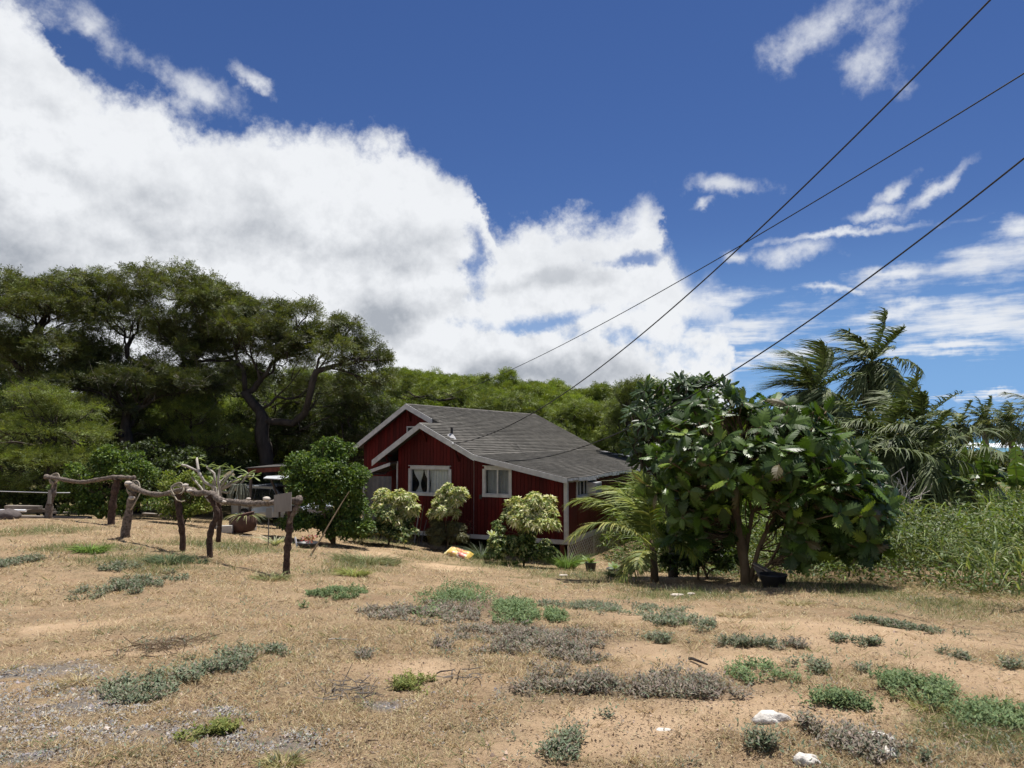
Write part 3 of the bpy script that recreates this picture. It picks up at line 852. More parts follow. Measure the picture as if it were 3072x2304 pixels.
# --- windows
def curtain(x0, x1, z0, z1, y, tied=None, n=40):
    V = []; F = []; rows = 10
    for r_ in range(rows + 1):
        s = r_ / rows; z = z1 + (z0 - z1) * s
        for i in range(n + 1):
            u_ = i / n; x = x0 + (x1 - x0) * u_
            if tied is not None:      # gathered at the middle
                tx, tz = tied; gq = math.exp(-((z - tz) / (0.36 * (z1 - z0))) ** 2) * 0.86
                x = x + (tx - x) * gq
            V.append((x, y + 0.016 * math.sin(u_ * n * 1.1 + s), z))
    for r_ in range(rows):
        for i in range(n):
            k = r_ * (n + 1) + i; F.append((k, k + 1, k + n + 2, k + n + 1))
    return np.array(V), F
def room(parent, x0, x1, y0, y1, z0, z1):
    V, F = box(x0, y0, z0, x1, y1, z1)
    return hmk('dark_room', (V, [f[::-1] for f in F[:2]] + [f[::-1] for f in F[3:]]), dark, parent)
def front_window(x0, x1, z0, z1, label, split, kind):
    fr = hmk('window', join([box(x0 - 0.02, -0.05, z1, x1 + 0.02, 0.02, z1 + 0.10), box(x0 - 0.09, -0.075, z1 + 0.10, x1 + 0.09, 0.0, z1 + 0.125),
                              box(x0 - 0.10, -0.045, z0 - 0.0, x0, 0.02, z1), box(x1, -0.045, z0, x1 + 0.10, 0.02, z1), box(x0 - 0.10, -0.06, z0 - 0.10, x1 + 0.10, 0.02, z0 - 0.001)]), white, house)
    fr['label'] = label
    hmk('frame', join([box(x0, -0.02, z0, x1, 0.06, z0 + 0.035), box(x0, -0.02, z1 - 0.035, x1, 0.06, z1), box(x0, -0.02, z0 + 0.036, x0 + 0.03, 0.06, z1 - 0.036), box(x1 - 0.03, -0.02, z0 + 0.036, x1, 0.06, z1 - 0.036),
                        box(split - 0.03, -0.028, z0 + 0.036, split + 0.03, 0.05, z1 - 0.036)]), white, fr)
    for a, b_ in ((x0 + 0.03, split - 0.03), (split + 0.03, x1 - 0.03)):
        hmk('pane', box(a, 0.014, z0 + 0.036, b_, 0.018, z1 - 0.036), glass, fr)
    room(fr, x0, x1, 0.05, 1.0, z0, z1)
    if kind == 'tied':
        c = (x0 + split) / 2
        hmk('curtain', curtain(x0 + 0.04, c + 0.12, z0 + 0.03, z1 - 0.03, 0.10, (c - 0.03, z0 + 0.36 * (z1 - z0))), curt, fr, smooth=True)
        hmk('curtain', curtain(c + 0.12, split + 0.06, z0 + 0.03, z1 - 0.03, 0.13, (split - 0.02, z0 + 0.36 * (z1 - z0)), 24), curt, fr, smooth=True)
        hmk('curtain', curtain(split + 0.06, x1 - 0.02, z0 + 0.02, z1 - 0.02, 0.10), curt, fr, smooth=True)
    else:
        hmk('curtain', curtain(x0 + 0.04, x1 - 0.03, z0 + 0.02, z1 - 0.02, 0.11, None, 34), mat('grey_curtain', (0.36, 0.36, 0.37), 0.9, 0.1, 8), fr, smooth=True)
    return fr
front_window(W1[0] + 0.08, W1[1] - 0.08, W1[2] + 0.08, W1[3] - 0.10, 'wide sliding window with tied white curtains', -5.62, 'tied')
front_window(W2[0] + 0.08, W2[1] - 0.08, W2[2] + 0.08, W2[3] - 0.10, 'narrow sliding window with grey curtain', -2.68, 'plain')
def side_window(y0, y1, z0, z1, label, splits):
    fr = hmk('window', join([box(-0.03, y0 - 0.08, z1 - 0.001, 0.03, y1 + 0.08, z1 + 0.07), box(-0.03, y0 - 0.08, z0 - 0.09, 0.04, y1 + 0.08, z0 - 0.001), box(-0.03, y0 - 0.08, z0, 0.028, y0, z1 - 0.002), box(-0.03, y1, z0, 0.028, y1 + 0.08, z1 - 0.002)]), white, house)
    fr['label'] = label
    hmk('frame', join([box(-0.03, s - 0.025, z0, 0.015, s + 0.025, z1 - 0.003) for s in splits] + [box(-0.03, y0, z0, 0.01, y1, z0 + 0.03)]), white, fr)
    e = [y0] + list(splits) + [y1]
    for a, b_ in zip(e[:-1], e[1:]): hmk('pane', box(-0.022, a + 0.026, z0 + 0.031, -0.018, b_ - 0.026, z1 - 0.004), glass, fr)
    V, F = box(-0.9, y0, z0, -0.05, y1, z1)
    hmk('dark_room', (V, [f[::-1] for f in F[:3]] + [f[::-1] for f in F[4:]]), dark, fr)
    return fr
sw1 = side_window(RW1[0] + 0.08, RW1[1] - 0.1, RW1[2] + 0.06, RW1[3] - 0.05, 'side window with an air conditioner in it', [1.42, 1.85, 2.2])
sw2 = side_window(RW2[0] + 0.1, RW2[1] - 0.1, RW2[2] + 0.1, RW2[3] - 0.06, 'far side window of the house', [14.2, 15.1])
ac = hmk('air_conditioner', box(-0.2, 2.24, 1.45, 0.34, 2.95, 1.86), white, house)
for i in range(7): hmk('grille_bar', box(0.341, 2.28, 1.49 + i * 0.05, 0.352, 2.91, 1.505 + i * 0.05), deckm, ac)
# small gable window
g = on_hy(1221, 1279, 1.3)
hmk('window', join([box(g[0], 1.27, g[2] - 0.55, g[0] + 0.05, 1.35, g[2]), box(g[0] + 0.051, 1.27, g[2] - 0.05, g[0] + 0.9, 1.35, g[2])]), white, house)['label'] = 'small gable window half hidden by the front roof'
hmk('pane', box(g[0] + 0.05, 1.30, g[2] - 0.6, g[0] + 0.9, 1.325, g[2] - 0.05), dark, house)
# meter box and conduit by the second window
hmk('outlet_box', box(-3.42, -0.06, 1.30, -3.30, -0.03, 1.45), mat('black_pipe', (0.02, 0.02, 0.02)), house)
# --- awning over the side door, with a grey screen
aw0 = np.array([-7.0, -0.55, 2.62])
awn = hmk('awning', quadbox([(-7.02, -0.5, 2.60), (-7.02, 1.2, 2.60), (-8.35, 1.2, 2.17), (-8.35, -0.5, 2.17)], 0.05), deckm, house)
hmk('fascia_board', box(-8.39, -0.5, 2.05, -8.352, 1.2, 2.165), white, awn)
V = np.array([(-8.38, -0.54, 2.04), (-7.02, -0.54, 2.47), (-7.02, -0.54, 2.595), (-8.38, -0.54, 2.16)]); V = np.concatenate([V, V + [0, 0.035, 0]])
hmk('barge_board', (V, [(0, 1, 2, 3), (7, 6, 5, 4), (0, 4, 5, 1), (1, 5, 6, 2), (2, 6, 7, 3), (3, 7, 4, 0)]), white, awn)
tabs = []
lay_shingles(awn, -7.02, 2.605, -8.36, 2.17, lambda x: -0.5, lambda x: 1.2, expo=0.15, tabw=0.17)
for par, V, c in tabs: mk('shingle', hw(V), SF, shingb, awn, col=np.full((6, 3), c))
hmk('awning_post', join([box(-8.33, -0.45, -0.6, -8.25, -0.37, 2.1)]), white, awn)
scr = mat('grey_screen', (0.10, 0.10, 0.105), 0.9, 0.3, 3)
V, F = curtain(-8.28, -7.1, 0.3, 2.05, -0.3, None, 30)
hmk('screen', (V, F), scr, awn, smooth=True)
hmk('door', box(-6.98 - 0.04, 0.35, 0.0, -6.995, 1.2, 1.95), mat('door_dark', (0.05, 0.03, 0.03)), rw)
# --- light sheet roof of the rear lean-to
q0 = [(-3.2, 15.0, 2.62), (0.35, 14.3, 2.02), (0.9, 18.8, 1.98), (-3.0, 19.5, 2.58)]
rr = hmk('rear_sheet_roof', quadbox(q0, 0.05), metal_l, house)
for i in range(14):
    f_ = (i + 0.5) / 14; a = np.array(q0[0]) * (1 - f_) + np.array(q0[3]) * f_; b_ = np.array(q0[1]) * (1 - f_) + np.array(q0[2]) * f_
    hmk('roof_rib', beam(a + [0, 0, 0.012], b_ + [0, 0, 0.012], 0.03, 0.02), metal_l, rr)
hmk('rear_fascia', join([beam((0.40, 14.3, 1.95), (0.95, 18.8, 1.90), 0.03, 0.14)]), dwhite, rr)
hmk('rear_wall', box(-3.0, 18.2, 0, -0.05, 18.3, 2.0), red2, house)

# ------------------------------------------------------------------ plants: generators
bark_d = mat('dark_bark', (0.060, 0.050, 0.042), 0.95, 0.4, 5, 0.8, 30, stretch=(1, 1, 0.3), spec=0.1)
bark_g = mat('grey_bark', (0.16, 0.14, 0.12), 0.95, 0.35, 6, 0.6, 30, stretch=(1, 1, 0.4), spec=0.1)
bark_p = mat('pale_bark', (0.36, 0.33, 0.29), 0.9, 0.25, 6, 0.4, 30, spec=0.1)
bark_b = mat('brown_bark', (0.13, 0.095, 0.06), 0.95, 0.35, 6, 0.7, 30, stretch=(1, 1, 0.4), spec=0.1)
lf = leafmat('leaf_matt', 0.55, 0.28, 0.3, tint=(1.2, 1.2, 0.5))
lf_gloss = leafmat('leaf_glossy', 0.42, 0.22, 0.3)
lf_dry = leafmat('leaf_dry', 0.8, 0.25, 0.15, tint=(1.1, 1.0, 0.8))

def ellipsoid_samples(C, R, n, shell=0.55, up_bias=0.0):
    """C (k,3), R (k,3): n points in the outer shell of the clumps, with outward normals"""
    C = np.asarray(C); R = np.asarray(R)
    w = (R[:, 0] * R[:, 2]); w = w / w.sum()
    i = rng.choice(len(C), n, p=w)
    d = rng.normal(size=(n, 3)); d[:, 2] += up_bias; d = unit(d)
    r = rng.uniform(shell, 1.0, n) ** 0.7
    return C[i] + d * R[i] * r[:, None], d, i
def subclumps(C, R, k, size=(0.28, 0.5), flat=0.6, seed=None):
    """break each clump up into k smaller flattened ones on its outside"""
    CC = []; RR = []
    for c, r in zip(C, R):
        n = max(3, int(round(k)))
        d = rng.normal(size=(n, 3)); d[:, 2] = np.abs(d[:, 2]) * 0.9 - 0.25; d = unit(d)
        p = c + d * r * rng.uniform(0.55, 0.95, (n, 1))
        s = rng.uniform(size[0], size[1], (n, 1)) * r.mean()
        CC.append(p); RR.append(np.concatenate([s, s, s * flat], 1))
    return np.concatenate(CC), np.concatenate(RR)
def sprays(P, D, L, leaf_l, leaf_w, pairs=6, droop=0.1):
    """feathery twigs: pairs of thin leaflets along each twig"""
    n = len(P); D = unit(D); L = np.broadcast_to(L, (n,))
    S = unit(np.cross(D, rng.normal(size=(n, 3)) * 0.5 + [0, 0, 1.0]))
    O = []; DD = []; SS = []
    for j in range(pairs):
        t = (j + 0.6) / pairs
        p = P + D * (L * t)[:, None] + np.array([0, 0, -1.0]) * (L * droop * t * t)[:, None]
        for sg in (1, -1):
            dd = unit(D * 0.55 + S * sg + rng.normal(size=(n, 3)) * 0.25)
            O.append(p); DD.append(dd); SS.append(np.cross(dd, np.cross(D, S)) + rng.normal(size=(n, 3)) * 0.3)
    O = np.concatenate(O); DD = np.concatenate(DD); SS = np.concatenate(SS)
    m = len(O); ll = leaf_l * rng.uniform(0.6, 1.2, m); SS = unit(SS - DD * (SS * DD).sum(1, keepdims=True))
    a = O; b_ = O + DD * (ll * 0.55)[:, None] + SS * (leaf_w * 0.5); c = O + DD * ll[:, None]; d = O + DD * (ll * 0.55)[:, None] - SS * (leaf_w * 0.5)
    V = np.stack([a - SS * leaf_w * 0.25, b_, c], 1).reshape(-1, 3)
    F = np.arange(len(V)).reshape(-1, 3)
    owner = np.tile(np.arange(n), 2 * pairs)
    return V, F, np.repeat(owner, 3)
def skeleton(base, forks, targets, r0, rtip=0.012, wob=0.10, start=1.0, seglen=0.45):
    """trunk from base through forks, then branches to every target from the nearest point already grown"""
    nodes = [np.asarray(base, float)]; parent = [-1]
    def grow(frm, to, sagk=0.0, wk=1.0):
        a = nodes[frm]; ln = np.linalg.norm(to - a); m = max(1, int(ln / seglen)); cur = frm
        off = rng.normal(size=3) * wob * ln * wk; off2 = rng.normal(size=3) * wob * ln * 0.5 * wk
        for i in range(1, m + 1):
            t = i / m; p = a + (to - a) * t + off * math.sin(math.pi * t) + off2 * math.sin(2 * math.pi * t) + np.array([0, 0, sagk * math.sin(math.pi * t)])
            nodes.append(p); parent.append(cur); cur = len(nodes) - 1
        return cur
    firstfree = 0; ends = []
    for path in forks:
        cur = 0 if not ends else None
        if path[0] is None: cur = 0; path = path[1:]
        for p in path:
            p = np.asarray(p, float)
            if cur is None:
                dd = np.linalg.norm(np.array(nodes) - p, axis=1); cur = int(np.argmin(dd + 1e-3 * np.arange(len(dd))))
            cur = grow(cur, p, 0.0, 0.35)
        ends.append(cur)
    trunk_n = max(1, int(len(nodes) * start * 0.3))
    T = np.asarray(targets, float); order = np.argsort(np.linalg.norm(T - nodes[ends[0]], axis=1))
    for k in order:
        A = np.array(nodes); dist = np.linalg.norm(A - T[k], axis=1)
        pen = np.where(A[:, 2] > T[k][2] + 0.3, 1.0, 0) + np.where(np.arange(len(A)) < trunk_n, 0.8, 0)
        j = int(np.argmin(dist + pen * dist * 0.6))
        # start further back so that branches leave at an angle
        for _ in range(2):
            if parent[j] > trunk_n: j = parent[j]
        grow(j, T[k], -0.05 * dist[j])
    n = len(nodes); cnt = np.zeros(n); kids = [[] for _ in range(n)]
    for i in range(1, n): kids[parent[i]].append(i)
    for i in range(n - 1, -1, -1):
        if not kids[i]: cnt[i] = 1
        if parent[i] >= 0: cnt[parent[i]] += cnt[i]
    rad = rtip + (r0 - rtip) * (cnt / cnt.max()) ** 0.72
    return np.array(nodes), parent, kids, rad, trunk_n
def skel_mesh(nodes, parent, kids, rad, sides=6, rmin=0.0, only=None):
    """tubes along the skeleton; returns (V, F)"""
    parts = []; seen = set()
    def chain(start_parent, i):
        ids = [start_parent, i]
        while kids[ids[-1]]:
            ks = kids[ids[-1]]; nx = max(ks, key=lambda q: rad[q])
            for o in ks:
                if o != nx: stack.append((ids[-1], o))
            ids.append(nx)
        return ids
    stack = [(0, k) for k in kids[0]]
    while stack:
        p, i = stack.pop(); ids = chain(p, i)
        P = nodes[ids]; R = rad[ids].copy(); R[0] = R[1] if p != 0 else R[0]
        if R.max() < rmin: continue
        parts.append(tube(P, R, sides if R.max() > 0.05 else 4, 0.08))
    return join(parts)
def tree_crown_colors(owner, n, cols, P, jit=0.22, w=None, patch=0.9):
    """leaf colour varies from bough to bough"""
    base = pick(cols, n, jit, w)
    k = fbm(P[:, 0] * patch + P[:, 1] * 0.6, P[:, 2] * patch + P[:, 1] * 0.3, 3, 77)
    base = base * (0.6 + 0.8 * k)[:, None]
    return base[owner]
def pxclumps(lst):
    """clumps given by their outline in the picture: u, v, distance, half width, half height, depth"""
    C = []; R = []
    for u, v, Y, ru, rv, rd in lst:
        C.append(at(u, v, Y)); R.append((ru / FPX * Y, rd, rv / FPX * Y))
    return np.array(C), np.array(R)

KIAWE = [(0.085, 0.105, 0.034), (0.110, 0.132, 0.040), (0.150, 0.175, 0.050), (0.075, 0.078, 0.036)]
KIAWE_L = [(0.145, 0.185, 0.042), (0.185, 0.225, 0.048), (0.11, 0.14, 0.036)]
def kiawe(name, label, basepx, Y, forks, clumps, nspray, r0, cols=KIAWE, wind=(0.5, 0, 0.05), group=None, k=9, spl=0.42, leaf=(0.19, 0.052), trunk_mat=None, dead=60, ntarget=70, flat=0.75, shell=0.35):
    b_ = at(*basepx, Y); b_[2] = gz(b_[0], b_[1]) - 0.1
    t_ = thing(name, label, 'tree', (b_[0], b_[1], b_[2] + 0.1), group)
    C, R = pxclumps(clumps)
    SC, SR = subclumps(C, R, k, flat=flat)
    FK = [[None if q is None else at(*q) for q in path] for path in forks]
    tg = SC[rng.permutation(len(SC))[:ntarget]]
    SC, SR = subclumps(SC, SR, 6, size=(0.30, 0.55), flat=0.5)
    nodes, par, kids, rad, tn_ = skeleton(b_, FK, tg, r0)
    V, F = skel_mesh(nodes, par, kids, rad, 7)
    mk('trunk', V, F, trunk_mat or bark_d, t_, smooth=True)
    P, D, ci = ellipsoid_samples(SC, SR, nspray, shell, 0.3)
    D = unit(D * 0.6 + np.array(wind) + rng.normal(size=D.shape) * 0.35)
    V, F, ow = sprays(P, D, spl * rng.uniform(0.5, 1.2, len(P)), leaf[0], leaf[1], 6, 0.15)
    cc = tree_crown_colors(ow, len(P), cols, P)
    mk('crown', V, F, lf, t_, col=cc)
    if dead:      # bare twigs sticking out on the outside
        P, D, _ = ellipsoid_samples(SC, SR, dead, 0.9, 1.0)
        parts = []
        for p, d in zip(P, D):
            d = unit(d + np.array(wind) * 0.6 + rng.normal(size=3) * 0.3); l_ = rng.uniform(0.4, 1.0)
            q = [p - d * l_ * 0.8, p, p + d * l_ * 0.5 + rng.normal(size=3) * 0.06, p + d * l_ + rng.normal(size=3) * 0.1]
            parts.append(tube(q, [0.014, 0.011, 0.008, 0.003], 3, 0))
        V, F = join(parts)
        tag(mk('dead_twigs', V, F, bark_g, t_), kind='stuff')
    return t_

def shrub(name, label, cat, basepx, Y, clumps, nleaf, L, W, cols, w=None, k=8, gloss=False, group=None, stem_r=0.03, ntarget=14, up=0.25, shell=0.5, droop=0.25, mat_=None, size=(0.28, 0.5), jit=0.2, stems=3):
    b_ = at(*basepx, Y); b_[2] = gz(b_[0], b_[1])
    t_ = thing(name, label, cat, b_, group)
    C, R = pxclumps(clumps); SC, SR = subclumps(C, R, k, size=size, flat=0.75)
    tg = SC[rng.permutation(len(SC))[:ntarget]]
    parts = []
    for s_ in range(stems):
        bb = b_ + np.array([rng.uniform(-0.15, 0.15), rng.uniform(-0.15, 0.15), -0.05])
        sub = tg[s_::stems]
        if not len(sub): continue
        mid = bb + (sub.mean(0) - bb) * 0.4
        n_, p_, k_, r_, _ = skeleton(bb, [[mid]], sub, stem_r, 0.006, 0.08, seglen=0.25)
        parts.append(skel_mesh(n_, p_, k_, r_, 5))
    V, F = join(parts); mk('stems', V, F, bark_b, t_, smooth=True)
    P, D, ci = ellipsoid_samples(SC, SR, nleaf, shell, 0.3)
    gnd = ground_z(P[:, 0], P[:, 1]); P[:, 2] = np.maximum(P[:, 2], gnd + 0.04)
    DD = unit(D * 0.7 + rng.normal(size=D.shape) * 0.6 + [0, 0, up])
    V, F = leaves(P, DD, np.cross(DD, [0, 0, 1.0]) + rng.normal(size=DD.shape) * 0.45, L * rng.uniform(0.6, 1.25, nleaf), W * rng.uniform(0.7, 1.2, nleaf), droop)
    cc = pick(cols, nleaf, jit, w) * (0.75 + 0.5 * fbm(P[:, 0] * 2.2 + P[:, 1], P[:, 2] * 2.2, 3, 5))[:, None]
    mk('foliage', V, F, mat_ or (lf_gloss if gloss else lf), t_, col=np.repeat(cc, 4, 0))
    return t_

# ------------------------------------------------------------------ the kiawe trees on the left
kiawe('kiawe_tree', 'wide windswept thorn tree with forked dark trunk beside the house gable', (808, 1560), 36,
      [[(800, 1400, 36), (790, 1260, 36)], [(735, 1180, 36.3), (700, 1020, 36.5)], [(830, 1190, 36), (900, 1110, 35.6)], [(880, 1270, 35.5), (960, 1190, 35)], [(900, 1290, 35), (990, 1250, 34.5)]],
      [(690, 1000, 36.5, 130, 65, 2.2), (830, 1020, 36, 120, 75, 2.4), (960, 1060, 35.5, 110, 70, 2.2), (1070, 1100, 35, 95, 55, 1.9), (1120, 1075, 35, 50, 40, 1.2), (900, 940, 36, 60, 30, 1.4), (1000, 985, 36, 75, 30, 1.6), (1140, 1150, 34.6, 45, 45, 1.4),
       (640, 920, 37, 110, 60, 2), (590, 1080, 37, 90, 55, 2), (780, 940, 36.4, 90, 40, 1.6), (1040, 1030, 35.5, 70, 40, 1.4), (740, 1040, 37, 130, 60, 2), (880, 1080, 36.6, 110, 50, 1.8), (740, 1130, 36.6, 90, 40, 1.8), (960, 1200, 37, 120, 55, 2)],
      10000, 0.36, k=10, shell=0.5, dead=110)
kiawe('kiawe_tree', 'tall round-topped thorn tree, highest crown left of the forked tree', (560, 1545), 38,
      [[(540, 1380, 38), (520, 1180, 38)], [(440, 1060, 38)], [(600, 1080, 38)]],
      [(330, 890, 38, 120, 75, 3), (470, 880, 38, 130, 70, 3), (600, 900, 38, 110, 70, 3), (700, 950, 38.5, 100, 60, 2.6), (800, 985, 38.5, 80, 45, 2.2), (250, 960, 38.5, 110, 90, 3), (420, 1000, 37.5, 150, 100, 3), (570, 1010, 37.5, 120, 90, 2.8),
       (500, 1140, 38, 150, 80, 2.6), (330, 1120, 38, 120, 90, 2.6), (270, 880, 38.4, 120, 50, 2), (400, 850, 38, 110, 40, 2), (540, 860, 38, 110, 45, 2), (640, 1000, 38.5, 120, 60, 2), (230, 1050, 38.4, 110, 70, 2), (340, 980, 38.6, 160, 80, 2), (520, 1060, 38.6, 150, 80, 2), (650, 1060, 38.6, 100, 70, 2), (420, 1200, 38.6, 150, 60, 2), (600, 1180, 38.8, 110, 60, 2)],
      14000, 0.4, k=14, dead=130)
kiawe('kiawe_tree', 'thorn tree at the far left whose bare top shows against cloud', (120, 1530), 36,
      [[(130, 1350, 36), (120, 1150, 36)], [(40, 1020, 36)], [(200, 1050, 36)]],
      [(40, 930, 36, 110, 80, 3), (160, 960, 36, 120, 80, 3), (20, 1060, 36, 130, 90, 3), (160, 1080, 35.5, 130, 80, 3), (-120, 960, 37, 160, 110, 3), (-160, 1120, 37, 160, 110, 3), (60, 850, 36.4, 80, 34, 1.6), (180, 880, 36.6, 90, 50, 1.8), (110, 1150, 36.5, 150, 70, 2), (250, 1130, 36.6, 90, 60, 2)],
      10500, 0.36, k=13, dead=60)
kiawe('kiawe_tree', 'leaning thorn tree with bare brown limbs in the middle of the thicket', (400, 1545), 34,
      [[(395, 1400, 34), (380, 1240, 34)], [(300, 1180, 34)], [(520, 1170, 34)]],
      [(240, 1160, 34, 140, 45, 2), (420, 1140, 34, 130, 40, 2), (560, 1160, 34, 110, 36, 2), (310, 1230, 34, 120, 30, 1.8)],
      3600, 0.3, k=10, dead=120, cols=[(0.075, 0.085, 0.03), (0.06, 0.075, 0.028)])
kiawe('kiawe_tree', 'bright green lower tree in tiers at the left edge', (150, 1535), 29,
      [[(150, 1420, 29), (160, 1300, 29)], [(60, 1250, 29)], [(250, 1290, 29)]],
      [(90, 1190, 29, 110, 30, 1.4), (190, 1240, 29, 120, 32, 1.4), (40, 1290, 28.6, 120, 36, 1.5), (200, 1310, 28.6, 150, 36, 1.5), (90, 1380, 28.2, 160, 40, 1.6), (240, 1390, 28.2, 110, 36, 1.5), (-80, 1330, 29, 120, 60, 1.6), (70, 1460, 28, 140, 30, 1.4)],
      6200, 0.22, cols=KIAWE_L, k=12, spl=0.45, leaf=(0.11, 0.034), dead=20, flat=0.4)
kiawe('kiawe_tree', 'yellow-green young tree below the big crown, left of the forked trunk', (600, 1545), 35,
      [[(600, 1440, 35), (600, 1320, 35)]],
      [(560, 1230, 35, 70, 40, 1.4), (620, 1250, 35, 60, 40, 1.4), (560, 1310, 35, 90, 40, 1.4), (680, 1330, 35.5, 70, 50, 1.4), (480, 1290, 35.5, 70, 50, 1.4)],
      2600, 0.14, cols=KIAWE_L, k=10, dead=20, spl=0.45, leaf=(0.12, 0.036))
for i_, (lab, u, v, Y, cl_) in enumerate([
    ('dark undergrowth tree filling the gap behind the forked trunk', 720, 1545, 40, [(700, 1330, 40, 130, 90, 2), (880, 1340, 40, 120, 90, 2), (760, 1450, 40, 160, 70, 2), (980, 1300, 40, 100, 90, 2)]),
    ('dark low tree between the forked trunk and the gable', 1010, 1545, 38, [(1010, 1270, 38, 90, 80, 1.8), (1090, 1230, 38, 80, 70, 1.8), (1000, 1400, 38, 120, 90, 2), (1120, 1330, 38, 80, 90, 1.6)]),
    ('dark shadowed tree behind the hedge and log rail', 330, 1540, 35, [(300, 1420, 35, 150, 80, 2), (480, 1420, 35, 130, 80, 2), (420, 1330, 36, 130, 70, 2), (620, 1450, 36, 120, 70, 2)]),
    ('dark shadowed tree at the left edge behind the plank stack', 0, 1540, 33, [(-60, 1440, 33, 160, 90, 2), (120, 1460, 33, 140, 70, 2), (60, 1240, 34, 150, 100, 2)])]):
    kiawe('kiawe_tree', lab, (u, v), Y, [[(u, v - 110, Y)]], cl_, 3600, 0.16, cols=[(0.040, 0.058, 0.020), (0.055, 0.078, 0.024), (0.05, 0.055, 0.024)], k=11, dead=60, leaf=(0.17, 0.05))  # greens kept dark: shade below the big crowns is put into the leaves

for lab, u_, cl_ in (('dark broad thorn tree filling the canopy behind the tallest crown', 260, [(120, 1120, 41, 200, 110, 3), (330, 1160, 41, 200, 110, 3), (60, 1280, 41, 180, 90, 3), (260, 1330, 41, 200, 90, 3), (480, 1230, 41, 160, 110, 3)]),
                     ('dark broad thorn tree filling the canopy behind the forked trunk', 800, [(640, 1180, 42, 150, 90, 3), (820, 1180, 42, 150, 70, 3), (980, 1190, 42, 120, 70, 3), (700, 1300, 42, 190, 90, 3), (900, 1300, 42, 170, 90, 3), (1080, 1240, 42, 100, 70, 3), (560, 1380, 42, 170, 90, 3)])):
    kiawe('kiawe_tree', lab, (u_, 1540), 42, [[(u_, 1350, 42)]], cl_, 5200, 0.28, cols=[(0.075, 0.095, 0.032), (0.10, 0.12, 0.036), (0.06, 0.07, 0.03)], k=12, dead=0, leaf=(0.24, 0.07))

# ------------------------------------------------------------------ wooded slope behind the house
def small_tree_mesh(seed_cols, n, rx=3.2, rz=2.6):
    C = np.array([[0, 0, rz + 0.6]] + [[rng.uniform(-rx * .6, rx * .6), rng.uniform(-rx * .6, rx * .6), rz + 0.3 + rng.uniform(-1.0, 0.8)] for _ in range(5)])
    R = np.array([[rx * .8, rx * .8, rz * .75]] + [[rx * .5, rx * .5, rz * .45]] * 5)
    SC0, SR = subclumps(C, R, 10, flat=0.6); SC, SR = subclumps(SC0, SR, 5, size=(0.32, 0.55), flat=0.55)
    P, D, _ = ellipsoid_samples(SC, SR, n, 0.4, 0.3)
    D = unit(D * 0.7 + [0.45, 0, 0.1] + rng.normal(size=D.shape) * 0.35)
    V, F, ow = sprays(P, D, 0.6 * rng.uniform(0.5, 1.2, n), 0.24, 0.075, 5, 0.15)
    cm = to_mesh('crown', V, F, tree_crown_colors(ow, n, seed_cols, P, 0.25)); cm.materials.append(lf)
    nodes, par, kids, rad, _n2 = skeleton((0, 0, -1.2), [[(0.2, 0, 1.2)]], SC0[:26], 0.2, seglen=0.8)
    V, F = skel_mesh(nodes, par, kids, rad, 5)
    tm = to_mesh('trunk', V, F); tm.materials.append(bark_d)
    return cm, tm
HILLC = [[(0.21, 0.27, 0.045), (0.25, 0.31, 0.05), (0.16, 0.20, 0.04)], [(0.17, 0.22, 0.042), (0.21, 0.26, 0.046), (0.13, 0.165, 0.038)], [(0.23, 0.29, 0.05), (0.18, 0.23, 0.042)], [(0.15, 0.19, 0.042), (0.19, 0.24, 0.046)]]
variants = [small_tree_mesh(c, 5200, rx, rz) for c, rx, rz in zip(HILLC, (3.4, 3.0, 3.8, 2.8), (2.4, 2.8, 2.3, 2.6))]
hill = []
for Y in (50, 56, 63, 71, 80, 90, 101):
    x = (-0.80 if Y < 75 else -0.5) * Y + rng.uniform(0, 3)
    while x < (0.34 if Y < 60 else 0.30) * Y:
        hill.append((x, Y + rng.uniform(-2.5, 2.5))); x += rng.uniform(3.0, 4.4)
for i_, (x, y) in enumerate(hill):
    cm, tm = variants[rng.integers(4)]
    s = rng.uniform(0.95, 1.3)
    uu = 1536 + FPX * x / y
    zone = 'behind the tall trees at the left' if uu < 560 else 'seen past the forked dark trunk' if uu < 1130 else 'above the main roof ridge of the house' if uu < 1600 else 'beyond the far end of the house roof'
    kind_ = ('bright yellow-green', 'deep green', 'light green', 'dull green')[[v_[0] for v_ in variants].index(cm)]
    t_ = thing('slope_tree', kind_ + ' thorn tree ' + ('on the skyline ' if y > 86 else 'midway up the slope ' if y > 66 else 'low on the slope ') + zone, 'tree', on_ground(x, y), 'thorn trees on the wooded slope')
    q_ = Quaternion((0, 0, 1), rng.uniform(-0.7, 0.7))
    inst('crown', cm, on_ground(x, y), q_, (s, s, s * rng.uniform(0.85, 1.1)), t_)
    inst('trunk', tm, on_ground(x, y), q_, s, t_)
# nearer trees right behind the roof, with a look of their own
kiawe('kiawe_tree', 'fluffy light green tree just behind the roof ridge', (1500, 1400), 46, [[(1500, 1330, 46)]],
      [(1450, 1240, 46, 80, 40, 2), (1560, 1230, 46, 90, 45, 2), (1330, 1200, 47, 110, 40, 2), (1650, 1250, 46, 90, 50, 2), (1230, 1185, 47, 80, 36, 2)], 4200, 0.2, cols=KIAWE_L, k=10, dead=10, leaf=(0.18, 0.05))
kiawe('kiawe_tree', 'light green tree behind the far end of the roof', (1760, 1420), 45, [[(1760, 1340, 45)]],
      [(1740, 1260, 45, 90, 55, 2), (1820, 1280, 45, 90, 55, 2), (1700, 1310, 44, 90, 45, 2), (1830, 1330, 44, 80, 40, 2), (1880, 1230, 45, 70, 50, 2)], 4600, 0.2, cols=KIAWE_L, k=10, dead=10, leaf=(0.17, 0.05))
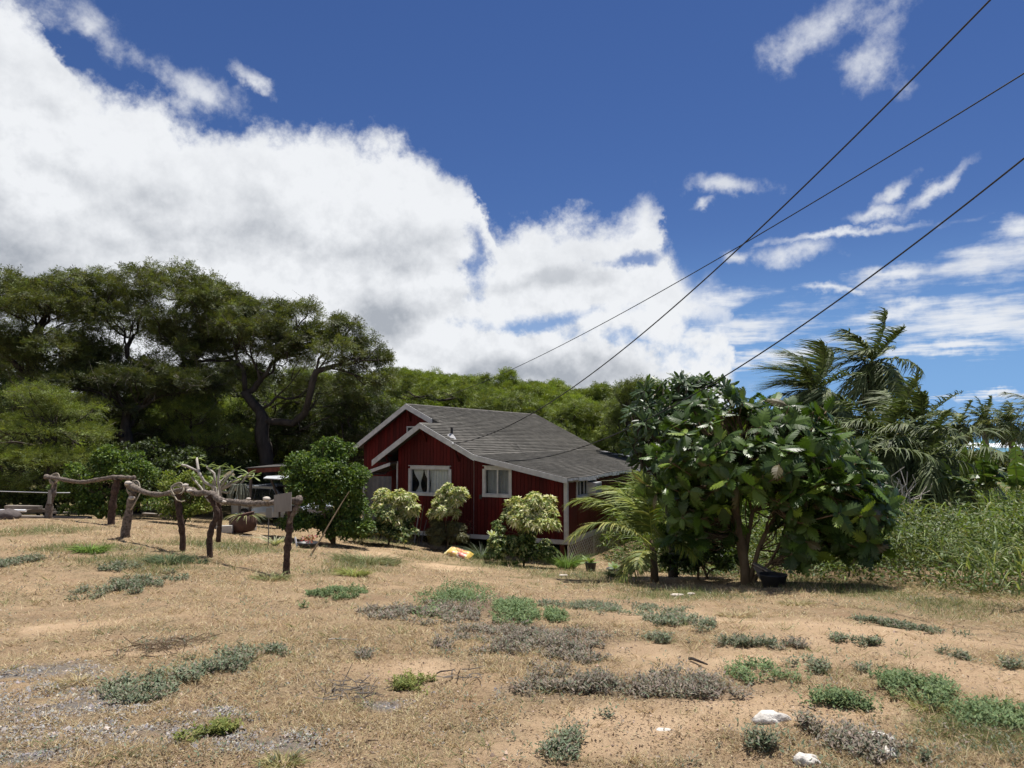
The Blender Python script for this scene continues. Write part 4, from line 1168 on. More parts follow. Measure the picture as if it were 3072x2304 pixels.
kiawe('kiawe_tree', 'tall feathery tree rising left of the plumeria crown', (1900, 1440), 38, [[(1900, 1330, 38)]],
      [(1900, 1175, 38, 60, 30, 1.6), (1860, 1200, 38, 50, 28, 1.4), (1930, 1230, 38, 70, 45, 1.8), (1860, 1270, 38, 60, 40, 1.6), (1900, 1330, 38, 80, 50, 1.6), (1960, 1180, 38, 50, 30, 1.4)], 4200, 0.2, cols=KIAWE_L, k=10, dead=20, leaf=(0.14, 0.042))

# ------------------------------------------------------------------ big-leaved trees
def lobed_leaf(L, W, lobes, droop, fold, col, name='leaf', depth=0.62):
    """breadfruit leaf along +Y, deep lobes, drooping towards the tip"""
    V = []; F = []
    def pt(x, y): return (x, y * L, -droop * L * y ** 2 - fold * abs(x) * (1 - 0.4 * y))
    n = lobes
    mids = [i / n for i in range(n + 1)]
    V.append(pt(0, -0.12)); V.append(pt(0, 0))
    midx = []
    for y in mids: midx.append(len(V)); V.append(pt(0, y))
    env = lambda y: W / 2 * (math.sin(math.pi * min(1, y * 0.80 + 0.16)) ** 0.8)
    for sg in (1, -1):
        for i in range(n):
            y0, y1 = mids[i], mids[i + 1]; ym_ = (y0 + y1) / 2
            w = env(ym_)
            a = len(V); V.append(pt(sg * w * (1 - depth), y0 + 0.01)); V.append(pt(sg * w * 0.85, ym_ - 0.01)); V.append(pt(sg * w, y1 + 0.10)); V.append(pt(sg * w * 0.78, y1 + 0.04)); V.append(pt(sg * w * (1 - depth), y1 - 0.005))
            q = [(midx[i], a, a + 1), (midx[i], a + 1, a + 3), (a + 1, a + 2, a + 3), (midx[i], a + 3, midx[i + 1]), (a + 3, a + 4, midx[i + 1])]
            F += q if sg > 0 else [t[::-1] for t in q]
    a = len(V); V += [pt(0.06 * W, 0.98), pt(0, 1.14), pt(-0.06 * W, 0.98)]
    F += [(midx[-1], a, a + 1), (midx[-1], a + 1, a + 2)]
    V = np.array(V); k = len(V)
    V = np.concatenate([V, [(-0.006, -0.12 * L, 0.0), (0.006, -0.12 * L, 0.0), (0.004, L * 0.9, -droop * L * .81 + 0.003), (-0.004, L * 0.9, -droop * L * .81 + 0.003)]])
    F.append((k, k + 1, k + 2, k + 3))
    c = np.tile(np.array(col), (len(V), 1)); c[k:] = np.array(col) * 1.8 + 0.04
    return to_mesh(name, V, F, c)
def plain_leaf(L, W, droop, fold, col, name='leaf'):
    prof = [(0, 0.08), (0.2, 0.42), (0.45, 0.9), (0.7, 1.0), (0.88, 0.66), (1.0, 0.0)]
    V = []; F = []
    for y, w in prof:
        z = -droop * L * y ** 2
        for x in (-w * W / 2, 0, w * W / 2): V.append((x, y * L, z - fold * abs(x)))
    for i in range(len(prof) - 1):
        a = i * 3; F += [(a, a + 1, a + 4, a + 3), (a + 1, a + 2, a + 5, a + 4)]
    return to_mesh(name, V, F, np.tile(np.array(col), (len(V), 1)))
def frame(D, up=(0, 0, 1), roll=0.0):
    """quaternion taking +Y to D with +Z near up"""
    D = Vector(D).normalized(); u = Vector(up); x = D.cross(u)
    if x.length < 1e-4: x = Vector((1, 0, 0))
    x.normalize(); z = x.cross(D)
    q = Matrix((x, D, z)).transposed().to_quaternion()
    return q @ Quaternion((0, 1, 0), roll)
def leafy_tree(name, label, cat, base, Y, forks, rosC, rosN, meshes, w, m, nind, r0, per, size, tilt, bark, group=None, seglen=0.35):
    b_ = at(*base, Y); b_[2] = gz(b_[0], b_[1])
    t_ = thing(name, label, cat, b_, group)
    FK = [[None if q is None else at(*q) for q in path] for path in forks]
    bb = b_ - [0, 0, 0.1]
    nodes, par, kids, rad, _n2 = skeleton(bb, FK, rosC, r0, 0.014, 0.09, seglen=seglen)
    V, F = skel_mesh(nodes, par, kids, rad, 8); mk('trunk', V, F, bark, t_, smooth=True)
    items = []
    for c, n_ in zip(rosC, rosN):
        ax = unit(n_ + np.array([0, 0, 0.5]) + rng.normal(size=3) * 0.2); s = unit(np.cross(ax, rng.normal(size=3))); t2 = np.cross(ax, s)
        k = int(rng.integers(per[0], per[1] + 1)); ph = rng.uniform(0, 6.28)
        for j in range(k):
            a = ph + j * 2.4; el_ = rng.uniform(*tilt)
            d = (s * math.cos(a) + t2 * math.sin(a)) * math.cos(el_) + ax * math.sin(el_)
            items.append((c + d * 0.04 - ax * 0.05 * (j / k), frame(d, tuple(ax), rng.uniform(-0.35, 0.35)), rng.uniform(*size), int(rng.choice(len(meshes), p=w))))
    vis = sorted(range(len(items)), key=lambda i: np.linalg.norm(items[i][0] - EYE) - 0.6 * items[i][0][2])
    ind = set(vis[:nind])
    VV = []; FF = []; CCs = []; n0 = 0
    for i, (p, q, s, mi) in enumerate(items):
        me = meshes[mi]
        if i in ind: inst('leaf', me, p, q, s, t_)
        else:
            R = np.array(q.to_matrix()); co = np.empty(len(me.vertices) * 3, np.float32); me.vertices.foreach_get('co', co); co = co.reshape(-1, 3)
            VV.append((co * s) @ R.T + p)
            FF += [tuple(v + n0 for v in pl.vertices) for pl in me.polygons]; n0 += len(co)
            cc = np.empty(len(co) * 4, np.float32); me.color_attributes['Col'].data.foreach_get('color', cc); CCs.append(cc.reshape(-1, 4)[:, :3])
    if VV: tag(mk('foliage', np.concatenate(VV), FF, m, t_, col=np.concatenate(CCs)), kind='stuff')
    return t_
def rosettes(lst, n, shell=0.75, up=0.35, front=0.0):
    C, R = pxclumps(lst)
    P, D, _ = ellipsoid_samples(C, R, n * 3, shell, up)
    # keep the ones that are apart from each other
    keep = []
    for i in range(len(P)):
        if P[i, 2] < gz(P[i, 0], P[i, 1]) + 0.25: continue
        if all(np.linalg.norm(P[i] - P[j]) > 0.16 for j in keep): keep.append(i)
        if len(keep) >= n: break
    return P[keep], D[keep]
def setm(ms, m):
    for me in ms: me.materials.append(m)
    return ms
BFC = [(0.034, 0.062, 0.013), (0.048, 0.086, 0.016), (0.085, 0.145, 0.022), (0.17, 0.235, 0.03), (0.10, 0.085, 0.04)]
BF = setm([lobed_leaf(0.46, 0.32, 6, dr, fo, c, depth=0.80) for c, dr, fo in zip(BFC + BFC[:3], (0.15, 0.35, 0.1, 0.15, 0.5, 0.45, 0.1, 0.25), (0.25, 0.4, 0.15, 0.3, 0.5, 0.2, 0.5, 0.3))], lf_gloss)
bw_ = np.array([0.24, 0.24, 0.17, 0.05, 0.02, 0.12, 0.11, 0.07]); bw_ /= bw_.sum()
rc, rn = rosettes([(2200, 1350, 15.6, 240, 130, 1.7), (2120, 1430, 15.4, 140, 110, 1.3), (2400, 1400, 15.3, 190, 120, 1.5), (2500, 1520, 15.0, 170, 120, 1.4), (2330, 1270, 15.8, 150, 80, 1.2), (2150, 1240, 16, 110, 60, 1.1), (2560, 1580, 14.9, 100, 80, 0.9), (2250, 1390, 14.7, 240, 60, 0.9), (2070, 1520, 15.4, 60, 70, 0.7), (2440, 1590, 15.0, 120, 60, 0.9), (2520, 1620, 14.8, 90, 50, 0.7), (2300, 1400, 14.0, 200, 70, .9), (2480, 1500, 13.9, 120, 70, .8), (2140, 1580, 15.5, 70, 60, .6), (2410, 1640, 14.9, 90, 34, .6), (1985, 1420, 15.7, 70, 80, .7), (2060, 1610, 15.9, 70, 50, .6), (2560, 1640, 14.7, 80, 40, .6)], 410)
bt = leafy_tree('breadfruit_tree', 'breadfruit tree with big glossy lobed leaves on several low trunks', 'tree', (2240, 1745), 15.5,
    [[(2225, 1640, 15.5), (2205, 1540, 15.6), (2210, 1400, 15.6)], [None, (2275, 1650, 15.4), (2320, 1560, 15.4), (2370, 1430, 15.4)], [None, (2245, 1600, 15.7), (2250, 1420, 15.8)], [None, (2310, 1690, 15.3), (2350, 1610, 15.2), (2440, 1560, 15.1)], [(2170, 1460, 15.6), (2100, 1420, 15.5)]],
    rc, rn, BF, bw_, lf_gloss, 295, 0.15, (6, 9), (0.36, 0.86), (-0.2, 0.95), bark_b)
for u, v in ((2222, 1440), (2455, 1500), (2445, 1610), (2530, 1600), (2535, 1580), (2150, 1380)):
    p = at(u, v, 14.75); V, F = rock(p, 0.075, 0.075, 0.09, 2, 3, 0.05)
    mk('fruit', V, F, mat('green_fruit', (0.10, 0.15, 0.035), 0.7, 0.15, 60, 0.3, 150), bt, smooth=True)
PLC = [(0.035, 0.062, 0.022), (0.050, 0.088, 0.028), (0.085, 0.13, 0.035)]
PL = setm([plain_leaf(0.32, 0.095, dr, 0.35, c) for c, dr in zip(PLC + PLC[:2], (0.1, 0.3, 0.15, 0.5, 0.25))], lf_gloss)
pc, pn = rosettes([(2010, 1190, 18.6, 100, 60, 1.2), (1960, 1280, 18.6, 90, 80, 1.3), (2060, 1280, 18.8, 110, 110, 1.3), (1925, 1345, 18.4, 46, 40, .8), (2110, 1190, 19, 90, 50, 1.0), (2020, 1390, 18.4, 60, 50, 1.0), (2070, 1470, 18.5, 60, 50, 0.9)], 210)
pt_ = leafy_tree('plumeria_tree', 'dark plumeria tree with oblong leaves beside the end of the porch roof', 'tree', (2020, 1690), 18.4,
    [[(2010, 1560, 18.5), (2000, 1440, 18.6)], [(1960, 1360, 18.6)], [(2060, 1350, 18.8)], [(2090, 1430, 18.6), (2130, 1390, 18.6)]], pc, pn, PL, [0.3, 0.3, 0.12, 0.16, 0.12], lf_gloss, 200, 0.13, (9, 13), (0.7, 1.15), (-0.2, 0.9), bark_d)
wf = mat('cream_petals', (0.75, 0.68, 0.50), 0.7, 0.1, 20)
for i_ in range(26):
    c, n_ = pc[rng.integers(len(pc))], 0; p = c + rng.normal(size=3) * 0.1 + [0, -0.1, 0.12]
    O = np.repeat(p[None], 5, 0); a = np.arange(5) * 1.257; D = np.stack([np.cos(a), np.sin(a) * 0.6 - 0.3, np.sin(a) * 0.5 + 0.5], 1)
    V, F = leaves(O, D, np.cross(D, [0, 0, 1.0]), 0.05, 0.035); mk('blossom', V, F, wf, pt_)

# ------------------------------------------------------------------ palms
def frond(parent, origin, az_, el_, L, grav, wind, nl, ll, lw, cols, hang=0.5, name='frond', stalk=0.16, curl=0.0, stalk_r=0.022, m=None, seg=3, rag=0.10):
    d = np.array([math.sin(az_) * math.cos(el_), math.cos(az_) * math.cos(el_), math.sin(el_)]); P = [np.asarray(origin, float)]; n = 16; T = []
    wind = np.asarray(wind, float)
    for i in range(n):
        t = i / n; d = unit(d + (np.array([0, 0, -grav]) + wind * 0.6) * (1.4 / n) * (0.3 + 1.4 * t)); T.append(d); P.append(P[-1] + d * L / n)
    T.append(d); P = np.array(P); T = np.array(T)
    ts = np.linspace(stalk, 0.995, nl); idx_ = ts * n; i0 = np.minimum(idx_.astype(int), n - 1); fr = (idx_ - i0)[:, None]
    O = P[i0] * (1 - fr) + P[i0 + 1] * fr; TT = unit(T[i0] * (1 - fr) + T[i0 + 1] * fr)
    S = unit(np.cross(TT, [0, 0, 1.0])); U = np.cross(S, TT)
    env = np.sin(np.pi * (0.12 + 0.80 * (ts - stalk) / (1 - stalk))) ** 0.6
    Vs = []; own = []
    LO = []; LD = []; LL = []; BN = []; SD = []
    for sg in (1, -1):
        dd = unit(S * sg * 1.0 + TT * (0.35 + 0.75 * ts[:, None]) + U * 0.25 + rng.normal(size=O.shape) * rag)
        LO.append(O); LD.append(dd); LL.append(ll * env * rng.uniform(0.8, 1.1, nl) * np.where(rng.random(nl) < rag * 0.5, 0.3, 1.0)); BN.append(np.tile([0, 0, -hang], (nl, 1)) + wind * 0.8 + rng.normal(size=O.shape) * 0.10)
        SD.append(unit(np.cross(dd, U) + rng.normal(size=O.shape) * 0.15))
    O2 = np.concatenate(LO); V, F, mm = blades(O2, np.concatenate(LD), np.concatenate(LL), lw, np.concatenate(BN), side=np.concatenate(SD), seg=seg)
    cc = pick(cols, len(O2), 0.15); cc = np.repeat(cc, mm, 0)
    rv, rf = tube(P, np.linspace(stalk_r, 0.004, len(P)), 4, 0)
    F2 = [tuple(f) for f in F.tolist()] + [tuple(i + len(V) for i in f) for f in rf]
    rc_ = np.tile(np.array(cols[0]) * 1.6 + [0.05, 0.04, 0.01], (len(rv), 1))
    return mk(name, np.concatenate([V, rv]), F2, m or lf, parent, col=np.concatenate([cc, rc_]))
CG = [(0.095, 0.125, 0.045), (0.14, 0.165, 0.07), (0.06, 0.08, 0.032)]
lf_palm = leafmat('palm_leaf', 0.6, 0.16, 0.22, tint=(1.1, 1.2, 0.5))
CGY = [(0.20, 0.22, 0.05), (0.28, 0.27, 0.07), (0.12, 0.16, 0.04)]
CD = [(0.19, 0.155, 0.095), (0.15, 0.12, 0.08), (0.24, 0.20, 0.12)]
def palm(label, basepx, crownpx, Y, n, L, wind, seed=0, dead=4, ll=0.75, lw=0.055, nl=46, trunk_r=0.16, lean=0.0, group=None, cols=CG, els=(-0.75, 1.12), hang=0.8, grav=1.2, green_first=True, name='coconut_palm'):
    b_ = at(*basepx, Y); b_[2] = gz(b_[0], b_[1]); c = at(*crownpx, Y)
    t_ = thing(name, label, 'palm', b_, group)
    k = 14; path = [b_ + (c - b_) * (i / k) + np.array([lean * math.sin(math.pi * i / k), 0, 0]) for i in range(k + 1)]; path[0] = path[0] - [0, 0, 0.2]
    V, F = tube(path, [trunk_r * (1.35 - 0.45 * min(1, i / 3)) for i in range(k + 1)], 9, 0.06); mk('trunk', V, F, bark_g, t_, smooth=True)
    for i in range(n):
        a = i * 2.399 + seed; e = els[1] - (els[1] - els[0]) * (i / max(1, n - 1)) ** 0.9
        frond(t_, c + [0, 0, 0.1], a, e, L * rng.uniform(0.85, 1.1), (grav * 0.55 if i < n * 0.4 else grav) * rng.uniform(0.8, 1.2), np.array(wind) * (1.3 if i < n * 0.5 else 0.8), nl, ll, lw, cols if rng.random() < 0.93 else CGY, hang * (0.5 if i < n * 0.4 else 1.0) * rng.uniform(0.7, 1.5), m=lf_palm, stalk=0.10, rag=0.22)
    for i in range(dead):
        frond(t_, c, rng.uniform(0, 6.28), rng.uniform(-1.2, -0.4), L * 0.8, 1.2, np.array(wind) * 0.5, int(nl * 0.7), ll * 0.8, lw, CD, 1.2, name='dead_frond', m=lf_dry)
    if n > 8:
        V, F = join([rock(c + [rng.uniform(-.25, .25), rng.uniform(-.25, .25), -0.25], 0.13, 0.13, 0.16, 1, i, 0.05) for i in range(5)])
        tag(mk('coconuts', V, F, mat('coconut_husk', (0.13, 0.12, 0.05), 0.7), t_), kind='stuff')
    return t_
WL = (-0.8, 0.1, 0.15)
palm('tall coconut palm with shredded crown, nearer of the two blown leftward', (2520, 1560), (2440, 1180), 27, 22, 2.1, WL, 0.3, 5, 0.85, 0.08, 46, lean=-0.15)
palm('tallest coconut palm, its top fronds streaming in the wind', (2585, 1520), (2615, 1092), 33, 20, 2.5, (-0.6, 0.1, 0.12), 1.7, 2, 0.9, 0.09, 44)
palm('broad low coconut palm with pale arching fronds over the tall grass', (2670, 1530), (2660, 1325), 25, 24, 2.5, (-0.45, -0.05, 0.0), 2.2, 6, 0.85, 0.075, 48)
palm('coconut palm behind whose bent fronds lean toward the sea', (2760, 1500), (2760, 1275), 30, 20, 2.0, (-0.6, 0, 0.1), 0.9, 4, 0.9, 0.085, 44)
palm('drooping coconut palm between the breadfruit crown and the bare twigs', (2590, 1560), (2560, 1370), 23, 20, 2.4, (-0.3, 0, -0.1), 4.1, 5, 0.8, 0.07, 46, els=(-0.8, 1.0))
palm('small coconut palm with fronds resting on the grass, beside banana leaves', (2780, 1500), (2790, 1375), 24, 18, 2.6, (-0.2, -0.1, -0.1), 3.3, 3, 0.8, 0.07, 46, els=(-0.6, 0.9))
palm('distant coconut palm standing clear against the sea', (2957, 1372), (2955, 1262), 70, 20, 2.4, (-0.3, 0, 0.0), 0.2, 2, 0.8, 0.14, 24, 0.30, els=(-0.5, 1.4))
palm('distant leaning coconut palm with brown skirt, right of the clear one', (3035, 1375), (3030, 1272), 66, 18, 2.3, (-0.5, 0, 0.0), 1.2, 5, 1.0, 0.14, 24, 0.22, els=(-0.6, 1.3))
palm('distant short coconut palm half hidden by nearer fronds', (2880, 1380), (2880, 1275), 60, 16, 2.1, (-0.4, 0, 0.0), 2.2, 2, 0.8, 0.12, 24, 0.2)
palm('coconut palm cut off by the right edge of the view', (3120, 1380), (3125, 1240), 45, 16, 2.6, (-0.4, 0, 0.0), 2.9, 3, 0.9, 0.09, 30, 0.2)
# the young palm in front of the lattice
yb = at(1965, 1742, 16.5); yb[2] = gz(yb[0], yb[1])
yp = thing('young_palm', 'young coconut palm with feathery arching fronds in front of the lattice', 'palm', yb)
V, F = tube([yb - [0, 0, 0.1], yb + [-0.02, 0, 0.4], at(1960, 1665, 16.5), at(1955, 1620, 16.5)], [0.10, 0.085, 0.075, 0.05], 8, 0.06); mk('trunk', V, F, bark_b, yp, smooth=True)
YC = [(0.17, 0.215, 0.04), (0.11, 0.15, 0.03), (0.26, 0.29, 0.055)]
yo = at(1958, 1650, 16.5)
for (az_, el_, L_, g_, w_, ll_, cl) in [(-0.55, 1.25, 1.95, 0.95, (-0.6, 0, 0), 0.70, YC), (0.0, 1.42, 1.75, 0.6, (-0.25, 0, 0), 0.70, YC), (-1.3, 1.05, 2.4, 1.2, (-0.2, -0.1, 0), 0.62, YC), (-1.75, 0.75, 2.2, 1.25, (-0.1, 0, 0), 0.55, CGY), (1.35, 0.85, 2.1, 0.9, (0, -0.1, 0), 0.6, YC),
     (0.9, 0.95, 1.7, 0.9, (0, 0, 0), 0.55, YC), (2.6, 0.6, 1.5, 1.1, (0, 0, 0), 0.45, YC), (-2.7, 0.3, 1.2, 0.9, (0, 0, 0), 0.42, CGY), (-0.9, 1.05, 1.8, 1.0, (-0.4, 0, 0), 0.60, YC), (1.9, 0.9, 1.6, 0.9, (0, 0, 0), 0.5, YC), (-2.2, -0.15, 1.0, 0.4, (0, 0, 0), 0.40, CGY)]:
    frond(yp, yo + rng.normal(size=3) * 0.03, az_, el_, L_, g_, w_, 64, ll_, 0.045, cl, 0.45, stalk=0.2, stalk_r=0.018)
low = at(1925, 1745, 15.6); low[2] = gz(low[0], low[1]) + 0.35
fr_ = frond(yp, yb + [-0.1, -0.1, 0.35], -2.2, 0.35, 1.15, 1.1, (0, 0, 0), 40, 0.42, 0.035, CGY, 0.7, stalk=0.2)

# ------------------------------------------------------------------ bananas
def banana_leaf(parent, origin, az_, el_, L, W, grav, cols, torn=0.5):
    d = np.array([math.sin(az_) * math.cos(el_), math.cos(az_) * math.cos(el_), math.sin(el_)]); P = [np.asarray(origin, float)]; n = 12
    for i in range(n): d = unit(d + np.array([0, 0, -grav]) * 1.4 / n * (i / n + 0.2)); P.append(P[-1] + d * L / n)
    P = np.array(P); T = unit(np.gradient(P, axis=0)); S = unit(np.cross(T, [0, 0, 1.0])); U = np.cross(S, T)
    V = []; F = []; C = []
    for sg in (1, -1):
        for i in range(2, n):
            w0 = W / 2 * math.sin(math.pi * ((i - 1) / (n - 1)) ** 0.8) ** 0.6 + 0.03; w1_ = W / 2 * math.sin(math.pi * (min(i, n - 1.3) / (n - 1)) ** 0.8) ** 0.6 + 0.03
            dr = rng.uniform(0, torn) * W; a = len(V); gp_ = 0.06 if rng.random() < 0.5 else 0
            V += [P[i], P[i] + (S[i] * sg + U[i] * 0.35) * w0 - [0, 0, dr], P[i + 1] * (1 - gp_) + P[i] * gp_ + (S[i + 1] * sg + U[i + 1] * 0.35) * w1_ - [0, 0, dr], P[i + 1]]
            F.append((a, a + 1, a + 2, a + 3)); C += [np.array(cols[rng.integers(len(cols))])] * 4
    k = len(V); tv, tf = tube(P, np.linspace(0.025, 0.006, len(P)), 4, 0); F += [tuple(i + k for i in f) for f in tf]; C += [np.array([0.22, 0.26, 0.08])] * len(tv)
    return mk('leaf', np.concatenate([V, tv]), F, lf_gloss, parent, col=np.array(C))
BNC = [(0.065, 0.105, 0.025), (0.045, 0.08, 0.022), (0.10, 0.145, 0.03)]
for lab, bp_, Y, n, L, hs in (('banana plant with one bright upright young leaf, right of the palms', (2960, 1490), 22, 10, 1.6, 1.0), ('banana plant with ragged upright leaves left of the bright one', (2835, 1480), 23, 7, 1.2, 1.0),
                              ('banana plant at the right edge with wide dark leaves', (3055, 1490), 21, 9, 1.6, 0.9), ('small banana plant under the porch end of the house', (1990, 1600), 22, 5, 1.1, 0.5), ('banana clump behind the palm fronds near the sea gap', (2900, 1460), 28, 8, 1.4, 1.2)):
    b_ = at(*bp_, Y); top_ = b_ + [0, 0, hs * 0.2]; b_[2] = gz(b_[0], b_[1])
    t_ = thing('banana_plant', lab, 'banana plant', b_)
    V, F = tube([b_ - [0, 0, .1], (b_ + top_) / 2 + [0.04, 0, 0], top_], [0.13, 0.10, 0.06], 8, 0.04); mk('stem', V, F, mat('banana_stem', (0.12, 0.14, 0.05), 0.7, 0.3, 6), t_, smooth=True)
    for i in range(n):
        banana_leaf(t_, top_, i * 2.4 + 0.5, rng.uniform(0.2, 1.25) if i else 1.5, L * rng.uniform(0.65, 1.0), 0.36, rng.uniform(0.6, 1.3) if i else 0.1, BNC if i else [(0.17, 0.25, 0.04)])

# ------------------------------------------------------------------ tall grass and weeds on the right
GR = [(0.13, 0.185, 0.045), (0.175, 0.24, 0.055), (0.065, 0.105, 0.03), (0.28, 0.29, 0.14), (0.20, 0.245, 0.08)]
edgepts = [(-2.0, 34), (3.0, 29), (4.2, 21), (5.4, 17.6), (8.0, 14.6), (9.2, 11.5), (8.8, 9.6)]
def field_mask(x, y):
    ex = np.interp(y, [q[1] for q in edgepts[::-1]], [q[0] for q in edgepts[::-1]])
    return x - ex
def scatter_field(n, x0, x1, y0, y1, margin=0.0, power=1.0):
    out = []
    k = 0
    while k < n:
        x = rng.uniform(x0, x1, n * 3); y = y0 + (y1 - y0) * rng.uniform(0, 1, n * 3) ** power
        m_ = (field_mask(x, y) > margin) & (x < 0.95 * y + 3)
        out.append(np.stack([x[m_], y[m_]], 1)); k += int(m_.sum())
    return np.concatenate(out)[:n]
Q = scatter_field(13500, -3, 40, 9.5, 44, 0.35, 1.2)
hgt = np.clip(field_mask(Q[:, 0], Q[:, 1]) / 2.2, 0.25, 1) * (0.75 + 0.5 * fbm(Q[:, 0] * 0.5, Q[:, 1] * 0.5, 3, 8)) * np.interp(Q[:, 1], [9, 14, 20, 28, 36, 44], [1.5, 1.5, 2.1, 2.9, 3.1, 3.1])
hgt *= np.where((Q[:, 0] / Q[:, 1] > 0.56) & (Q[:, 1] > 19), 0.66, 1.0)
hgt *= np.where((Q[:, 0] < 10.5) & (Q[:, 1] < 24), 0.75, 1.0)
O = np.stack([Q[:, 0], Q[:, 1], ground_z(Q[:, 0], Q[:, 1]) + hgt * 0.30], 1)
rep = 3; O = np.repeat(O, rep, 0); H = np.repeat(hgt, rep); n = len(O)
O[:, 2] += H * rng.uniform(0, 0.5, n)
D = unit(np.stack([rng.normal(size=n) * 0.45 - 0.12, rng.normal(size=n) * 0.45, np.full(n, 1.0)], 1))
bend = np.stack([D[:, 0] * 0.9 - 0.15, D[:, 1] * 0.9, -rng.uniform(0.5, 1.15, n)], 1)
V, F, mm = blades(O, D, H * rng.uniform(0.45, 0.85, n), 0.036 * np.interp(O[:, 1], [10, 40], [0.9, 1.9]), bend, seg=3)
cc = pick(GR, n, 0.2, [0.28, 0.26, 0.22, 0.08, 0.16]) * (0.45 + 1.1 * fbm(O[:, 0] * 0.9, O[:, 1] * 0.9, 4, 31))[:, None]
tag(mk('tall_grass', V, F, lf, col=np.repeat(cc, mm, 0)), 'tall arching green grass filling the low ground by the palms', 'grass', kind='stuff')
# leafy weeds along its near side
Q = scatter_field(40000, 2.5, 20, 9.3, 27, 0.0, 1.2)
fm = field_mask(Q[:, 0], Q[:, 1]); keep = fm < 5.5; Q = Q[keep]; fm = fm[keep]
hw_ = np.clip(fm / 1.6, 0.12, 1) * np.interp(Q[:, 0], [4, 9], [1.2, 1.7]) * (0.6 + 0.8 * fbm(Q[:, 0] * 0.8, Q[:, 1] * 0.8, 3, 18)); n = len(Q)
P = np.stack([Q[:, 0], Q[:, 1], ground_z(Q[:, 0], Q[:, 1]) + hw_ * rng.uniform(0.05, 1, n) ** 0.7], 1)
P = np.repeat(P, 2, 0) + rng.normal(size=(2 * n, 3)) * 0.05; n = len(P)
D = unit(rng.normal(size=(n, 3)) * 0.7 + [0, -0.2, 0.35])
V, F = leaves(P, D, np.cross(D, [0, 0, 1.0]) + rng.normal(size=D.shape) * 0.4, rng.uniform(0.06, 0.12, n), rng.uniform(0.035, 0.06, n), 0.25)
cc = pick([(0.09, 0.135, 0.04), (0.065, 0.10, 0.032), (0.12, 0.165, 0.05), (0.16, 0.17, 0.07)], n, 0.2) * (0.7 + 0.6 * fbm(P[:, 0], P[:, 1], 3, 30))[:, None]
tag(mk('leafy_weeds', V, F, lf, col=np.repeat(cc, 4, 0)), 'low leafy weeds along the near side of the tall grass', 'weeds', kind='stuff')
# bare grey twigs in front of the palms
for j, (u, v, Y) in enumerate([(2690, 1470, 20.5), (2660, 1455, 20.3), (2740, 1480, 20.6)]):
    b_ = at(u, v, Y); b_[2] = gz(b_[0], b_[1])
    lab = ('bare grey branch rising from the tall grass under the low palm', 'bare twisted branch left of the other bare branches in the grass', 'bare thin branch nearest the fallen palm frond')[j]
    tg = np.array([at(u + rng.uniform(-60, 70), v + rng.uniform(-60, 20), Y + rng.uniform(-.4, .4)) for _ in range(9)])
    nodes, par, kids, rad, _n2 = skeleton(b_, [[at(u, v + 10, Y)]], tg, 0.035, 0.008, 0.2, seglen=0.25)
    V, F = skel_mesh(nodes, par, kids, rad, 4)
    tag(mk('dead_branch', V, F, bark_p, origin=b_), lab, 'branch', 'bare branches in the tall grass')
# dark thicket behind the palms
shrub('thicket', 'dark tangled thicket closing the gap behind the coconut palms', 'bush', (2620, 1560), 30, [(2500, 1420, 30, 110, 110, 1.5), (2620, 1440, 30, 120, 90, 1.5), (2740, 1440, 30, 110, 70, 1.5), (2560, 1320, 31, 90, 80, 1.5), (2680, 1360, 31, 100, 70, 1.5)], 9000, 0.26, 0.09, [(0.045, 0.06, 0.025), (0.07, 0.08, 0.035), (0.10, 0.09, 0.05)], k=8, stem_r=0.06)
shrub('thicket', 'green thicket under the distant palms near the sea', 'bush', (2940, 1450), 34, [(2880, 1392, 34, 90, 30, 1.5), (2990, 1396, 34, 100, 24, 1.5), (3100, 1384, 34, 90, 34, 1.5), (2850, 1420, 34, 110, 45, 1.5), (2960, 1410, 34, 120, 34, 1.5), (3060, 1400, 34, 90, 40, 1.5), (3120, 1430, 34, 110, 60, 1.5)], 9000, 0.28, 0.10, [(0.06, 0.085, 0.028), (0.10, 0.13, 0.035), (0.12, 0.12, 0.05)], k=8, stem_r=0.05)
shrub('thicket', 'bushes screening the ground left of the porch and below the plumeria', 'bush', (2080, 1600), 24, [(2050, 1560, 24, 90, 60, 1.2), (2160, 1540, 26, 90, 70, 1.2), (2300, 1510, 28, 110, 70, 1.5), (2430, 1470, 28, 100, 80, 1.5)], 5000, 0.20, 0.08, [(0.07, 0.11, 0.03), (0.11, 0.16, 0.04)], k=8)

